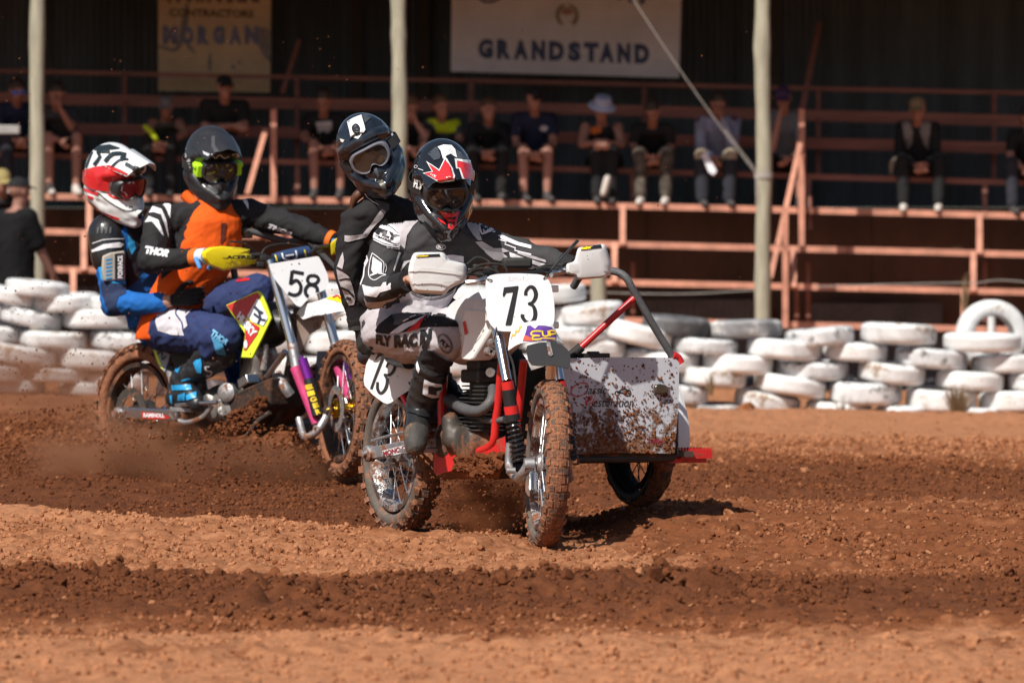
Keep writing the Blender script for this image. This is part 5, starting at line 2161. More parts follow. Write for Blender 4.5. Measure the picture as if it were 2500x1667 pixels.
for i, (x, y) in enumerate(((1416, 866), (1440, 861), (1483, 865))):
    pass
mb.box(K(1450, 868, 0.90, 0.42), L73 * 0.062, H73 * 0.03, UP * 0.010)
mb.box(K(1448, 861, 0.90, 0.42), L73 * 0.022, H73 * 0.02, UP * 0.006)
mb.build('tub_latch', M_black_pl, b73, bevel=0.004)
# grab bar, brace, collar
mb = MB()
mb.tube([K(1400, 700, 0.55, 0.42), K(1420, 672, 0.62, 0.44), K(1460, 660, 0.75, 0.50), K(1493, 661, 0.86, 0.56), K(1526, 675, 0.92, 0.62), K(1551, 718, 0.94, 0.68), K(1598, 799, 0.945, 0.77), K(1643, 872, 0.95, 0.86)], 0.0165, 14)
mb.build('grab_bar', M_pipe, b73)
mb = MB()
mb.tube([K(1550, 726, 0.93, 0.67), K(1414, 852, 0.88, 0.42)], 0.0145, 12, k=1)
mb.build('grab_brace', mat('scratched red tube paint', (0.55, 0.02, 0.025), 0.3, vary=0.1, mud=0.22, mscale=12, mudcol=(0.10, 0.04, 0.04)), b73)
mb = MB()
mb.tube([K(1420, 846, 0.88, 0.425), K(1385, 878, 0.84, 0.36)], [0.02, 0.024], 12, k=1)
mb.build('brace_clamp', M_black_rub, b73)
mb = MB()
mb.tube([K(1639, 868, 0.95, 0.85), K(1652, 874, 0.94, 0.87), K(1660, 888, 0.94, 0.88)], 0.022, 10)
mb.build('bar_collar', M_red, b73)
# sidecar mudguard and step
mb = MB()
rows = []
for i in range(13):
    a = math.radians(-4 + 118 * i / 12)
    p = cs + H73 * math.cos(a) * 0.335 + UP * math.sin(a) * 0.335
    rows.append([p - L73 * 0.085 - (H73 * math.cos(a) + UP * math.sin(a)) * 0.02, p - L73 * 0.05, p, p + L73 * 0.05, p + L73 * 0.085 - (H73 * math.cos(a) + UP * math.sin(a)) * 0.02])
mb.sheet(rows, 0.003)
mb.build('wheel_mudguard', M_whitepl, b73, 60)
mb = MB()
st0 = K(1688, 1108, 0.86, 0.98)
mb.box(st0, L73 * 0.075, H73 * 0.05, UP * 0.018)
for i in range(10):
    for j in (-1, 1):
        mb.box(st0 + L73 * (-0.068 + 0.015 * i) + H73 * 0.045 * j + UP * 0.020, L73 * 0.004, H73 * 0.004, UP * 0.007)
mb.box(K(1668, 1122, 0.82, 0.92), L73 * 0.09, H73 * 0.04, UP * 0.012)
mb.build('outboard_step', M_red_mud, b73, 30)
# ================================================================== sidecar motorcycle 58
cr58 = W(352, 1001, 28.4)
cf58 = W(843, 997, 27.3)
R58 = Rig((cr58.x, cr58.y, 0), (cf58.x, cf58.y, 0))
K5 = R58.K
H58, L58 = R58.h, R58.l
SH5 = (H58 * math.cos(math.radians(24)) + -L58 * math.sin(math.radians(24))).normalized()
SL5 = V((-SH5.y, SH5.x, 0))
b58 = thing('sidecar_motorcycle', 'red white and neon yellow sidecar motorcycle with number 58 plate and purple shocks', 'motorcycle', R58.P(0.75, 0.1, 0))
lean = UP * -0.03
M_tyre58 = mat('red soil coated tyre', (0.20, 0.085, 0.045), 0.95, vary=0.25, vscale=16, mud=0.6, mscale=14, mudcol=(0.27, 0.105, 0.05), bump=0.5, bscale=60)
M_blackrim = mat('muddy black rim', (0.05, 0.03, 0.022), 0.5, 0.3, mud=0.45, mscale=12)
M_wpl58 = mat('white muddy plastic', (0.76, 0.76, 0.76), 0.35, vary=0.03, specks=0.5, sscale=40, mud=0.16, mscale=8, mudcol=(0.16, 0.08, 0.045))
M_neon = mat('neon yellow plastic', (0.72, 0.86, 0.03), 0.35, vary=0.04, specks=0.25, sscale=40)
M_yel = mat('yellow plastic', (0.88, 0.70, 0.012), 0.32, vary=0.04, specks=0.3, sscale=40)
M_pred58 = mat('red shroud print', (0.55, 0.02, 0.02), 0.35, vary=0.06, specks=0.25, sscale=45)
M_pink = mat('magenta fork sleeve', (0.60, 0.055, 0.19), 0.45, vary=0.15, mud=0.2, mscale=10)
M_purple = mat('purple anodised metal', (0.30, 0.04, 0.42), 0.25, 0.7, vary=0.1, mud=0.1)
wheel(b58, 'wheel', cr58, (L58 + lean), 0.345, 0.13, 0.24, 50, 32, m_tyre=M_tyre58, m_rim=M_blackrim, m_hub=M_engine, knob_h=0.016)
wheel(b58, 'wheel', cf58, (SL5 + lean), 0.340, 0.10, 0.262, 58, 32, m_tyre=M_tyre58, m_rim=M_blackrim, m_hub=M_gold, knob_h=0.012)
z8 = zoomer(220, 550, 0.41444)
z9 = zoomer(500, 500, 0.38277)
# fork, sleeves, shocks
for s in (-1, 1):
    off = SL5 * (0.23 if s > 0 else 0)
    a0, a1, a2 = K5(668, 672, 1.20, -0.13) + off, K5(716, 850, 1.33, -0.13) + off, K5(723, 890, 1.36, -0.13) + off
    mb = MB()
    mb.tube([a0 + (a0 - a1) * 0.2, a0, a1], [0.023, 0.024, 0.024], 16, k=1)
    mb.build('fork_leg', M_chrome, b58)
    mb = MB()
    mb.tube([a1 - (a1 - a0) * 0.06, a2 + (a2 - a1) * 0.5], 0.027, 14, k=1)
    mb.build('fork_clamp', M_alu, b58)
    p0, p1 = K5(*z9(575, 1035), 1.37, -0.135) + off, K5(*z9(712, 1395), 1.46, -0.135) + off
    mb = MB()
    mb.tube([p0, p1], [0.026, 0.024], 14, k=1)
    sl = mb.build('fork_sleeve', M_pink, b58)
    q0, q1, q2 = K5(*z9(622, 985), 1.42, -0.13) + off, K5(*z9(664, 1112), 1.45, -0.13) + off, K5(*z9(718, 1345), 1.50, -0.13) + off
    mb = MB()
    mb.tube([q0 - (q1 - q0) * 0.15, q0], 0.009, 10, k=1)
    mb.tube([q0, q1], 0.0255, 16, k=1)
    mb.build('shock_reservoir', M_purple, b58)
    mb = MB()
    mb.tube([q1, q2], 0.027, 16, k=1)
    sb = mb.build('shock_body', M_black_pl, b58)
    if s < 0:
        decal('shock_lettering', [txt('EIGER', [z9(*p) for p in ((668, 1340), (600, 1105), (668, 1138), (738, 1318))], bold=0.04)] if False else
              [txt(c, [z9(640 + 18 * i + 2, 1150 + 39 * i + 34), z9(690 + 12 * i + 2, 1142 + 39 * i + 28), z9(682 + 12 * i, 1142 + 39 * i), z9(634 + 17 * i, 1150 + 39 * i)], bold=0.05) for i, c in enumerate('EIGER')],
              bvh_of([sb, sl]), mat('yellow shock print', (0.9, 0.62, 0.03), 0.4), b58, 0.003, 6)
    ax = cf58 + SL5 * 0.085 * s
    lk = K5(*z9(720, 1425), 1.50, -0.135) + off
    l0 = K5(*z9(610, 1400), 1.40, -0.14) + off
    mb = MB()
    mb.tube([K5(*z9(600, 1360), 1.38, -0.14) + off, l0, K5(*z9(640, 1480), 1.42, -0.14) + off, lk - UP * 0.01, ax], [0.018, 0.018, 0.02, 0.02, 0.022], 12)
    mb.lathe(lk, SL5, [(-0.02, 0.016), (0.02, 0.016)], 12, caps=True)
    mb.build('leading_link', M_alu, b58)
    mb = MB()
    mb.tube([ax, ax + (K5(*z9(760, 1312), 1.52, -0.13) - (cf58 - SL5 * 0.085)) * 0.9 if s < 0 else ax + SL5 * 0.04], 0.017, 12, k=1)
    mb.build('axle_spacer', M_alu_clean, b58)
mb = MB()
mb.lathe(cf58, SL5, [(-0.07, 0.03), (-0.06, 0.052), (-0.05, 0.052), (-0.045, 0.03), (0.045, 0.03), (0.05, 0.052), (0.06, 0.052), (0.07, 0.03)], 20)
mb.build('gold_hub_sleeve', M_gold, b58)
# brake disc
mb = MB()
mb.lathe(cf58 + SL5 * -0.05, SL5, [(-0.002, 0.075), (-0.002, 0.118), (0.002, 0.118), (0.002, 0.075)], 36, closed=True)
mb.build('brake_disc', M_alu, b58)
# number plate
pl5 = K5(725, 690, 1.43, 0.0)
pn5 = (SH5 + UP * 0.2).normalized()
pls = round_poly([(656, 645), (777, 625), (786, 640), (800, 670), (803, 695), (796, 706), (775, 716), (754, 728), (734, 750), (722, 745), (690, 706), (668, 678)], 5, 3)
plate58 = plane_plate(pls, pl5, pn5, 0.004).build('number_plate', M_plate, b58, 30)
M_ink2 = M_ink
decal('number', [strk([z8(*p) for p in ((1258, 285), (1190, 272))], 8.5, 1), strk([z8(*p) for p in ((1190, 268), (1180, 350))], 8.5, 1),
                 strk([z8(*p) for p in ((1178, 345), (1215, 325), (1240, 355), (1235, 395), (1205, 412), (1165, 400))], 8.5),
                 strk([z8(*p) for p in ((1310, 295), (1335, 302), (1345, 322), (1325, 345), (1295, 345), (1280, 325), (1288, 302), (1310, 295))], 8.0),
                 strk([z8(*p) for p in ((1308, 350), (1335, 368), (1335, 405), (1308, 424), (1275, 412), (1268, 380), (1285, 355), (1308, 350))], 8.5)],
      bvh_of([plate58]), M_ink2, plate58, 0.002, 20)
# front mudguard
mb = MB()
pix = [[(725, 764), (740, 745), (775, 735), (812, 722), (848, 716), (875, 722)], [(732, 772), (752, 757), (790, 750), (825, 742), (856, 740), (890, 742)], [(740, 780), (770, 770), (800, 766), (830, 760), (858, 758), (900, 758)]]
rows = []
for i, r in enumerate(pix):
    rows.append(catmull([K5(x, y, 1.38 + 0.09 * j - 0.02 * i, 0.06 - 0.07 * i + 0.02 * j) for j, (x, y) in enumerate(r)], 3))
mb.sheet(rows, 0.003)
fen58 = mb.build('front_mudguard', M_wpl58, b58, 60)
T = bvh_of([fen58])
decal('mudguard_yellow', [poly([z8(*p) for p in ((1365, 425), (1420, 408), (1490, 408), (1520, 470), (1440, 445))])], T, M_yel, fen58, 0.003, 8)
decal('mudguard_red', [strk([z8(*p) for p in ((1430, 425), (1460, 415), (1475, 430), (1495, 420))], 4)], T, M_pred58, fen58, 0.005, 6)
mb = MB()
mb.plate([K5(x, y, 1.30, 0.02) for x, y in ((728, 770), (760, 768), (820, 772), (850, 765), (800, 790), (752, 820), (735, 860), (728, 850))], H58 * -0.01)
mb.build('mudguard_stay', mat('dirty clear plastic', (0.30, 0.22, 0.18), 0.4, mud=0.4), b58)
# radiator shroud
sh = [(800, 470), (900, 425), (985, 385), (1008, 394), (1040, 465), (1070, 545), (1010, 670), (955, 782), (888, 778), (905, 700), (912, 640), (860, 560)]
shn = (-L58 * 0.85 + H58 * 0.5 + UP * 0.1).normalized()
sh0 = K5(615, 790, 1.0, -0.22)
shroud = plane_plate([z8(*p) for p in sh], sh0, shn, 0.02).build('radiator_shroud', M_neon, b58, 30, bevel=0.004)
T = bvh_of([shroud])
decal('shroud_red', [poly([z8(*p) for p in ((805, 472), (900, 430), (985, 395), (1003, 420), (925, 540), (870, 560))])], T, M_pred58, shroud, 0.003, 15)
decal('shroud_white', [poly([z8(*p) for p in ((985, 432), (1000, 440), (1048, 545), (1020, 592), (960, 570), (925, 535))])], T, M_plate, shroud, 0.0045, 15)
decal('shroud_badge', [strk([z8(*p) for p in ((968, 478), (995, 505), (1020, 520))], 7, 2), strk([z8(*p) for p in ((965, 520), (1010, 555), (1035, 560))], 6, 2), strk([z8(*p) for p in ((995, 510), (1003, 545), (990, 580))], 6, 2)],
      T, mat('navy shroud print', (0.02, 0.03, 0.07), 0.4), shroud, 0.006, 8)
decal('shroud_red_panel', [poly([z8(*p) for p in ((905, 545), (1000, 600), (985, 640), (920, 735), (905, 735), (915, 650))])], T, M_pred58, shroud, 0.0035, 12)
decal('shroud_lettering', [txt('HUSKY', [z8(862, 545), z8(955, 665), z8(988, 628), z8(885, 505)], bold=0.06)], T, M_plate, shroud, 0.0055, 8)
decal('shroud_roundel', [oval(*z8(917, 700), 4.5, 10)], T, M_plate, shroud, 0.0055, 8)
# tank under the rider, seat, tail
mb = MB()
rings = []
for u, z, hw, hh in ((1.12, 0.86, 0.06, 0.06), (1.0, 0.86, 0.13, 0.12), (0.8, 0.85, 0.14, 0.13), (0.62, 0.83, 0.11, 0.09), (0.55, 0.82, 0.08, 0.05)):
    rings.append([R58.P(u, hw * math.cos(a), z + hh * math.sin(a)) for a in [2 * math.pi * j / 18 for j in range(18)]])
mb.loft(rings)
mb.build('fuel_tank', M_black_pl, b58)
mb = MB()
rings = []
for u, z, hw in ((0.65, 0.86, 0.09), (0.45, 0.86, 0.11), (0.3, 0.86, 0.11), (0.18, 0.86, 0.09), (0.12, 0.86, 0.05)):
    rings.append([R58.P(u, hw * math.cos(a), z + 0.05 * math.sin(a)) for a in [2 * math.pi * j / 14 for j in range(14)]])
mb.loft(rings)
mb.build('seat', M_black_rub, b58)
tl = [(345, 615), (420, 600), (495, 640), (484, 720), (462, 800), (440, 866), (405, 832), (372, 740)]
tln = (-L58 * 0.8 + H58 * 0.55 + UP * 0.1).normalized()
tl0 = K5(393, 850, 0.22, -0.2)
tail = plane_plate([z8(*p) for p in tl], tl0, tln, 0.012).build('side_panel', mat('blue grey plastic', (0.34, 0.36, 0.42), 0.4, vary=0.08, specks=0.3), b58, 30, bevel=0.003)
T = bvh_of([tail])
decal('panel_red', [poly([z8(*p) for p in ((430, 690), (484, 700), (470, 760), (440, 745))])], T, mat('maroon panel', (0.22, 0.03, 0.06), 0.4), tail, 0.003, 8)
decal('panel_yellow', [poly([z8(*p) for p in ((362, 700), (378, 705), (432, 850), (405, 832))])], T, M_neon, tail, 0.003, 8)
decal('panel_print', [ring(*z8(425, 662), 7, 8, 3), strk([z8(*p) for p in ((395, 760), (420, 740), (425, 790), (445, 770))], 3)], T, M_ink, tail, 0.0045, 8)
mb = MB()
q = [(490, 640), (655, 660), (660, 760), (600, 860), (500, 870), (470, 780)]
mb.plate([K5(*z8(x, y), 0.35, -0.13) for x, y in q], L58 * 0.16)
mb.build('air_box', M_black_pl, b58, 30, bevel=0.01)
# swing arm
mb = MB()
sa, se = K5(*z8(180, 1106), -0.02, -0.15), K5(*z8(520, 1118), 0.62, -0.15)
mb.bar(sa, se, 0.032, 0.062)
mb.bar(sa + L58 * 0.29, se + L58 * 0.27, 0.032, 0.062)
swa = mb.build('swing_arm', M_alu_clean, b58, 30, bevel=0.008)
T = bvh_of([swa])
decal('swing_arm_sticker', [poly([z8(*p) for p in ((302, 1098), (410, 1108), (475, 1128), (450, 1140), (310, 1140))])], T, M_pred58, b58, 0.002, 8)
decal('swing_arm_lettering', [txt('RAMINOLL', [z8(315, 1130), z8(440, 1132), z8(438, 1108), z8(315, 1104)], bold=0.05)], T, M_plate, b58, 0.0035, 8)
mb = MB()
mb.lathe(sa - L58 * 0.017, -L58, [(-0.02, 0.032), (0.008, 0.032), (0.012, 0.018), (0.03, 0.018), (0.03, 0.001)], 16)
mb.build('axle_block', M_alu, b58, 30)
mb = MB()
mb.lathe(cr58 - L58 * 0.09, L58, [(-0.003, 0.07), (-0.003, 0.12), (0.003, 0.12), (0.003, 0.07)], 32, closed=True)
mb.build('brake_disc', M_engine2, b58)
# engine, frame, exhaust, bash plate
mb = MB()
mb.ell(R58.P(0.72, -0.03, 0.42), H58 * 0.22, L58 * 0.13, UP * 0.14, 22, 12)
mb.lathe(R58.P(0.85, -0.15, 0.43), -L58, [(-0.07, 0.10), (0.0, 0.10), (0.02, 0.09), (0.03, 0.001)], 22)
mb.lathe(R58.P(0.64, -0.14, 0.45), -L58, [(-0.07, 0.075), (0.0, 0.075), (0.02, 0.06), (0.025, 0.001)], 20)
mb.capsule(R58.P(0.85, 0, 0.5), R58.P(0.92, 0, 0.70), 0.09, 0.085)
place(remesh(mb, 0.011, 3), 'engine', mat('muddy cast engine', (0.30, 0.285, 0.27), 0.45, 0.7, vary=0.2, mud=0.42, mscale=12), b58)
mb = MB()
mb.lathe(K5(*z8(800, 985), 0.78, -0.2), (-L58 + H58 * 0.3), [(-0.03, 0.05), (0.0, 0.05), (0.012, 0.035), (0.014, 0.001)], 18)
mb.build('clutch_cover', M_alu, b58)
mb = MB()
mb.bar(K5(*z8(905, 935), 0.9, -0.1), K5(*z8(960, 900), 0.98, -0.1), 0.08, 0.05)
mb.build('radiator_guard', M_alu_clean, b58, bevel=0.006)
mb = MB()
mb.tube([K5(*z8(1150, 742), 1.2, -0.08), K5(*z8(1040, 892), 1.02, -0.1)], 0.016, 12, k=1)
mb.build('frame_strut', M_alu_clean, b58)
mb = MB()
mb.tube([K5(*z8(1035, 700), 1.08, -0.1), K5(*z8(1018, 850), 1.04, -0.12)], [0.013, 0.020], 12, k=1)
mb.build('frame_tube', M_alu, b58)
mb = MB()
mb.tube([K5(*z8(1100, 880), 1.1, 0.02), K5(*z8(1145, 950), 1.16, 0.0), K5(*z8(1180, 1000), 1.18, 0.02)], 0.028, 12)
mb.build('exhaust_pipe', M_alu, b58)
mb = MB()
bp = [(585, 1165, 0.5, -0.18), (760, 1040, 0.7, -0.2), (920, 955, 0.9, -0.19), (1065, 895, 1.08, -0.15), (1062, 1060, 1.1, -0.13), (950, 1180, 0.95, -0.15), (840, 1200, 0.84, -0.17), (660, 1195, 0.58, -0.18)]
mb.plate([K5(*z8(x, y), u, v) for x, y, u, v in bp], L58 * 0.30)
mb.build('bash_plate', mat('dark mud sheet', (0.030, 0.018, 0.014), 0.9, mud=0.44, mscale=11, mudcol=(0.10, 0.038, 0.017), bump=0.4, bscale=30), b58, 30, bevel=0.01)
_p, _s = [], []
for _i in range(260):
    _t, _q = rng.random(), rng.random()
    _x = 640 + 400 * _t
    _y = 1165 - 210 * _t + (40 + 130 * _q) * (1 - 0.2 * _t)
    _p.append(tuple(K5(*z8(_x, _y), 0.56 + 0.5 * _t, -0.20) - b58.location))
    _s.append(0.006 + 0.014 * rng.random() ** 2)
scatter('mud_clump', _p, _s, soil_mat('dark wet mud', False, 0.9), None, None, b58)
mb = MB()
mb.tube([K5(*z8(1060, 1100), 1.1, -0.13), K5(*z8(990, 1150), 1.02, -0.16), K5(*z8(925, 1235), 0.94, -0.16)], 0.012, 8)
mb.build('plate_edge_tube', M_engine2, b58)
mb = MB()
mb.tube([K5(*z8(510, 1052), 0.52, -0.24), K5(*z8(600, 1050), 0.66, -0.24), K5(*z8(750, 1042), 0.84, -0.22)], [0.016, 0.012, 0.010], 10)
mb.build('brake_pedal', M_alu_clean, b58)
mb = MB()
mb.bar(K5(*z8(470, 1080), 0.5, -0.28), K5(*z8(620, 1090), 0.6, -0.16), 0.05, 0.02)
mb.tube([K5(*z8(480, 1120), 0.5, -0.2), K5(*z8(560, 1160), 0.6, -0.2), K5(*z8(660, 1130), 0.72, -0.2), K5(*z8(720, 1060), 0.8, -0.18)], 0.013, 8)
mb.build('foot_peg', M_alu, b58)
mb = MB()
mb.tube([K5(*z8(460, 840), 0.25, -0.13), K5(*z8(480, 900), 0.35, -0.14), K5(*z8(500, 1000), 0.5, -0.15)], 0.02, 10)
mb.build('rear_subframe', M_alu, b58)
mb = MB()
mb.tube([R58.P(1.2, 0, 0.95), R58.P(1.15, 0, 0.7), R58.P(1.05, 0, 0.4), R58.P(0.9, 0, 0.3)], 0.025, 10)
mb.tube([R58.P(1.2, 0, 0.9), R58.P(0.5, 0, 0.75), R58.P(0.5, 0, 0.35)], 0.025, 10)
mb.build('main_frame', M_engine, b58)
# bars, pad, guards
g0, g1 = K5(545, 632, 1.05, -0.34), K5(812, 600, 1.22, 0.40)
mb = MB()
mb.tube([g0 + (g0 - g1) * 0.05, g0, K5(630, 622, 1.14, -0.16), K5(680, 640, 1.18, -0.05), K5(740, 630, 1.2, 0.08), K5(775, 606, 1.2, 0.2), g1, g1 + (g1 - g0) * 0.1], 0.012, 12)
mb.build('handlebar', M_engine, b58)
mb = MB()
mb.tube([K5(668, 634, 1.20, -0.08), K5(700, 624, 1.22, -0.02), K5(752, 614, 1.24, 0.10)], 0.030, 14)
pad = mb.build('bar_pad', mat('navy bar pad', (0.02, 0.05, 0.13), 0.6), b58)
T = bvh_of([pad])
decal('pad_print', [strk([z8(*p) for p in ((1090, 175), (1100, 210))], 3, 1), strk([z8(*p) for p in ((1262, 145), (1272, 185))], 3, 1)], T, M_yel, pad, 0.003, 5)
decal('pad_badge', [strk([z8(*p) for p in ((1130, 165), (1140, 195), (1180, 205), (1215, 190), (1210, 150))], 4, 3), strk([z8(*p) for p in ((1150, 180), (1200, 172))], 3.5, 1)], T, M_plate, pad, 0.004, 5)
mb = MB()
for (x, y) in ((1020, 195), (1000, 230), (1050, 235), (1385, 130), (1360, 150)):
    mb.box(K5(*z8(x, y), 1.2, -0.1 + 0.0012 * (x - 1020)), SL5 * 0.018, SH5 * 0.015, UP * 0.013)
mb.build('lever_clamp', M_engine, b58, bevel=0.004)
for pts in (((1000, 190), (1040, 130), (1150, 110), (1250, 130), (1300, 200)), ((930, 230), (990, 240), (1040, 250)), ((820, 95), (900, 105), (960, 145), (1010, 200))):
    mb = MB()
    mb.tube([K5(*z8(x, y), 1.18, -0.1 + 0.0011 * (x - 1000)) for x, y in pts], 0.005, 6)
    mb.build('control_cable', M_black_rub, b58)


def guard58(pix, u, v0, v1, name):
    P2 = round_poly([z8(*p) for p in pix], 3, 2)
    cx = sum(p[0] for p in P2) / len(P2)
    cy = sum(p[1] for p in P2) / len(P2)
    xs = [p[0] for p in P2]
    rings = []
    for sc, du in ((0.5, 0.06), (0.85, 0.05), (1.0, 0.0), (0.98, -0.06)):
        rings.append([K5(cx + (x - cx) * sc, cy + (y - cy) * sc, u + du, v0 + (v1 - v0) * ((cx + (x - cx) * sc) - min(xs)) / (max(xs) - min(xs))) for x, y in P2])
    mb = MB()
    mb.loft(rings, caps=False)
    mb.f.append(tuple(range(len(P2) - 1, -1, -1)))
    mb.m.append(0)
    return mb.build(name, M_yel, b58, 40)


ga = guard58(((655, 158), (700, 130), (770, 122), (880, 132), (945, 142), (935, 160), (985, 192), (972, 236), (880, 250), (782, 270), (715, 246), (690, 235), (662, 195)), 1.14, -0.42, -0.14, 'hand_guard')
gb = guard58(((1415, 105), (1445, 78), (1500, 70), (1530, 90), (1530, 150), (1480, 165), (1420, 178)), 1.28, 0.34, 0.5, 'hand_guard')
decal('guard_lettering', [txt('ACERBIS', [z8(800, 200), z8(978, 200), z8(978, 176), z8(800, 178)], bold=0.06), strk([z8(*p) for p in ((780, 192), (800, 196), (830, 186))], 2.2)], bvh_of([ga]), M_ink, ga, 0.007, 6)
decal('guard_lettering', [txt('AC', [z8(1448, 158), z8(1490, 155), z8(1490, 135), z8(1448, 137)], bold=0.06)], bvh_of([gb]), M_ink, gb, 0.004, 6)
# sidecar of rig 58, mostly hidden: platform, wheel, grab rails
cs58 = R58.P(0.3, 1.05, 0.36)
wheel(b58, 'wheel', cs58, L58, 0.285, 0.12, 0.2, 30, 24, m_tyre=M_tyre58, m_rim=M_blackrim, m_hub=M_engine)
mb = MB()
mb.box(R58.P(0.35, 0.62, 0.33), H58 * 0.6, L58 * 0.36, UP * 0.015)
mb.build('sidecar_floor', M_engine2, b58, 30)
mb = MB()
mb.tube([K5(560, 600, 0.75, 0.25), K5(572, 560, 0.8, 0.3), K5(600, 562, 0.85, 0.34), K5(640, 572, 0.9, 0.42), K5(700, 590, 0.95, 0.55), K5(770, 606, 1.0, 0.7), R58.P(1.0, 0.85, 0.75), R58.P(0.95, 0.95, 0.35)], 0.018, 12)
mb.build('grab_rail', M_pipe, b58)
mb = MB()
mb.tube([K5(572, 560, 0.8, 0.3), K5(556, 592, 0.72, 0.28), R58.P(0.65, 0.3, 0.35)], 0.018, 10)
mb.build('rail_support', M_pipe, b58)
mb = MB()
mb.box(K5(598, 572, 0.84, 0.33), H58 * 0.03, L58 * 0.03, UP * 0.02)
mb.build('rail_clamp', M_gold if False else M_engine2, b58, bevel=0.006)
mb = MB()
for v in (0.28, 0.95):
    mb.tube([R58.P(-0.25, v, 0.33), R58.P(0.95, v, 0.33)], 0.02, 8, k=1)
for u in (0.1, 0.9):
    mb.tube([R58.P(u, 0.0, 0.33), R58.P(u, 0.97, 0.33)], 0.02, 8, k=1)
mb.build('sidecar_chassis', M_engine2, b58)
mb = MB()
mb.plate([R58.P(0.96, v, z) for v, z in ((0.3, 0.35), (0.9, 0.35), (0.9, 0.72), (0.35, 0.72))], H58 * 0.005)
mb.build('nose_panel', mat('dark navy panel', (0.05, 0.055, 0.075), 0.5, mud=0.3, mscale=6), b58)
# ================================================================== the four crew members
zg = zoomer(800, 250, 0.38255)
za = zoomer(860, 540, 0.2041)
zr = zoomer(180, 300, 0.38256)
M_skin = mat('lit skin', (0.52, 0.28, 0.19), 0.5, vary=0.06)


def cloth(name, c, **k):
    k.setdefault('specks', 0.16)
    k.setdefault('sscale', 26)
    return mat(name, c, 0.82, vary=0.10, vscale=12, bump=0.18, bscale=55, spec=0.25, **k)


M_jblack = cloth('black jersey cloth', (0.020, 0.019, 0.021), specks=0.1)
M_jcoal = cloth('charcoal jersey cloth', (0.048, 0.046, 0.049))
M_jgrey = cloth('pale grey jersey cloth', (0.47, 0.44, 0.46), specks=0.08)
M_jwhite = cloth('white jersey print', (0.72, 0.70, 0.74), specks=0.08)
M_jlil = cloth('lilac white jersey cloth', (0.60, 0.57, 0.62), specks=0.08)
M_jred = cloth('red pants print', (0.62, 0.03, 0.035))
M_boot = mat('black riding boot', (0.020, 0.020, 0.021), 0.38, vary=0.2, vscale=14, bump=0.25, bscale=30, mud=0.20, mscale=9, mudcol=(0.13, 0.08, 0.055))
M_boot_mud = mat('muddy boot toe', (0.05, 0.045, 0.042), 0.7, vary=0.2, mud=0.42, mscale=10, mudcol=(0.15, 0.095, 0.065), bump=0.3)
M_gloss = mat('gloss black helmet shell', (0.012, 0.013, 0.016), 0.12, vary=0.1, coat=0.8, specks=0.12, sscale=36, mudcol=(0.3, 0.16, 0.09))
M_gloss_navy = mat('gloss blue black helmet shell', (0.014, 0.019, 0.028), 0.14, vary=0.3, vscale=16, coat=0.8, specks=0.2, sscale=36, mudcol=(0.36, 0.2, 0.12))
M_matte = mat('satin black helmet shell', (0.024, 0.024, 0.027), 0.38, vary=0.15, coat=0.15, specks=0.3, sscale=30, mudcol=(0.32, 0.2, 0.14))
M_hwhite = mat('white helmet paint', (0.78, 0.79, 0.79), 0.2, vary=0.03, coat=0.5, specks=0.16, sscale=36)
M_hred = mat('red helmet paint', (0.66, 0.03, 0.035), 0.2, vary=0.06, coat=0.5, specks=0.15, sscale=36)
M_hgrey = mat('grey helmet paint', (0.055, 0.065, 0.075), 0.2, vary=0.1, coat=0.5)
M_lens = glass_mat('smoked goggle lens', (0.05, 0.035, 0.028), 0.04, 0.30)
M_lensred = glass_mat('red mirrored goggle lens', (0.40, 0.015, 0.02), 0.04, 0.22)
M_gframe = mat('grey goggle frame', (0.16, 0.16, 0.19), 0.4, vary=0.1)
M_gblack = mat('black goggle frame', (0.03, 0.03, 0.032), 0.4)


def build_body(person, torso, limbs, m, name='body', voxel=0.0098, folds=0.0085, seed=0, fscale=13, sm=3):
    mb = MB()
    if torso:
        torso_rings(mb, torso)
    for pts, rad in limbs:
        mb.chain(pts, rad)
    return place(remesh(mb, voxel, sm, folds, fscale, seed), name, m, person)


def boot(person, knee_low, ankle, toe, heel, m, name='boot', r=1.0, sole_dir=None):
    """tall riding boot: shaft, ankle, foot with sole"""
    mb = MB()
    mid = knee_low.lerp(ankle, 0.5)
    mb.chain([knee_low, mid, ankle], [0.064 * r, 0.060 * r, 0.052 * r])
    mb.chain([ankle, heel], [0.05 * r, 0.042 * r])
    foot = ankle.lerp(toe, 0.55)
    mb.chain([heel, foot, toe], [0.042 * r, 0.046 * r, 0.040 * r])
    mb.chain([ankle, foot], [0.05 * r, 0.044 * r])
    # buckle ridges
    for t in (0.0, 0.2, 0.42, 0.62, 0.82, 1.0):
        p = knee_low.lerp(ankle, t)
        d = (ankle - knee_low).normalized()
        mb.lathe(p, d, [(-0.012, 0.02), (-0.012, (0.066 - 0.012 * t) * r), (0.0, (0.070 - 0.012 * t) * r), (0.012, (0.066 - 0.012 * t) * r), (0.012, 0.02)], 16, closed=True)
    return place(remesh(mb, 0.0075, 2, 0.002, 22), name, m, person)


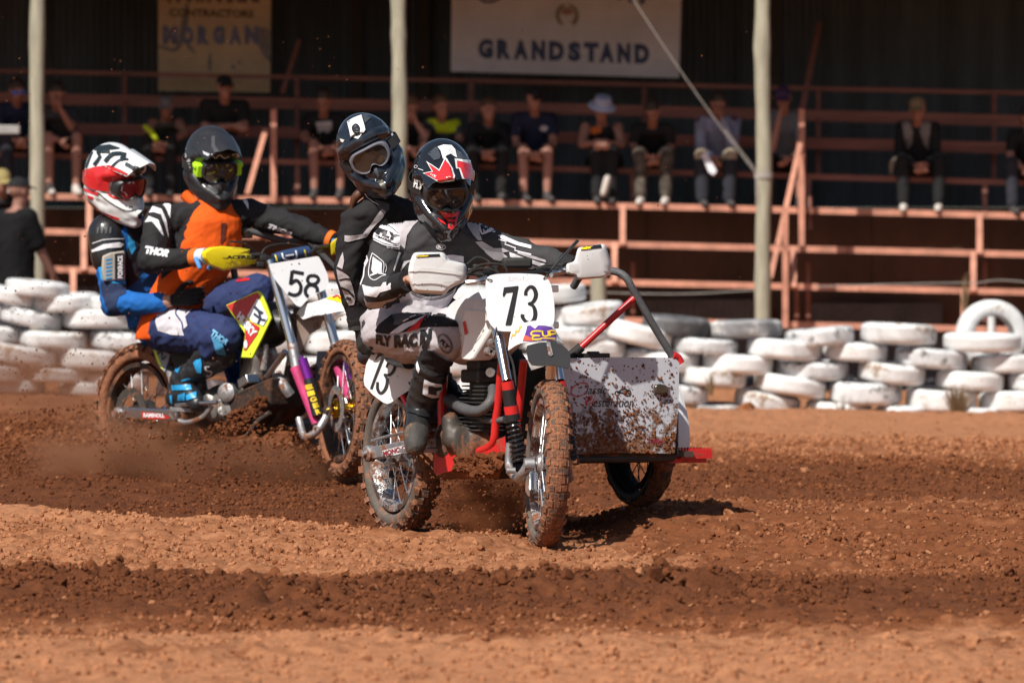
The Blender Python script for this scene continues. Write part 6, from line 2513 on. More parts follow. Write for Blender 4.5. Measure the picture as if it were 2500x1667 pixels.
# ---------------------------------------------------------------- driver of rig 73
d73 = thing('person', 'rider of bike 73 in black and white jersey with red spiked black helmet', 'person', R73.P(0.45, -0.15, 0))
pel, wai, che, uch, nek = K(1000, 800, 0.38, -0.17), K(1008, 735, 0.42, -0.16), K(1050, 655, 0.52, -0.11), K(1066, 590, 0.57, -0.09), K(1082, 545, 0.62, -0.08)
shl, shr = K(952, 590, 0.50, -0.31), K(1180, 592, 0.66, 0.12)
lat = (shr - shl).normalized()
fwd = lat.cross(UP)
if fwd.y > 0:
    fwd = -fwd
elr, wrr = K(908, 722, 0.60, -0.41), K(985, 690, 0.88, -0.34)
ell_, wrl = K(1275, 618, 0.76, 0.21), K(1392, 648, 0.96, 0.33)
hpr, knr, anr = K(950, 800, 0.36, -0.27), K(1080, 825, 0.80, -0.20), K(1022, 1010, 0.58, -0.21)
hpl, knl, anl = K(1045, 800, 0.38, -0.06), K(1190, 815, 0.82, 0.17), R73.P(0.58, 0.2, 0.42)
tor = [(pel, lat * 0.17, fwd * 0.13), (wai, lat * 0.165, fwd * 0.125), (che, lat * 0.19, fwd * 0.135), (uch, lat * 0.185, fwd * 0.115), (nek - UP * 0.0, lat * 0.10, fwd * 0.085)]
limbs = [([shl, elr, elr.lerp(wrr, 0.6), wrr], [0.078, 0.062, 0.052, 0.040]), ([shr, ell_, ell_.lerp(wrl, 0.6), wrl], [0.078, 0.060, 0.050, 0.040]), ([uch, shl], [0.10, 0.078]), ([uch, shr], [0.10, 0.078]),
         ([nek, K(1083, 500, 0.64, -0.07)], [0.062, 0.058]), ([pel, hpr], [0.13, 0.12]), ([hpr, knr, anr], [0.10, 0.07, 0.04]), ([hpl, knl, anl], [0.10, 0.07, 0.04])]
body = build_body(d73, tor, limbs, M_jcoal, seed=1)
pants = build_body(d73, None, [([pel - UP * 0.01, hpr, hpr.lerp(knr, 0.5), knr, knr.lerp(anr, 0.26)], [0.15, 0.128, 0.108, 0.093, 0.07]), ([pel, hpl, knl, knl.lerp(anl, 0.3)], [0.15, 0.12, 0.09, 0.066]), ([K(1005, 775, 0.40, -0.17), pel], [0.165, 0.15])],
                   cloth('lilac grey riding pants', (0.47, 0.44, 0.465), specks=0.1), 'pants', folds=0.0095, seed=3, fscale=12)
btr = boot(d73, K(1055, 895, 0.73, -0.205), K(1024, 1000, 0.60, -0.21), K(1016, 1082, 0.78, -0.24), K(1010, 1060, 0.52, -0.20), M_boot, r=1.12)
btl = boot(d73, knl.lerp(anl, 0.3), anl + UP * 0.02, R73.P(0.75, 0.22, 0.36), R73.P(0.52, 0.2, 0.36), M_boot)
mb = MB()
mb.capsule(K(1016, 1060, 0.74, -0.235), K(1014, 1086, 0.79, -0.24), 0.055, 0.047)
place(remesh(mb, 0.008, 2, 0.002, 20), 'boot_toe', M_boot_mud, d73)
bard = (gr - gl).normalized()
hand(d73, 'hand', M_skin, wrr + (K(1010, 672, 0.93, -0.32) - wrr) * 0.35, (K(1050, 662, 1.0, -0.29) - wrr), -UP, -1, 0.95)
hand(d73, 'hand', M_skin, wrl + (K(1410, 645, 1.0, 0.37) - wrl) * 0.3, (K(1440, 640, 1.06, 0.39) - wrl), -UP, 1, 0.95)
mb = MB()
mb.tube([elr.lerp(wrr, 0.78), elr.lerp(wrr, 1.02), wrr + (wrr - elr) * 0.12], [0.050, 0.047, 0.043], 14)
mb.build('cuff', M_jblack, d73)
mb = MB()
mb.tube([ell_.lerp(wrl, 0.85), wrl, wrl + (wrl - ell_) * 0.1], [0.048, 0.045, 0.042], 14)
mb.build('cuff', M_jblack, d73)
TB = bvh_of([body])
TP = bvh_of([pants])
Z = lambda f, *pp: [f(*p) for p in pp]
decal('shoulder_panel', [poly(Z(zg, (345, 745), (400, 700), (450, 668), (545, 648), (562, 662), (604, 722), (598, 738), (545, 790), (505, 850), (492, 935), (470, 915), (455, 845), (430, 795), (350, 765))),
                         poly(Z(zg, (885, 690), (925, 680), (960, 710), (980, 760), (968, 830), (985, 880), (960, 880), (930, 850), (890, 790)))], TB, M_jgrey, body, 0.003, 7)
decal('sleeve_patch', [poly(Z(zg, (338, 768), (385, 772), (432, 792), (456, 845), (466, 895), (458, 940), (380, 928), (305, 892), (284, 880), (298, 832), (320, 795)))], TB, M_jwhite, body, 0.0035, 7)
decal('sleeve_lettering', [txt('FLY', Z(zg, (310, 838), (440, 893), (462, 852), (328, 800)), bold=0.08), txt('RACING', Z(zg, (322, 866), (402, 896), (406, 882), (328, 852)), bold=0.05),
                           strk(Z(zg, (325, 785), (390, 790), (450, 835)), 1.6), strk(Z(zg, (308, 848), (380, 885), (440, 905), (462, 895)), 1.6), strk(Z(zg, (288, 880), (370, 918), (460, 932)), 1.8), strk(Z(zg, (292, 868), (372, 906), (462, 920)), 1.4)],
      TB, M_ink, body, 0.0055, 6)
decal('sleeve_print', [poly(Z(zg, (250, 965), (262, 1010), (240, 1055), (235, 1110), (212, 1170), (195, 1125), (208, 1060), (228, 1000))),
                       strk(Z(zg, (286, 962), (272, 1010), (262, 1085), (272, 1120), (302, 1135), (345, 1110), (372, 1102)), 1.9), strk(Z(zg, (286, 962), (340, 1005), (358, 1030), (352, 1090)), 1.9),
                       poly(Z(zg, (290, 985), (345, 1025), (345, 1090), (330, 1095), (332, 1035), (312, 1022), (312, 1098), (296, 1100), (280, 1070))), strk(Z(zg, (272, 1105), (320, 1092), (370, 1100)), 3.2), strk(Z(zg, (368, 1030), (374, 1060), (366, 1085)), 1.6),
                       strk(Z(zg, (460, 955), (440, 1010), (420, 1075)), [6, 4, 3])], TB, M_jwhite, body, 0.0035, 6)
decal('forearm_band', [poly(Z(za, (118, 760), (240, 792), (345, 780), (372, 735), (468, 715), (500, 790), (440, 822), (335, 852), (290, 908), (150, 885)))], TB, M_jwhite, body, 0.0035, 6)
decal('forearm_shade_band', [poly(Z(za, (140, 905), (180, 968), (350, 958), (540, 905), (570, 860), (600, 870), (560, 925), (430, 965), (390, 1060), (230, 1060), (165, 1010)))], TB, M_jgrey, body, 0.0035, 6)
decal('belly_panel', [poly(Z(za, (560, 905), (600, 870), (660, 815), (760, 865), (900, 905), (1060, 890), (1190, 830), (1245, 770), (1225, 850), (1165, 970), (1100, 1045), (960, 1085), (760, 1105), (600, 1110))),
                      poly(Z(za, (575, 580), (620, 480), (720, 455), (715, 480), (660, 500), (610, 560), (585, 600))), poly(Z(za, (1120, 405), (1200, 400), (1330, 420), (1330, 490), (1140, 470)))], TB, M_jlil, body, 0.003, 8)
decal('belly_line', [strk(Z(za, (660, 800), (770, 875), (920, 920), (1070, 900), (1200, 820), (1240, 770)), 1.6), strk(Z(za, (650, 815), (770, 895), (920, 938), (1080, 915), (1210, 835)), 1.6)], TB, M_ink, body, 0.005, 6)
decal('chest_badge', [ring(*zg(722, 922), 11.5, 7, 1.4), txt('FLY', Z(zg, (702, 930), (742, 930), (744, 914), (704, 914)), bold=0.06)], TB, M_jwhite, body, 0.004, 5)
decal('collar_lettering', [txt('8US', Z(zg, (655, 830), (620, 755), (640, 745), (676, 815)), bold=0.05)], TB, M_jwhite, body, 0.004, 5)
decal('left_sleeve_print', [poly(Z(zg, (1085, 850), (1120, 850), (1210, 890), (1300, 915), (1300, 935), (1200, 910), (1110, 872))), poly(Z(zg, (990, 930), (1040, 950), (1110, 955), (1150, 985), (1100, 1010), (1060, 1000), (1010, 960))),
                            poly(Z(zg, (1160, 955), (1240, 985), (1310, 1005), (1400, 1035), (1400, 1060), (1310, 1030), (1230, 1010), (1165, 985))), poly(Z(zg, (965, 725), (990, 735), (1060, 800), (1070, 830), (1030, 830), (985, 850), (968, 820))),
                            strk(Z(zg, (1090, 875), (1140, 890), (1130, 905), (1200, 930), (1195, 945), (1300, 970)), 2.6, 2)], TB, M_jwhite, body, 0.0035, 7)
decal('left_sleeve_panel', [poly(Z(zg, (940, 890), (985, 885), (1060, 930), (1120, 930), (1160, 950), (1120, 958), (1040, 955), (985, 935))), poly(Z(zg, (1120, 985), (1190, 1000), (1290, 1035), (1380, 1062), (1370, 1080), (1270, 1055), (1170, 1030), (1110, 1010))), poly(Z(zg, (1210, 945), (1300, 975), (1390, 1005), (1395, 1020), (1300, 995), (1215, 965)))], TB, M_jgrey, body, 0.0032, 6)
decal('left_sleeve_lettering', [txt('FLY', Z(zg, (985, 835), (1045, 800), (1010, 740), (972, 790)), bold=0.08), strk(Z(zg, (965, 850), (1020, 840), (1070, 815)), 2)], TB, M_ink, body, 0.0055, 6)
decal('necklace', [strk(Z(zg, (755, 830), (730, 880), (722, 888), (700, 860), (665, 800)), 0.9)], TB, M_alu_clean, body, 0.005, 6)
# pants print
decal('pants_black', [poly(Z(za, (275, 1305), (320, 1235), (400, 1170), (470, 1120), (700, 1110), (860, 1095), (1000, 1092), (1120, 1118), (1205, 1160), (1270, 1235), (1295, 1262), (900, 1266), (815, 1278), (655, 1320), (440, 1350), (292, 1332))),
                      poly(Z(za, (905, 1395), (945, 1300), (960, 1290), (950, 1400), (880, 1560), (860, 1568), (830, 1500)))], TP, M_jblack, pants, 0.003, 7)
decal('pants_panel', [poly(Z(za, (470, 1120), (560, 1105), (880, 1098), (860, 1130), (700, 1160), (560, 1240), (500, 1240), (510, 1180)))], TP, cloth('dark grey pants panel', (0.10, 0.10, 0.11)), pants, 0.0045, 7)
decal('pants_flash', [poly(Z(za, (450, 1345), (520, 1290), (620, 1225), (760, 1180), (880, 1128), (868, 1152), (700, 1262), (560, 1338))), strk(Z(za, (612, 1195), (680, 1165)), 3), strk(Z(za, (690, 1155), (765, 1128)), 3)], TP, M_jwhite, pants, 0.006, 7)
decal('pants_red_flash', [poly(Z(za, (648, 1322), (740, 1242), (810, 1185), (888, 1128), (868, 1162), (822, 1222), (808, 1286)))], TP, M_jred, pants, 0.0065, 7)
decal('pants_lettering', [txt('FLY', Z(za, (285, 1462), (470, 1512), (470, 1366), (285, 1352)), bold=0.07), txt('RAC', Z(za, (505, 1514), (785, 1502), (785, 1332), (505, 1360)), bold=0.07), txt('IN', Z(za, (812, 1490), (935, 1398), (945, 1285), (815, 1305)), bold=0.07)],
      TP, M_ink, pants, 0.0045, 6)
decal('knee_badge', [ring(*za(1108, 1462), 16, 25, 1.6, -0.45), ring(*za(1108, 1462), 13, 21.5, 1.2, -0.45), txt('FLY', Z(za, (1045, 1432), (1130, 1545), (1170, 1500), (1080, 1405)), bold=0.06)], TP, M_ink, pants, 0.004, 5)
decal('knee_gaiter', [poly(Z(zb, (715, 300), (740, 165), (850, 165), (900, 200), (1030, 285), (1090, 300), (1060, 440), (830, 420), (735, 330)))], bvh_of([pants, body]), M_jblack, d73, 0.012, 7)
TBt = bvh_of([btr])
decal('boot_badge', [poly(Z(zb, (765, 515), (860, 560), (972, 578), (975, 610), (970, 690), (930, 735), (860, 740), (790, 715), (745, 690), (752, 600)))], TBt, mat('white boot badge', (0.70, 0.70, 0.74), 0.4, mud=0.1), btr, 0.004, 5)
decal('boot_letter', [poly(Z(zb, (815, 590), (905, 610), (968, 605), (960, 640), (855, 632), (845, 655), (905, 660), (905, 705), (808, 690)))], TBt, M_ink, btr, 0.0065, 5)
decal('boot_buckle', [poly(Z(zb, (668, 345), (685, 300), (712, 400), (700, 445), (672, 400)))], TBt, M_jwhite, btr, 0.004, 5)
decal('boot_strap', [strk(Z(zb, (560, 885), (640, 905), (730, 940), (850, 960)), 9), strk(Z(zb, (640, 480), (760, 480), (900, 500), (1050, 480)), 3)], TBt, M_black_pl, btr, 0.008, 6)
# helmet
hc = K(1080, 445, 0.66, -0.07)
hm = helmet(d73, hc, (0.13, -0.87, -0.48), (0.0, -0.3, 0.95), 1.02, M_gloss, M_gloss, M_gblack, M_lens, peak_len=0.165)
T = bvh_of([hm['shell'], hm['peak']])
decal('helmet_stripe', [poly(Z(zg, (702, 285), (740, 272), (790, 275), (812, 300), (826, 355), (805, 345), (785, 330), (760, 340), (738, 365), (722, 310)))], T, M_hwhite, hm['shell'], 0.003, 6)
decal('helmet_grey', [poly(Z(zg, (640, 330), (690, 285), (702, 290), (722, 345), (715, 362), (680, 372))), poly(Z(zg, (815, 300), (850, 320), (880, 360), (830, 362)))], T, M_hgrey, hm['shell'], 0.003, 6)
sp_out = [poly(Z(zg, (608, 452), (668, 442), (630, 376), (712, 432), (752, 348), (800, 430), (770, 420), (812, 470), (806, 500), (714, 512))), poly(Z(zg, (808, 358), (900, 440), (912, 372), (935, 445), (930, 500), (858, 490), (848, 460), (838, 425), (818, 425)))]
sp_in = [poly(Z(zg, (620, 455), (676, 446), (645, 392), (714, 442), (752, 366), (784, 418), (752, 412), (798, 470), (795, 492), (716, 506))), poly(Z(zg, (822, 376), (902, 455), (912, 395), (928, 446), (924, 494), (866, 486), (858, 460), (842, 420), (824, 415)))]
decal('helmet_spike_edge', sp_out, T, M_hwhite, hm['peak'], 0.0035, 2.5)
decal('helmet_spikes', sp_in, T, M_hred, hm['peak'], 0.0065, 2.5)
decal('chin_red', [poly(Z(zg, (708, 686), (735, 700), (800, 712), (845, 688), (835, 720), (822, 760), (818, 790), (790, 815), (768, 800), (770, 765), (748, 740))), poly(Z(zg, (697, 735), (745, 765), (755, 785), (720, 765)))], T, M_hred, hm['shell'], 0.003, 6)
decal('chin_vent', [poly(Z(zg, (768, 735), (820, 732), (812, 748), (778, 750))), poly(Z(zg, (775, 765), (788, 765), (788, 795), (778, 790))), poly(Z(zg, (798, 765), (810, 762), (806, 785), (798, 795)))], T, M_ink, hm['shell'], 0.006, 5)
decal('helmet_print', [txt('FLY', Z(zg, (548, 540), (602, 562), (618, 518), (556, 486)), bold=0.06)], bvh_of([hm['shell'], hm['strap']]), M_hwhite, hm['shell'], 0.004, 5)
decal('helmet_badge', [ring(*zg(568, 412), 4, 4, 1.2), strk(Z(zg, (582, 425), (615, 437)), 1.6), txt('MX', Z(zg, (658, 466), (692, 486), (700, 474), (664, 456)))], T, M_hwhite, hm['peak'], 0.008, 5)

# ---------------------------------------------------------------- passenger of rig 73
p73 = thing('person', 'black clad passenger with blue black helmet leaning out behind the bike 73 rider', 'person', R73.P(0.0, 0.1, 0.0))
pn_, pc_, pw_ = K(925, 490, 0.20, -0.25), K(945, 590, 0.12, -0.18), K(965, 740, -0.02, -0.06)
ps_r, ps_l = K(872, 545, 0.14, -0.34), K(1030, 545, 0.20, -0.04)
pe_r, pw_r = K(850, 655, 0.10, -0.40), K(876, 790, 0.05, -0.33)
lt_ = (ps_l - ps_r).normalized()
fw_ = V((lt_.y, -lt_.x, 0)).normalized()
if fw_.y > 0:
    fw_ = -fw_
pk_r, pf_r = R73.P(0.15, 0.05, 0.72), R73.P(-0.15, 0.40, 0.40)
pk_l, pf_l = R73.P(0.25, 0.38, 0.74), R73.P(0.1, 0.62, 0.40)
tor = [(pw_, lt_ * 0.15, fw_ * 0.12), (pw_.lerp(pc_, 0.4), lt_ * 0.14, fw_ * 0.11), (pc_, lt_ * 0.165, fw_ * 0.125), (pn_.lerp(pc_, 0.35), lt_ * 0.16, fw_ * 0.10), (pn_, lt_ * 0.07, fw_ * 0.07)]
body = build_body(p73, tor, [([ps_r, pe_r, pe_r.lerp(pw_r, 0.6), pw_r], [0.075, 0.060, 0.052, 0.044]), ([pn_.lerp(pc_, 0.3), ps_r], [0.095, 0.075]), ([pn_.lerp(pc_, 0.3), ps_l], [0.095, 0.075]), ([ps_l, K(1060, 660, 0.15, 0.05), K(1050, 760, 0.3, 0.1)], [0.07, 0.056, 0.045]),
                             ([pn_, K(908, 430, 0.22, -0.27)], [0.06, 0.06]), ([pw_, pk_r, pf_r], [0.12, 0.075, 0.05]), ([pw_ + L73 * 0.1, pk_l, pf_l], [0.11, 0.075, 0.05])], M_jblack, seed=11)
for kk, ff in ((pk_r, pf_r), (pk_l, pf_l)):
    boot(p73, kk.lerp(ff, 0.35), ff + UP * 0.04, ff + H73 * 0.16 - UP * 0.0, ff - H73 * 0.05, M_boot)
hand(p73, 'glove', M_black_rub, pw_r - UP * 0.01, -UP + H73 * 0.4, L73, 1, 0.7)
hand(p73, 'glove', M_black_rub, K(1050, 765, 0.3, 0.1), H73 - UP * 0.5, -UP, 1, 0.8)
mb = MB()
mb.tube([pe_r.lerp(pw_r, 0.88), pw_r, pw_r - UP * 0.03], [0.05, 0.047, 0.045], 12)
mb.build('cuff', M_black_rub, p73)
TB = bvh_of([body])
decal('sleeve_stripe', [poly(Z(zg, (110, 850), (150, 850), (222, 842), (270, 785), (318, 712), (345, 680), (372, 700), (345, 742), (290, 800), (245, 862), (130, 890), (108, 885)))], TB, M_jgrey, body, 0.0035, 6)
decal('shoulder_patch', [poly(Z(zg, (300, 620), (395, 648), (392, 685), (350, 718), (325, 672)))], TB, cloth('slate jersey panel', (0.10, 0.11, 0.13)), body, 0.003, 6)
decal('shoulder_line', [strk(Z(zg, (232, 568), (265, 618), (325, 655)), 1.5)], TB, M_jwhite, body, 0.004, 6)
decal('sleeve_block', [poly(Z(zg, (78, 1000), (98, 955), (106, 1010), (92, 1075), (135, 1110), (160, 1180), (176, 1250), (168, 1290), (135, 1295), (100, 1215), (66, 1120), (58, 1060)))], TB, M_jgrey, body, 0.0035, 6)
decal('sleeve_block_print', [strk(Z(zg, (62, 1055), (105, 1075), (135, 1085)), 5, 2), strk(Z(zg, (75, 1135), (115, 1125), (160, 1130)), 4, 2), strk(Z(zg, (85, 1180), (130, 1200), (168, 1240)), 5, 2), strk(Z(zg, (120, 1245), (150, 1255)), 7, 2)], TB, M_ink, body, 0.0055, 5)
mb = MB()
mb.tube([K(895, 460, 0.20, -0.30), K(872, 478, 0.19, -0.32), K(862, 495, 0.18, -0.33), K(857, 520, 0.17, -0.345)], [0.02, 0.021, 0.015, 0.004], 10)
mb.build('hair', mat('brown hair', (0.10, 0.038, 0.018), 0.5, vary=0.3, vscale=60, stretch=(1, 1, 0.2)), p73)
hc = K(903, 372, 0.22, -0.27)
hm = helmet(p73, hc, (0.06, -0.96, -0.26), (-0.46, -0.25, 0.85), 0.98, M_gloss_navy, M_gloss_navy, M_gframe, M_lens, peak_len=0.05, peak_up=-0.02, m_strap=M_jcoal)
T = bvh_of([hm['shell'], hm['peak']])
decal('helmet_panel', [poly(Z(zg, (125, 125), (165, 100), (215, 82), (232, 140), (240, 178), (195, 235), (148, 222), (140, 180)))], T, M_hwhite, hm['shell'], 0.004, 6)
decal('helmet_vent', [oval(*zg(182, 172), 9, 12, -0.2)], T, M_ink, hm['shell'], 0.008, 5)
decal('helmet_vent_glint', [oval(*zg(178, 160), 3, 4, -0.2), oval(*zg(188, 180), 3, 3)], T, M_alu_clean, hm['shell'], 0.011, 4)
decal('helmet_grey', [poly(Z(zg, (218, 82), (250, 75), (275, 100), (240, 135))), poly(Z(zg, (290, 420), (310, 410), (330, 470), (320, 480)))], T, M_hgrey, hm['shell'], 0.004, 6)
decal('helmet_print', [poly(Z(zg, (420, 165), (435, 195), (455, 235), (448, 240), (425, 205), (408, 215), (402, 205), (418, 185))), strk(Z(zg, (365, 135), (385, 125)), 3), poly(Z(zg, (80, 232), (110, 240), (100, 256), (88, 252)))], T, M_hwhite, hm['shell'], 0.004, 6)
decal('chin_vent', [poly(Z(zg, (320, 500), (352, 490), (362, 510), (372, 545), (355, 558), (335, 530)))], T, mat('vent mesh', (0.16, 0.15, 0.13), 0.5, 0.5), hm['shell'], 0.004, 5)

# ---------------------------------------------------------------- rider of rig 58
d58 = thing('person', 'rider in orange vest and black sleeves with satin black helmet on bike 58', 'person', R58.P(0.45, 0, 0))
pel, wai, che, uch, nek = K5(420, 790, 0.34, -0.10), K5(450, 715, 0.42, -0.08), K5(492, 620, 0.50, -0.03), K5(508, 540, 0.54, -0.01), K5(515, 490, 0.57, 0.0)
shl, shr = K5(392, 535, 0.42, -0.22), K5(608, 522, 0.62, 0.18)
lat = (shr - shl).normalized()
fwd = V((lat.y, -lat.x, 0)).normalized()
if fwd.y > 0:
    fwd = -fwd
elr, wrr = K5(368, 638, 0.52, -0.37), K5(480, 628, 0.84, -0.36)
ell_, wrl = K5(712, 548, 0.86, 0.29), K5(808, 586, 1.08, 0.38)
hpr, knr, anr = K5(405, 800, 0.34, -0.17), K5(548, 822, 0.84, -0.22), K5(440, 930, 0.50, -0.25)
hpl, knl, anl = K5(470, 765, 0.42, 0.06), K5(628, 712, 0.86, 0.16), R58.P(0.6, 0.2, 0.45)
tor = [(pel, lat * 0.165, fwd * 0.13), (wai, lat * 0.165, fwd * 0.125), (che, lat * 0.19, fwd * 0.135), (uch, lat * 0.185, fwd * 0.115), (nek, lat * 0.09, fwd * 0.08)]
body = build_body(d58, tor, [([shl, elr, elr.lerp(wrr, 0.6), wrr], [0.082, 0.068, 0.057, 0.044]), ([shr, ell_, ell_.lerp(wrl, 0.6), wrl], [0.080, 0.062, 0.052, 0.043]), ([uch, shl], [0.10, 0.082]), ([uch, shr], [0.10, 0.08]),
                             ([nek, K5(520, 450, 0.57, 0)], [0.062, 0.058]), ([hpr, knr, anr], [0.10, 0.07, 0.04]), ([hpl, knl, anl], [0.10, 0.07, 0.04])], M_jblack, seed=21)
vest = MB()
torso_rings(vest, [(K5(400, 825, 0.32, -0.13), lat * 0.15, fwd * 0.12), (pel, lat * 0.185, fwd * 0.15), (wai, lat * 0.183, fwd * 0.143), (che + lat * 0.02, lat * 0.192, fwd * 0.164), (uch + lat * 0.01 + fwd * 0.012, lat * 0.160, fwd * 0.138), (nek + UP * 0.01, lat * 0.085, fwd * 0.085)])
vest = place(remesh(vest, 0.0095, 3, 0.0055, 10, 5), 'vest', cloth('bright orange vest cloth', (0.78, 0.105, 0.008)), d58)
M_navyp = cloth('navy riding pants', (0.028, 0.042, 0.125))
pants = build_body(d58, None, [([hpr, hpr.lerp(knr, 0.5), knr, knr.lerp(anr, 0.25)], [0.125, 0.118, 0.105, 0.08]), ([hpl, knl, knl.lerp(anl, 0.4)], [0.12, 0.095, 0.07]), ([pel - UP * 0.02, hpr], [0.14, 0.125]), ([pel, hpl], [0.14, 0.12])], M_navyp, 'pants', folds=0.0095, seed=23, fscale=11)
btr = boot(d58, K5(548, 865, 0.78, -0.22), K5(440, 928, 0.50, -0.25), K5(482, 985, 0.64, -0.27), K5(424, 972, 0.46, -0.25), mat('black boot plastic', (0.02, 0.021, 0.024), 0.4, mud=0.25, mscale=10), r=1.1)
TBt = bvh_of([btr])
M_cyan = mat('cyan boot plastic', (0.02, 0.30, 0.62), 0.4, vary=0.15, mud=0.2, mscale=12)
decal('boot_blue', [poly(Z(z8, (595, 690), (625, 675), (630, 690), (605, 730), (660, 810), (655, 870), (630, 865), (600, 780))), poly(Z(z8, (480, 940), (590, 940), (600, 970), (485, 972))), poly(Z(z8, (520, 1000), (560, 985), (560, 1030), (515, 1030))),
                    poly(Z(z8, (565, 1000), (625, 980), (625, 1015), (570, 1030))), poly(Z(z8, (515, 810), (540, 812), (520, 870), (500, 860))), poly(Z(z8, (470, 1000), (485, 1000), (485, 1045), (475, 1045))), strk(Z(z8, (540, 915), (590, 900)), 4), strk(Z(z8, (550, 745), (590, 735)), 4)], TBt, M_cyan, btr, 0.006, 5)
decal('boot_letter', [strk(Z(z8, (705, 830), (680, 835), (690, 855), (715, 860), (705, 885), (685, 885)), 4)], TBt, M_jwhite, btr, 0.006, 5)
boot(d58, knl.lerp(anl, 0.4), anl + UP * 0.02, R58.P(0.78, 0.2, 0.38), R58.P(0.55, 0.2, 0.38), M_boot)
M_glv = cloth('blue and white glove', (0.10, 0.28, 0.62))
hand(d58, 'glove', M_glv, wrr, (K5(535, 630, 1.0, -0.34) - wrr), -UP, -1, 0.9)
hand(d58, 'glove', M_glv, wrl, (K5(850, 595, 1.2, 0.42) - wrl), -UP, 1, 0.9)
for (e_, w_) in ((elr, wrr), (ell_, wrl)):
    mb = MB()
    mb.tube([e_.lerp(w_, 0.94), e_.lerp(w_, 1.06)], [0.050, 0.049], 14, k=1)
    mb.build('cuff', cloth('orange cuff cloth', (0.75, 0.16, 0.02)), d58)
mb = MB()
mb.tube([wrr, wrr + (wrr - elr) * 0.22], [0.044, 0.042], 14, k=1)
mb.build('glove_wrist', cloth('white glove wrist', (0.62, 0.62, 0.66)), d58)
TB = bvh_of([body])
TV = bvh_of([vest])
TP = bvh_of([pants])
decal('sleeve_chevron', [poly(Z(zr, (505, 500), (545, 470), (590, 480), (620, 530), (615, 610), (600, 570), (575, 530), (540, 515))), poly(Z(zr, (480, 575), (505, 533), (560, 550), (590, 620), (605, 735), (575, 640), (555, 585), (510, 570))),
                         poly(Z(zr, (455, 635), (480, 595), (540, 620), (565, 690), (572, 725), (545, 660), (500, 630))), strk(Z(zr, (575, 405), (600, 385), (630, 368)), 2.5)], TB, M_jwhite, body, 0.004, 6)
decal('sleeve_lettering', [txt('THOR', Z(zr, (450, 835), (600, 858), (628, 815), (460, 785)), bold=0.08), txt('THOR', Z(z8, (1035, 12), (1190, 62), (1205, 45), (1060, -10)), bold=0.08), poly(Z(zr, (1045, 420), (1080, 440), (1115, 520), (1115, 555), (1080, 500)))], TB, M_jwhite, body, 0.004, 6)
decal('vest_print', [poly(Z(zr, (940, 640), (975, 640), (965, 740), (935, 780)))], TV, cloth('dark vest print', (0.12, 0.03, 0.02)), vest, 0.004, 6)
decal('pants_white', [poly(Z(z8, (400, 510), (500, 480), (590, 470), (605, 490), (560, 540), (575, 590), (545, 620), (555, 650), (480, 645), (400, 620), (385, 570)))], TP, M_jlil, pants, 0.004, 6)
decal('pants_curl', [strk(Z(z8, (520, 485), (505, 520), (540, 570), (550, 620)), 3.5), strk(Z(z8, (580, 470), (590, 490), (560, 520)), 3)], TP, M_navyp, pants, 0.0065, 5)
decal('knee_flash', [poly(Z(z8, (715, 655), (770, 670), (805, 770), (745, 755)))], TP, cloth('cyan pants print', (0.10, 0.42, 0.72)), pants, 0.004, 6)
decal('knee_lettering', [txt('THOR', Z(z8, (705, 650), (800, 705), (822, 680), (728, 612)), bold=0.06)], TP, cloth('pale blue pants print', (0.20, 0.5, 0.78)), pants, 0.0065, 5)
decal('pants_red', [strk(Z(z8, (862, 328), (900, 322), (940, 318)), [4, 7, 4], 2)], TP, M_hred, pants, 0.004, 5)
hc = K5(516, 398, 0.55, 0.0)
hm = helmet(d58, hc, (0.34, -0.87, -0.36), (0.02, -0.2, 0.97), 1.08, M_matte, M_matte, M_gblack, glass_mat('clear goggle lens', (0.09, 0.075, 0.06), 0.04, 0.45), peak_len=0.15, m_inner=M_skin)
T = bvh_of([hm['shell'], hm['peak']])
M_slime = mat('lime green goggle canister', (0.45, 0.85, 0.02), 0.4, vary=0.05, specks=0.2)
for s in (1, -1):
    mb = MB()
    q = hm['Q'](0.10, s * 0.097, 0.008)
    mb.box(q, hm['f'] * 0.034, hm['l'] * 0.017, hm['u'] * 0.034)
    mb.box(q + hm['l'] * s * 0.015 + hm['u'] * 0.02, hm['f'] * 0.024, hm['l'] * 0.012, hm['u'] * 0.012)
    mb.build('goggle_canister', M_slime, hm['shell'], 30, bevel=0.006)
decal('peak_print', [poly(Z(zr, (825, 180), (870, 200), (860, 215), (830, 200))), strk(Z(zr, (880, 200), (905, 225), (930, 205), (960, 225), (990, 215)), 3), strk(Z(zr, (1010, 205), (1040, 200), (1060, 225), (1075, 235)), 4)], T, mat('pale peak print', (0.55, 0.56, 0.58), 0.5, mud=0.2, mscale=20), hm['peak'], 0.004, 5)
decal('helmet_grey', [poly(Z(zr, (880, 90), (900, 85), (905, 150), (930, 185), (900, 190), (878, 150))), poly(Z(zr, (850, 400), (940, 385), (950, 440), (900, 460), (860, 430)))], T, mat('dark grey helmet print', (0.075, 0.075, 0.08), 0.4), hm['shell'], 0.004, 5)
decal('helmet_print', [oval(*zr(708, 165), 5, 7), oval(*zr(712, 210), 4.5, 6.5), oval(*zr(735, 240), 4, 4), strk(Z(zr, (730, 262), (775, 265)), 2), strk(Z(zr, (740, 280), (762, 295)), 4)], T, mat('grey helmet lettering', (0.4, 0.4, 0.42), 0.5), hm['shell'], 0.004, 5)
mb = MB()
mb.tube([K5(451, 475, 0.46, -0.12), K5(470, 492, 0.5, -0.11), K5(500, 505, 0.58, -0.05)], [0.03, 0.028, 0.02], 10)
mb.build('vest_collar', MATS['bright orange vest cloth'], d58)

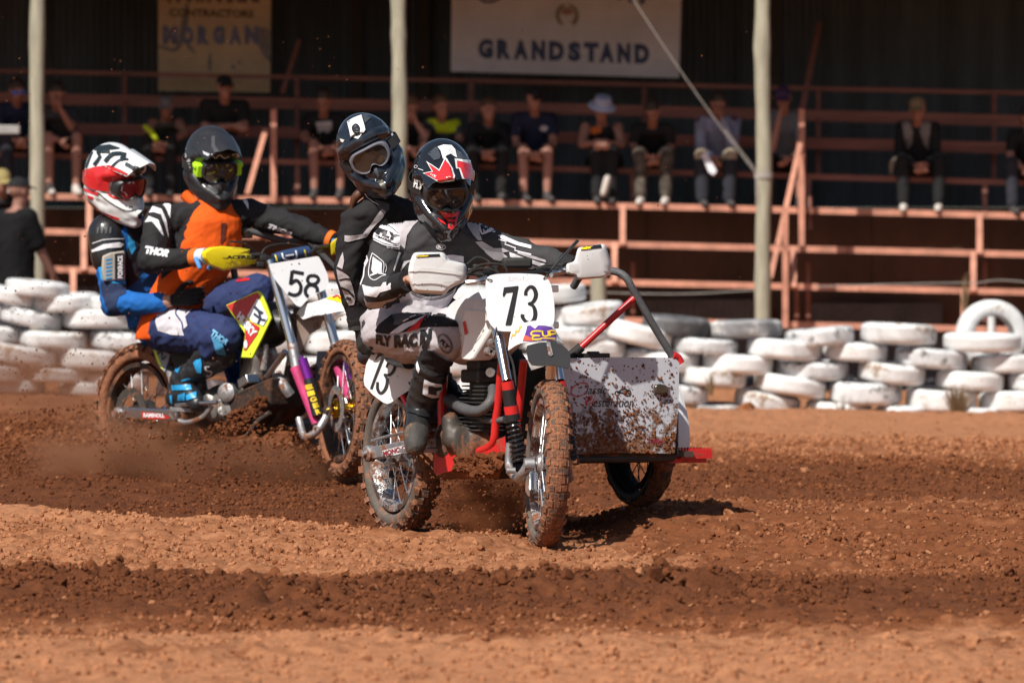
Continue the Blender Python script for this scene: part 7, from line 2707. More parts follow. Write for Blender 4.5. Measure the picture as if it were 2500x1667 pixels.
# ---------------------------------------------------------------- passenger of rig 58
p58 = thing('person', 'passenger in blue jersey and red white helmet holding the waist of the bike 58 rider', 'person', R58.P(0.0, 0.15, 0.0))
pn_, pc_, pw_ = K5(300, 535, 0.10, -0.26), K5(320, 620, 0.10, -0.17), K5(385, 800, 0.05, 0.02)
ps_r, ps_l = K5(262, 575, 0.09, -0.33), K5(385, 570, 0.14, -0.02)
pe_r, pw_r = K5(278, 742, 0.14, -0.37), K5(392, 738, 0.40, -0.31)
lt_ = (ps_l - ps_r).normalized()
fw_ = V((lt_.y, -lt_.x, 0)).normalized()
if fw_.y > 0:
    fw_ = -fw_
pk_r, pf_r = R58.P(0.2, 0.1, 0.75), R58.P(-0.1, 0.42, 0.4)
pk_l, pf_l = R58.P(0.25, 0.4, 0.76), R58.P(0.05, 0.65, 0.4)
tor = [(pw_, lt_ * 0.15, fw_ * 0.12), (pw_.lerp(pc_, 0.4), lt_ * 0.145, fw_ * 0.115), (pc_, lt_ * 0.16, fw_ * 0.125), (pn_.lerp(pc_, 0.35), lt_ * 0.155, fw_ * 0.105), (pn_, lt_ * 0.07, fw_ * 0.07)]
M_jblue = cloth('blue jersey cloth', (0.012, 0.12, 0.42))
body = build_body(p58, tor, [([ps_r, pe_r, pe_r.lerp(pw_r, 0.6), pw_r], [0.080, 0.068, 0.060, 0.046]), ([pn_.lerp(pc_, 0.3), ps_r], [0.095, 0.075]), ([pn_.lerp(pc_, 0.3), ps_l, K5(420, 680, 0.12, 0.05), K5(470, 720, 0.35, 0.1)], [0.095, 0.075, 0.055, 0.045]), ([pn_, K5(290, 480, 0.1, -0.3)], [0.06, 0.06]),
                             ([pw_, pk_r, pf_r], [0.12, 0.075, 0.05]), ([pw_ + L58 * 0.1, pk_l, pf_l], [0.11, 0.075, 0.05])], M_jblue, seed=31)
for kk, ff in ((pk_r, pf_r), (pk_l, pf_l)):
    boot(p58, kk.lerp(ff, 0.35), ff + UP * 0.04, ff + H58 * 0.16, ff - H58 * 0.05, M_boot)
TB = bvh_of([body])
decal('sleeve_navy', [poly(Z(zr, (170, 1010), (330, 1035), (335, 1085), (285, 1110), (270, 1165), (300, 1215), (240, 1235), (210, 1180), (180, 1090)))], TB, cloth('navy jersey cloth', (0.022, 0.035, 0.085)), body, 0.0035, 6)
decal('chest_dark', [poly(Z(zr, (330, 620), (420, 660), (470, 560), (480, 800), (410, 1000), (335, 1060), (330, 900), (350, 740)))], TB, cloth('black armour cloth', (0.02, 0.022, 0.03)), body, 0.0035, 7)
decal('cyan_panel', [poly(Z(zr, (150, 880), (185, 850), (185, 960), (330, 1010), (325, 1030), (260, 1025), (175, 1000))), poly(Z(zr, (345, 715), (385, 760), (395, 800), (370, 840), (345, 790))), poly(Z(zr, (140, 590), (240, 600), (230, 640), (140, 640)))], TB, cloth('cyan jersey cloth', (0.03, 0.30, 0.62)), body, 0.005, 6)
mb = MB()
pcap = ps_r + UP * 0.0
mb.chain([ps_r + UP * 0.01, ps_r.lerp(pe_r, 0.32)], [0.104, 0.098])
arm = place(remesh(mb, 0.011, 2), 'shoulder_armour', mat('black body armour', (0.018, 0.018, 0.02), 0.3, vary=0.1, coat=0.3, specks=0.15), p58)
T = bvh_of([arm])
for i in range(4):
    decal('armour_slot', [poly(Z(zr, (150 + 26 * i, 668), (164 + 26 * i, 664), (160 + 26 * i, 705), (147 + 26 * i, 708)))], T, mat('grey slot', (0.07, 0.07, 0.075), 0.6), arm, 0.004, 5)
decal('armour_stripe', [poly(Z(zr, (115, 812), (190, 775), (290, 762), (318, 775), (300, 795), (220, 800), (118, 826))), strk(Z(zr, (120, 770), (200, 745), (320, 740)), 2)], T, M_jwhite, arm, 0.004, 5)
mb = MB()
mb.plate([on_plane(*zr(*q), K5(278, 660, 0.2, -0.40), (-L58 * 0.5 + H58 * 0.8)) for q in ((185, 850), (235, 828), (325, 815), (330, 1000), (190, 1012), (180, 930))], L58 * 0.02 - H58 * 0.03)
apad = mb.build('arm_pad', mat('beige arm pad', (0.40, 0.36, 0.31), 0.6, vary=0.1), p58, 30, bevel=0.008)
T = bvh_of([apad])
for i in range(6):
    decal('pad_slot', [poly(Z(zr, (205, 870 + 24 * i), (245, 862 + 24 * i), (245, 872 + 24 * i), (205, 880 + 24 * i)))], T, MATS['cyan jersey cloth'], apad, 0.002, 6)
decal('pad_label', [poly(Z(zr, (262, 835), (318, 830), (320, 990), (262, 995)))], T, M_ink, apad, 0.002, 8)
decal('pad_lettering', [txt('FOXRACE', Z(zr, (312, 990), (312, 845), (280, 850), (280, 992)), bold=0.05)], T, M_jwhite, apad, 0.0035, 6)
hand(p58, 'glove', M_jblack, K5(422, 733, 0.46, -0.30), (K5(480, 722, 0.56, -0.25) - K5(410, 735, 0.43, -0.31)), (L58 + UP * 0.1), 1, 0.42, s=1.08)
hand(p58, 'glove', M_jblack, K5(478, 722, 0.38, 0.1), H58, -L58, 1, 0.5)
mb = MB()
mb.tube([pw_r.lerp(pe_r, 0.04), K5(420, 734, 0.45, -0.305)], [0.036, 0.030], 12, k=1)
mb.build('wrist', M_skin, p58)
hc = K5(278, 440, 0.10, -0.32)
hm = helmet(p58, hc, (0.68, -0.66, -0.33), (0.06, -0.30, 0.95), 1.10, M_hwhite, M_hwhite, M_gblack, M_lensred, peak_len=0.15, peak_up=0.01, m_strap=M_hred)
T = bvh_of([hm['shell'], hm['peak']])
decal('helmet_red', [poly(Z(zr, (50, 305), (140, 280), (230, 270), (300, 300), (395, 350), (390, 372), (330, 385), (260, 370), (215, 385), (160, 395), (120, 410), (60, 385))), poly(Z(zr, (45, 400), (80, 420), (160, 445), (150, 465), (80, 440), (50, 425))), poly(Z(zr, (85, 460), (130, 475), (120, 490), (95, 480))),
                     poly(Z(zr, (110, 520), (180, 570), (300, 610), (280, 620), (180, 590)))], T, M_hred, hm['shell'], 0.004, 6)
decal('helmet_black', [strk(Z(zr, (75, 285), (110, 200), (140, 165), (250, 160)), 8, 3), strk(Z(zr, (130, 270), (170, 215), (150, 185), (230, 185)), 8, 2), strk(Z(zr, (200, 250), (250, 200), (330, 205), (300, 235)), 10, 2), strk(Z(zr, (240, 285), (290, 240), (350, 235)), 5, 2),
                      strk(Z(zr, (330, 262), (380, 290), (405, 330)), 9, 2), poly(Z(zr, (385, 275), (450, 290), (430, 320), (405, 335))), poly(Z(zr, (150, 150), (230, 140), (300, 165), (240, 172), (180, 170)))], T, mat('black helmet print', (0.02, 0.03, 0.035), 0.3, specks=0.35, sscale=60, mudcol=(0.05, 0.4, 0.55)), hm['shell'], 0.006, 5)
decal('chin_line', [strk(Z(zr, (150, 440), (220, 500), (330, 560), (430, 550)), 2.2), strk(Z(zr, (350, 540), (375, 535)), 3), poly(Z(zr, (405, 590), (440, 560), (445, 600), (415, 615)))], T, M_ink, hm['shell'], 0.004, 5)
decal('lens_glint', [strk(Z(zr, (215, 455), (260, 480), (325, 492)), [3, 4, 2])], bvh_of([hm['goggles'], hm['lens'], hm['shell']]), mat('red lens glint paint', (0.8, 0.02, 0.02), 0.3), hm['shell'], 0.006, 5)  # bright streak painted on as a highlight across the lens
# ================================================================== spectators
SKIN = [mat('spectator skin %d' % i, c, 0.55, vary=0.06) for i, c in enumerate(((0.35, 0.17, 0.125), (0.30, 0.145, 0.105), (0.40, 0.20, 0.15)))]
M_eye = mat('dark eye', (0.02, 0.015, 0.012), 0.2)


def sp_cloth(name, c):
    return mat(name, c, 0.85, vary=0.12, vscale=8, bump=0.15, bscale=40, spec=0.2)


C_black = sp_cloth('black cotton', (0.018, 0.018, 0.020))
C_navy = sp_cloth('navy cotton', (0.020, 0.025, 0.055))
C_grey = sp_cloth('grey cotton', (0.055, 0.058, 0.065))
C_dk = sp_cloth('dark denim', (0.03, 0.032, 0.042))
C_shoe = mat('dark shoe', (0.05, 0.045, 0.045), 0.7)
C_shoew = mat('pale shoe', (0.55, 0.50, 0.46), 0.7)


def head_shape(mb, c, f, u, s=1.0):
    f = V(f).normalized()
    u = (V(u) - f * V(u).dot(f)).normalized()
    l = u.cross(f)
    q = lambda x, y, z: c + (f * x + l * y + u * z) * s
    mb.ell(q(-0.012, 0, 0.035), f * 0.098 * s, l * 0.077 * s, u * 0.090 * s, 18, 12)
    mb.ell(q(0.018, 0, -0.045), f * 0.068 * s, l * 0.060 * s, u * 0.075 * s, 16, 10)
    mb.capsule(q(0.055, 0, -0.098), q(0.045, 0, -0.085), 0.024 * s, 0.03 * s)
    mb.capsule(q(0.082, 0, 0.02), q(0.104, 0, -0.022), 0.010 * s, 0.015 * s, 8)
    mb.capsule(q(0.078, -0.045, 0.034), q(0.078, 0.045, 0.034), 0.014 * s, 0.014 * s, 8)
    mb.capsule(q(0.074, -0.02, -0.062), q(0.074, 0.02, -0.062), 0.012 * s, 0.012 * s, 8)
    for g in (-1, 1):
        mb.ell(q(-0.005, g * 0.078, 0.0), f * 0.018 * s, l * 0.010 * s, u * 0.032 * s, 8, 6)
    return q, f, l, u


def headwear(person, q, f, l, u, kind, m):
    mb = MB()
    if kind == 'cap':
        rings = []
        for i in range(6):
            a = math.pi / 2 * i / 5
            rings.append([q(-0.012 + 0.107 * math.cos(a) * math.cos(t), 0.086 * math.cos(a) * math.sin(t), 0.055 + 0.082 * math.sin(a)) for t in [2 * math.pi * j / 18 for j in range(18)]])
        mb.loft(rings)
        mb.sheet([[q(0.085 + 0.075 * w_ * (1 - 0.5 * abs(j) ** 2), 0.075 * j, 0.062 - 0.022 * w_ - 0.018 * j * j) for j in (-1, -0.6, -0.2, 0.2, 0.6, 1)] for w_ in (0, 0.5, 1)], -0.004)
        return mb.build('cap', m, person, 50)
    if kind == 'bucket':
        rings = []
        for r, z in ((0.15, 0.030), (0.135, 0.045), (0.098, 0.062), (0.090, 0.11), (0.078, 0.135), (0.02, 0.140)):
            rings.append([q(-0.01 + r * 1.1 * math.cos(t), r * math.sin(t), z) for t in [2 * math.pi * j / 20 for j in range(20)]])
        mb.loft(rings)
        return mb.build('bucket_hat', m, person, 50)
    mb.ell(q(-0.016, 0, 0.058), f * 0.100, l * 0.084, u * 0.086, 16, 10)
    mb.ell(q(-0.05, 0, -0.02), f * 0.06, l * 0.075, u * 0.07, 14, 8)
    if kind == 'long':
        for g in (-1, 1):
            mb.chain([q(-0.02, g * 0.065, 0.0), q(-0.01, g * 0.085, -0.09), q(0.0, g * 0.09, -0.18)], [0.035, 0.035, 0.02])
    return place(remesh(mb, 0.012, 2, 0.004, 40), 'hair', m, person)


def spectator(label, hx, hy, shirt, legs, hat, hatm, pose='lap', sleeve='short', shorts=False, shoe=None, skin=0, d=56.35, dy=0, knee=34, lean=0.10, sw=0.185, tilt=0.25, shift=0, prints=(), turn=0.0, small=1.0):
    if turn == 0.0:
        turn = 1.5 * math.sin(hx * 12.9)
        tilt = tilt + 0.18 * math.sin(hx * 7.7)
        knee = knee * (1.0 + 0.22 * math.sin(hx * 3.3))
        shift = shift + 9 * math.sin(hx * 5.1)
    s = F_PX / d
    pr = thing('person', label, 'person', W(hx, yat(YA, hx) + dy, d - 0.4), 'spectators seated in the grandstand')
    yE, yA_ = yat(YE, hx) + dy, yat(YA, hx) + dy - 10
    cx = hx + shift
    hip = W(cx, yE - 20, d + 0.12)
    che = W(cx * 0.55 + hx * 0.45, hy + (yE - 20 - hy) * 0.52, d + 0.12 - lean)
    sho = W(hx, hy + 43 * small, d + 0.10 - lean * 1.5)
    hc = W(hx, hy, d - 0.02 - lean * 1.7)
    lat = V((1, 0.25 * turn, 0)).normalized()
    fw = V((0.25 * turn, -1, 0)).normalized()
    sR, sL = sho - lat * sw * 0.92, sho + lat * sw * 0.92
    kR, kL = W(cx - knee, yE - 48, d - 0.38), W(cx + knee, yE - 48, d - 0.38)
    aR, aL = W(cx - knee * 0.92, yA_ - 10, d - 0.42), W(cx + knee * 0.95, yA_ - 10, d - 0.42)
    if pose == 'face':
        eR, wR = W(hx - 42, yE - 55, d - 0.25), W(cx - 8, yE - 40, d - 0.45)
        eL, wL = W(hx + 36, yE - 70, d - 0.30), hc + fw * 0.11 + lat * 0.02 - UP * 0.16
    elif pose == 'facel':
        eR, wR = W(hx - 26, yE - 65, d - 0.32), hc + fw * 0.11 - lat * 0.03 - UP * 0.15
        eL, wL = W(hx + 40, yE - 55, d - 0.25), W(cx + 16, yE - 42, d - 0.45)
    elif pose == 'crossed':
        eR, wR = W(hx - 48, hy + 98, d - 0.15), W(hx + 22, hy + 92, d - 0.27)
        eL, wL = W(hx + 48, hy + 98, d - 0.15), W(hx - 20, hy + 98, d - 0.25)
    elif pose == 'up':
        eR, wR = W(hx - 48, hy + 85, d - 0.2), W(hx - 12, hy + 82, d - 0.42)
        eL, wL = W(hx + 48, hy + 85, d - 0.2), W(hx + 12, hy + 82, d - 0.42)
    else:
        eR, wR = W(hx - 46, yE - 62, d - 0.18), W(cx - 12, yE - 36, d - 0.44)
        eL, wL = W(hx + 46, yE - 62, d - 0.18), W(cx + 13, yE - 36, d - 0.44)
    mb = MB()
    torso_rings(mb, [(hip - UP * 0.06, lat * 0.15, fw * 0.11), (hip + UP * 0.08, lat * 0.14, fw * 0.10), (che, lat * 0.155, fw * 0.11), (sho - UP * 0.05, lat * 0.16, fw * 0.09), (sho + UP * 0.035, lat * 0.06, fw * 0.055)], 16)
    q, f, l, u = head_shape(mb, hc, (0.33 * turn, -1, -tilt), UP + V((0.12 * math.sin(hx * 2.7), 0, 0)), small)
    mb.chain([sho, hc - UP * 0.06], [0.055, 0.050])
    for a, b, c, g in ((sR, eR, wR, 1), (sL, eL, wL, -1)):
        mb.chain([a, b, b.lerp(c, 0.5), c], [0.056, 0.044, 0.038, 0.028])
        hd = (c - b).normalized()
        hand_shape(mb, c, hd * 0.7 + (UP * 0.5 if 'face' in pose and c.z > eL.z + 0.02 else -UP * 0.35) + (lat * 0.4 * g if pose != 'face' else V()), (lat * g - UP * 0.3 + fw * 0.1), g, 0.35)
    for h_, k_, a_ in ((hip - lat * 0.09, kR, aR), (hip + lat * 0.09, kL, aL)):
        mb.chain([h_, k_, k_.lerp(a_, 0.4), a_], [0.082, 0.058, 0.055, 0.038])
        mb.capsule(a_ - UP * 0.02, a_ + fw * 0.10 - UP * 0.04, 0.036, 0.028)
    place(remesh(mb, 0.0155, 2), 'body', SKIN[skin], pr)
    mb = MB()
    torso_rings(mb, [(hip - UP * 0.05, lat * 0.17, fw * 0.13), (hip + UP * 0.08, lat * 0.16, fw * 0.122), (che, lat * 0.175, fw * 0.13), (sho - UP * 0.05, lat * 0.18, fw * 0.108), (sho + UP * 0.022, lat * 0.075, fw * 0.07)], 16)
    for a, b, c in ((sR, eR, wR), (sL, eL, wL)):
        if sleeve == 'none':
            continue
        mb.chain([sho, a], [0.075, 0.068])
        if sleeve == 'long':
            mb.chain([a, b, b.lerp(c, 0.9)], [0.068, 0.056, 0.044])
        else:
            mb.chain([a, a.lerp(b, 0.62)], [0.068, 0.064])
    sh = place(remesh(mb, 0.018, 2, 0.006, 9, int(hx)), 'shirt', shirt, pr)
    mb = MB()
    mb.chain([hip - lat * 0.08, hip + lat * 0.08], [0.125, 0.125])
    for h_, k_, a_ in ((hip - lat * 0.09, kR, aR), (hip + lat * 0.09, kL, aL)):
        if shorts:
            mb.chain([h_, h_.lerp(k_, 0.85)], [0.105, 0.085])
        else:
            mb.chain([h_, k_, k_.lerp(a_, 0.92)], [0.10, 0.076, 0.062])
    place(remesh(mb, 0.018, 2, 0.006, 10, int(hy)), 'shorts' if shorts else 'trousers', legs, pr)
    for a_ in (aR, aL):
        mb = MB()
        mb.capsule(a_ - UP * 0.03, a_ + fw * 0.13 - UP * 0.045, 0.048, 0.038, flat=1.0)
        mb.capsule(a_ + UP * 0.02, a_ - UP * 0.03, 0.044, 0.046)
        place(remesh(mb, 0.014, 2), 'shoe', shoe or C_shoe, pr)
    for g in (-1, 1):
        mb = MB()
        mb.ell(q(0.083, g * 0.031, 0.012), f * 0.008, l * 0.013, u * 0.007, 8, 6)
        mb.build('eye', M_eye, pr)
    if hat:
        headwear(pr, q, f, l, u, hat, hatm)
    if prints:
        T = bvh_of([sh])
        for nm, shapes, m in prints:
            decal(nm, shapes, T, m, pr, 0.006, 8)
    return pr, q, dict(sh=sh, wR=wR, wL=wL, aR=aR, aL=aL, kR=kR, kL=kL, f=f, l=l, u=u, hip=hip)


M_hair_dk = mat('dark brown hair', (0.03, 0.02, 0.014), 0.6, vary=0.3, vscale=50)
M_hair_br = mat('mid brown hair', (0.10, 0.05, 0.028), 0.6, vary=0.3, vscale=50)
M_capk = sp_cloth('black cap cloth', (0.02, 0.02, 0.022))
yz = zoomer(650, 0, 0.3189)
M_neonp = sp_cloth('neon yellow shirt print', (0.50, 0.62, 0.02))

p, q, r = spectator('spectator in navy shirt wearing bright blue sunglasses beside the first timber post', 41, 222, C_navy, C_dk, 'hair', M_hair_dk, 'lap', shoe=C_shoew, skin=1)
mb = MB()
mb.sheet([[q(0.092 - 0.5 * y * y * 8, y, z) for y in (-0.075, -0.04, 0, 0.04, 0.075)] for z in (0.028, -0.008)], 0.004)
mb.build('sunglasses', mat('blue mirror glasses', (0.01, 0.16, 0.75), 0.2), p)
spectator('dark shirted spectator in shorts resting chin on hand beside the first timber post', 138, 232, C_grey, C_black, 'hair', M_hair_dk, 'face', shorts=True, shoe=C_shoew, skin=0, shift=14, lean=0.16)
p, q, r = spectator('small spectator in grey cap holding a neon green bag strap', 405, 262, sp_cloth('dark camouflage cotton', (0.06, 0.055, 0.045)), C_black, 'cap', sp_cloth('faded grey cap cloth', (0.16, 0.15, 0.15)), 'lap', skin=1, small=0.9, sw=0.15, shift=-6, sleeve='none')
mb = MB()
mb.tube([W(352, 308, 55.9), W(368, 322, 55.85), W(384, 345, 55.82)], [0.02, 0.03, 0.02], 8)
mb.build('bag_strap', M_neonp, p)
spectator('burly spectator in black shirt and black cap with arms crossed', 548, 215, C_black, C_dk, 'cap', M_capk, 'crossed', sw=0.215, skin=0)
spectator('spectator in black shirt with white chest print and bare shins', 790, 248, C_black, C_black, 'hair', M_hair_dk, 'lap', shorts=True, skin=1, knee=38,
          prints=(('shirt_print', [poly(Z(yz, (380, 940), (500, 930), (505, 985), (470, 1020), (440, 1000), (400, 1020)))], sp_cloth('white shirt print', (0.5, 0.5, 0.52))),))
spectator('spectator half hidden behind the middle timber post with bare arms', 1003, 262, C_black, C_black, 'hair', M_hair_br, 'face', shorts=True, skin=2, small=0.95)
spectator('spectator in black shirt with broad neon yellow chevron', 1077, 262, C_grey, C_black, 'hair', M_hair_br, 'lap', skin=0,
          prints=(('neon_chevron', [poly(Z(yz, (1225, 900), (1310, 915), (1390, 930), (1460, 915), (1530, 895), (1530, 935), (1460, 965), (1450, 1010), (1390, 1022), (1300, 1012), (1285, 960), (1240, 935)))], M_neonp),))
spectator('spectator in black jacket and trousers with hands clasped', 1192, 270, C_black, C_black, 'hair', M_hair_br, 'lap', sleeve='long', skin=0, prints=(('jacket_trim', [strk(Z(yz, (1640, 930), (1690, 985), (1740, 985), (1790, 920)), 4)], C_grey),))
zq = zoomer(1150, 0, 0.3189)
spectator('spectator in navy shirt with small white logo and dark cap, shins bare', 1304, 245, C_navy, C_black, 'cap', M_capk, 'lap', shorts=True, skin=0, knee=36, sw=0.21,
          prints=(('shirt_logo', [oval(*zq(558, 985), 10, 7)], sp_cloth('white logo print', (0.55, 0.56, 0.6))),))
p, q, r = spectator('spectator in pale blue bucket hat and black vest over orange top', 1469, 268, C_black, C_black, 'bucket', sp_cloth('pale blue bucket cloth', (0.42, 0.48, 0.66)), 'up', sleeve='none', skin=2, knee=20,
                    prints=(('orange_top', [poly(Z(zq, (925, 960), (985, 955), (1000, 1010), (950, 1030), (915, 1020)))], sp_cloth('orange top cloth', (0.6, 0.15, 0.03))),))
mb = MB()
mb.capsule(W(1482, 440, 55.75), W(1474, 470, 55.75), 0.055, 0.050, flat=0.7)
mb.build('raised_shoe', C_shoew, p)
spectator('spectator in black top and camouflage trousers looking down', 1593, 272, C_black, mat('camouflage trousers', (0.085, 0.07, 0.055), 0.85, vary=0.7, vscale=14), 'hair', M_hair_dk, 'lap', skin=1, shoe=C_shoew, tilt=0.55, lean=0.2, knee=40)
p, q, r = spectator('spectator in pale blue riding jersey with maroon shoulders and hand at mouth', 1753, 255, sp_cloth('pale blue jersey cotton', (0.27, 0.29, 0.40)), sp_cloth('tan riding trousers', (0.40, 0.33, 0.25)), 'hair', M_hair_dk, 'face', sleeve='long', skin=1, knee=44, sw=0.2,
                    prints=(('shoulder_print', [poly(Z(zq, (1700, 890), (1760, 850), (1750, 930), (1720, 935))), poly(Z(zq, (1990, 850), (2050, 890), (2030, 930), (1990, 910)))], sp_cloth('maroon jersey print', (0.12, 0.02, 0.03))),))
for k_, a_ in ((r['kR'], r['aR']), (r['kL'], r['aL'])):
    mb = MB()
    mb.chain([k_.lerp(a_, 0.2), k_.lerp(a_, 0.95)], [0.085, 0.07])
    place(remesh(mb, 0.014, 2), 'knee_boot', C_dk, p)
mb = MB()
c = W(1735, 405, 55.75)
mb.plate([W(1712, 378, 55.8), W(1724, 372, 55.8), W(1750, 418, 55.76), W(1742, 428, 55.76), W(1730, 420, 55.76)], (0, 0.004, 0))
o = mb.build('paper_programme', mat('white paper', (0.75, 0.74, 0.8), 0.8), None)
tag(o, 'folded white paper held by the spectator in pale blue jersey', 'paper')
spectator('spectator in blue grey shirt and purple cap with hand over face', 1912, 242, sp_cloth('blue grey cotton', (0.15, 0.17, 0.19)), C_black, 'cap', sp_cloth('purple cap cloth', (0.06, 0.035, 0.09)), 'facel', shorts=True, skin=0, shift=4)
z4 = zoomer(1800, 0, 0.3827)
p, q, r = spectator('spectator in grey vest and tan cap sitting alone with hands clasped', 2240, 268, C_black, C_black, 'cap', sp_cloth('tan cap cloth', (0.23, 0.17, 0.10)), 'lap', sleeve='long', skin=0, shoe=C_shoew, knee=44,
                    prints=(('vest_panel', [poly(Z(z4, (1050, 780), (1090, 740), (1120, 840), (1115, 920), (1085, 960), (1065, 880))), poly(Z(z4, (1235, 780), (1190, 740), (1165, 840), (1190, 920), (1220, 960), (1225, 880)))], sp_cloth('grey vest cloth', (0.22, 0.20, 0.19))),))
for sx in (-1, 1):
    mb = MB()
    mb.tube([W(2240 + sx * 48, 385, 56.0), W(2240 + sx * 62, 400, 56.0), W(2240 + sx * 64, 425, 56.02)], [0.02, 0.028, 0.014], 8)
    mb.build('coat_tail', sp_cloth('tan coat cloth', (0.26, 0.22, 0.17)), p)
spectator('spectator in dark clothes at the open end of the lower bench beside grandstand post', 2512, 290, C_black, C_dk, 'hair', M_hair_dk, 'lap', skin=0)
spectator('spectator in yellow grey knitted cap sitting low on the steps', 6, 445, C_black, C_dk, 'cap', sp_cloth('yellow grey knit cloth', (0.30, 0.24, 0.10)), 'lap', d=55.0, dy=190, skin=1)


# standing person behind the tyre wall, seen from the side
def standing():
    d = 47.6
    s = F_PX / d
    pr = thing('person', 'person in black shirt and black cap standing behind the tyre wall', 'person', W(40, 900, d))
    fw = V((0.75, 0.66, 0)).normalized()
    lat = V((-0.66, 0.75, 0))
    if lat.x > 0:
        lat = -lat
    hc = W(48, 470, d)
    sho = W(40, 530, d)
    che = W(32, 590, d)
    hip = W(34, 690, d)
    mb = MB()
    torso_rings(mb, [(hip - UP * 0.1, lat * 0.17, fw * 0.14), (hip, lat * 0.165, fw * 0.14), (che, lat * 0.18, fw * 0.15), (sho, lat * 0.19, fw * 0.12), (sho + UP * 0.07, lat * 0.07, fw * 0.07)], 16)
    q, f, l, u = head_shape(mb, hc, fw, UP)
    mb.chain([sho, hc - UP * 0.06], [0.06, 0.055])
    arms = []
    for g in (-1, 1):
        a = sho + lat * 0.19 * g
        b = a - UP * 0.29 + fw * (0.02 + 0.10 * (g < 0))
        c = b - UP * 0.22 + fw * 0.14
        arms.append((a, b))
        mb.chain([a, b, c], [0.06, 0.046, 0.032])
        hand_shape(mb, c, (c - b), -lat * g, g, 0.3)
        h = hip + lat * 0.09 * g
        mb.chain([h, h - UP * 0.42, h - UP * 0.86], [0.095, 0.065, 0.045])
        mb.capsule(h - UP * 0.88, h - UP * 0.9 + fw * 0.15, 0.045, 0.035)
    place(remesh(mb, 0.0155, 2), 'body', SKIN[1], pr)
    mb = MB()
    torso_rings(mb, [(hip - UP * 0.12, lat * 0.19, fw * 0.16), (che, lat * 0.2, fw * 0.175), (sho, lat * 0.205, fw * 0.14), (sho + UP * 0.05, lat * 0.085, fw * 0.085)], 16)
    for a, b in arms:
        mb.chain([sho, a, a.lerp(b, 0.8)], [0.08, 0.078, 0.072])
    place(remesh(mb, 0.018, 2, 0.007, 8, 4), 'shirt', sp_cloth('deep black cotton', (0.007, 0.007, 0.008)), pr)
    mb = MB()
    for g in (-1, 1):
        h = hip + lat * 0.09 * g
        mb.chain([hip, h, h - UP * 0.42, h - UP * 0.82], [0.13, 0.115, 0.085, 0.07])
    place(remesh(mb, 0.018, 2, 0.007, 8, 6), 'trousers', C_dk, pr)
    headwear(pr, q, f, l, u, 'cap', M_capk)


standing()
mb = MB()
mb.box(W(18, 317, 55.4), (0.13, 0, 0), (0, 0.05, 0), (0, 0, 0.045))  # pale grey bar at the edge of the stand, built as a plank
o = mb.build('grey_plank', mat('pale grey board', (0.34, 0.33, 0.32), 0.6), None, 30, bevel=0.01)
tag(o, 'pale grey plank in front of the navy shirted spectator', 'plank')
# ================================================================== flying soil and dust
def fly(name, label, zones, m):
    P, S = [], []
    for n, poly_, d0, d1, s0, s1, bias in zones:
        xs = [p[0] for p in poly_]
        ys = [p[1] for p in poly_]
        k = 0
        while k < n:
            x, y = rng.uniform(min(xs), max(xs)), rng.uniform(min(ys), max(ys))
            ins = False
            j = len(poly_) - 1
            for i in range(len(poly_)):
                if (poly_[i][1] > y) != (poly_[j][1] > y) and x < (poly_[j][0] - poly_[i][0]) * (y - poly_[i][1]) / (poly_[j][1] - poly_[i][1]) + poly_[i][0]:
                    ins = not ins
                j = i
            if not ins:
                continue
            k += 1
            p = W(x, y, rng.uniform(d0, d1))
            if p.z < gz(p.x, p.y) + 0.005:
                continue
            P.append(tuple(p))
            S.append(s0 + (s1 - s0) * rng.random() ** bias)
    return scatter(name, P, S, m, None, label)


M_fly = soil_mat('flying moist soil', False, 0.62)
fly('flying_soil', 'crumbs of red soil thrown up by the spinning wheels', [
    (2600, ((210, 1090), (300, 1000), (420, 1040), (520, 1090), (780, 1080), (830, 1160), (760, 1210), (300, 1210)), 27.4, 28.5, 0.0025, 0.013, 3.0),
    (1700, ((420, 1060), (560, 1030), (720, 1040), (800, 1120), (740, 1230), (440, 1215)), 26.9, 27.8, 0.003, 0.014, 2.6),
    (1800, ((0, 1010), (240, 980), (330, 1120), (300, 1200), (0, 1140)), 28.2, 30.5, 0.003, 0.014, 3.0),
    (260, ((0, 850), (260, 860), (280, 1010), (0, 1010)), 28, 31, 0.002, 0.008, 2.5),
    (800, ((1040, 1150), (1200, 1160), (1290, 1200), (1290, 1320), (1180, 1330), (1060, 1290)), 22.2, 23.2, 0.002, 0.008, 2.6),
    (330, ((0, 40), (1400, 40), (1300, 700), (0, 850)), 24, 33, 0.0022, 0.0065, 2.5),
    (70, ((1400, 40), (1900, 40), (1900, 900), (1700, 900)), 24, 33, 0.002, 0.005, 2.5),
    (260, ((360, 550), (860, 560), (880, 900), (420, 980)), 26.4, 28.5, 0.002, 0.008, 2.6),
    (240, ((0, 660), (400, 700), (330, 900), (0, 900)), 27, 31, 0.0025, 0.007, 2.2)], M_fly)


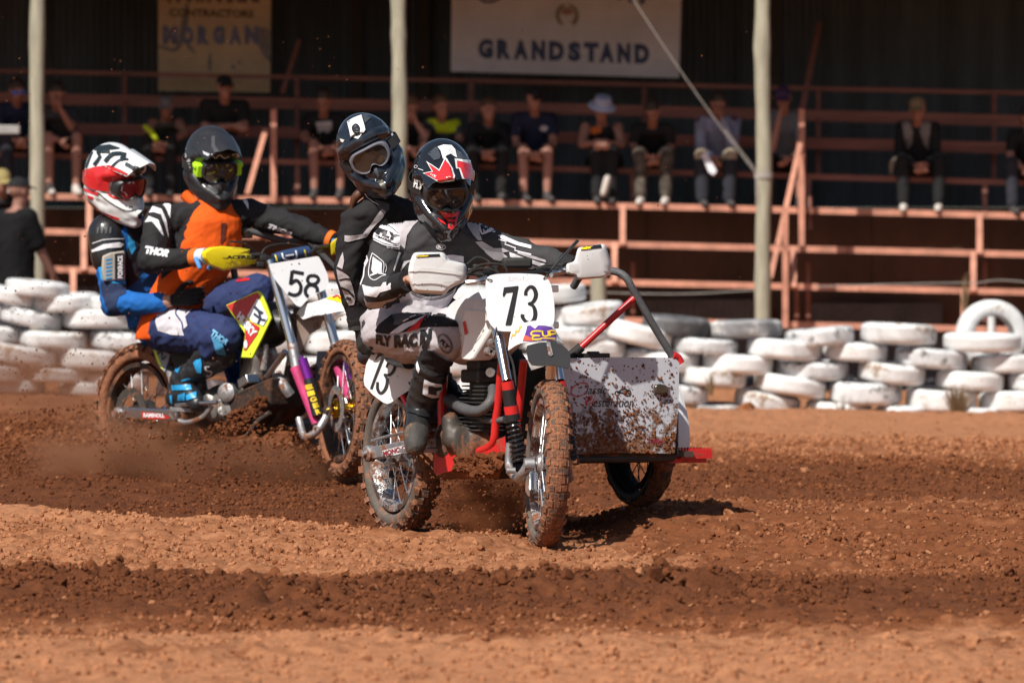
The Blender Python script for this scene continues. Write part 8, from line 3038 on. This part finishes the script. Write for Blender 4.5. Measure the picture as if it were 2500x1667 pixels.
def dust(name, label, px, py, d, rx, ry, rz, dens, col=(0.52, 0.25, 0.14), seed=0.0):
    bm = bmesh.new()
    bmesh.ops.create_icosphere(bm, subdivisions=3, radius=1.0)
    me = bpy.data.meshes.new(name)
    bm.to_mesh(me)
    bm.free()
    m = bpy.data.materials.new(name + ' volume')
    m.use_nodes = True
    nt = m.node_tree
    nt.nodes.remove(nt.nodes['Principled BSDF'])
    L = nt.links.new
    pv = _n(nt, 'ShaderNodeVolumePrincipled')
    pv.inputs['Color'].default_value = (*col, 1)
    pv.inputs['Anisotropy'].default_value = 0.2
    L(pv.outputs[0], nt.nodes['Material Output'].inputs['Volume'])
    tc = _n(nt, 'ShaderNodeTexCoord')
    ln = _n(nt, 'ShaderNodeVectorMath', operation='LENGTH')
    L(tc.outputs['Object'], ln.inputs[0])
    mr = _n(nt, 'ShaderNodeMapRange', interpolation_type='SMOOTHSTEP')
    mr.inputs['From Min'].default_value = 0.98
    mr.inputs['From Max'].default_value = 0.15
    L(ln.outputs['Value'], mr.inputs[0])
    no = _n(nt, 'ShaderNodeTexNoise', noise_dimensions='4D')
    no.inputs['W'].default_value = seed
    no.inputs['Scale'].default_value = 2.4
    no.inputs['Detail'].default_value = 4
    L(tc.outputs['Object'], no.inputs['Vector'])
    mr2 = _n(nt, 'ShaderNodeMapRange')
    mr2.inputs['From Min'].default_value = 0.36
    mr2.inputs['From Max'].default_value = 0.66
    L(no.outputs[0], mr2.inputs[0])
    mu = _n(nt, 'ShaderNodeMath', operation='MULTIPLY')
    L(mr.outputs[0], mu.inputs[0])
    L(mr2.outputs[0], mu.inputs[1])
    mu2 = _n(nt, 'ShaderNodeMath', operation='MULTIPLY')
    L(mu.outputs[0], mu2.inputs[0])
    mu2.inputs[1].default_value = dens
    L(mu2.outputs[0], pv.inputs['Density'])
    me.materials.append(m)
    o = bpy.data.objects.new(name, me)
    o.location = W(px, py, d)
    o.scale = (rx, ry, rz)
    COL.objects.link(o)
    tag(o, label, 'dust', None, 'stuff')
    return o


dust('dust_cloud', 'brown dust hanging behind the rear wheel of bike 58', 345, 1115, 28.0, 0.70, 0.6, 0.30, 16.0, (0.60, 0.30, 0.17), seed=1.0)
dust('dust_cloud', 'brown dust under the engine of bike 58', 620, 1150, 27.5, 0.70, 0.45, 0.20, 12.0, seed=2.0)
dust('dust_cloud', 'thin dust drifting along the foot of the tyre wall', 90, 930, 36.0, 1.6, 1.6, 0.38, 1.6, seed=3.0)
dust('dust_cloud', 'dust kicked up between the wheels of bike 73', 1200, 1235, 22.75, 0.27, 0.3, 0.18, 22.0, (0.5, 0.2, 0.09), seed=4.0)
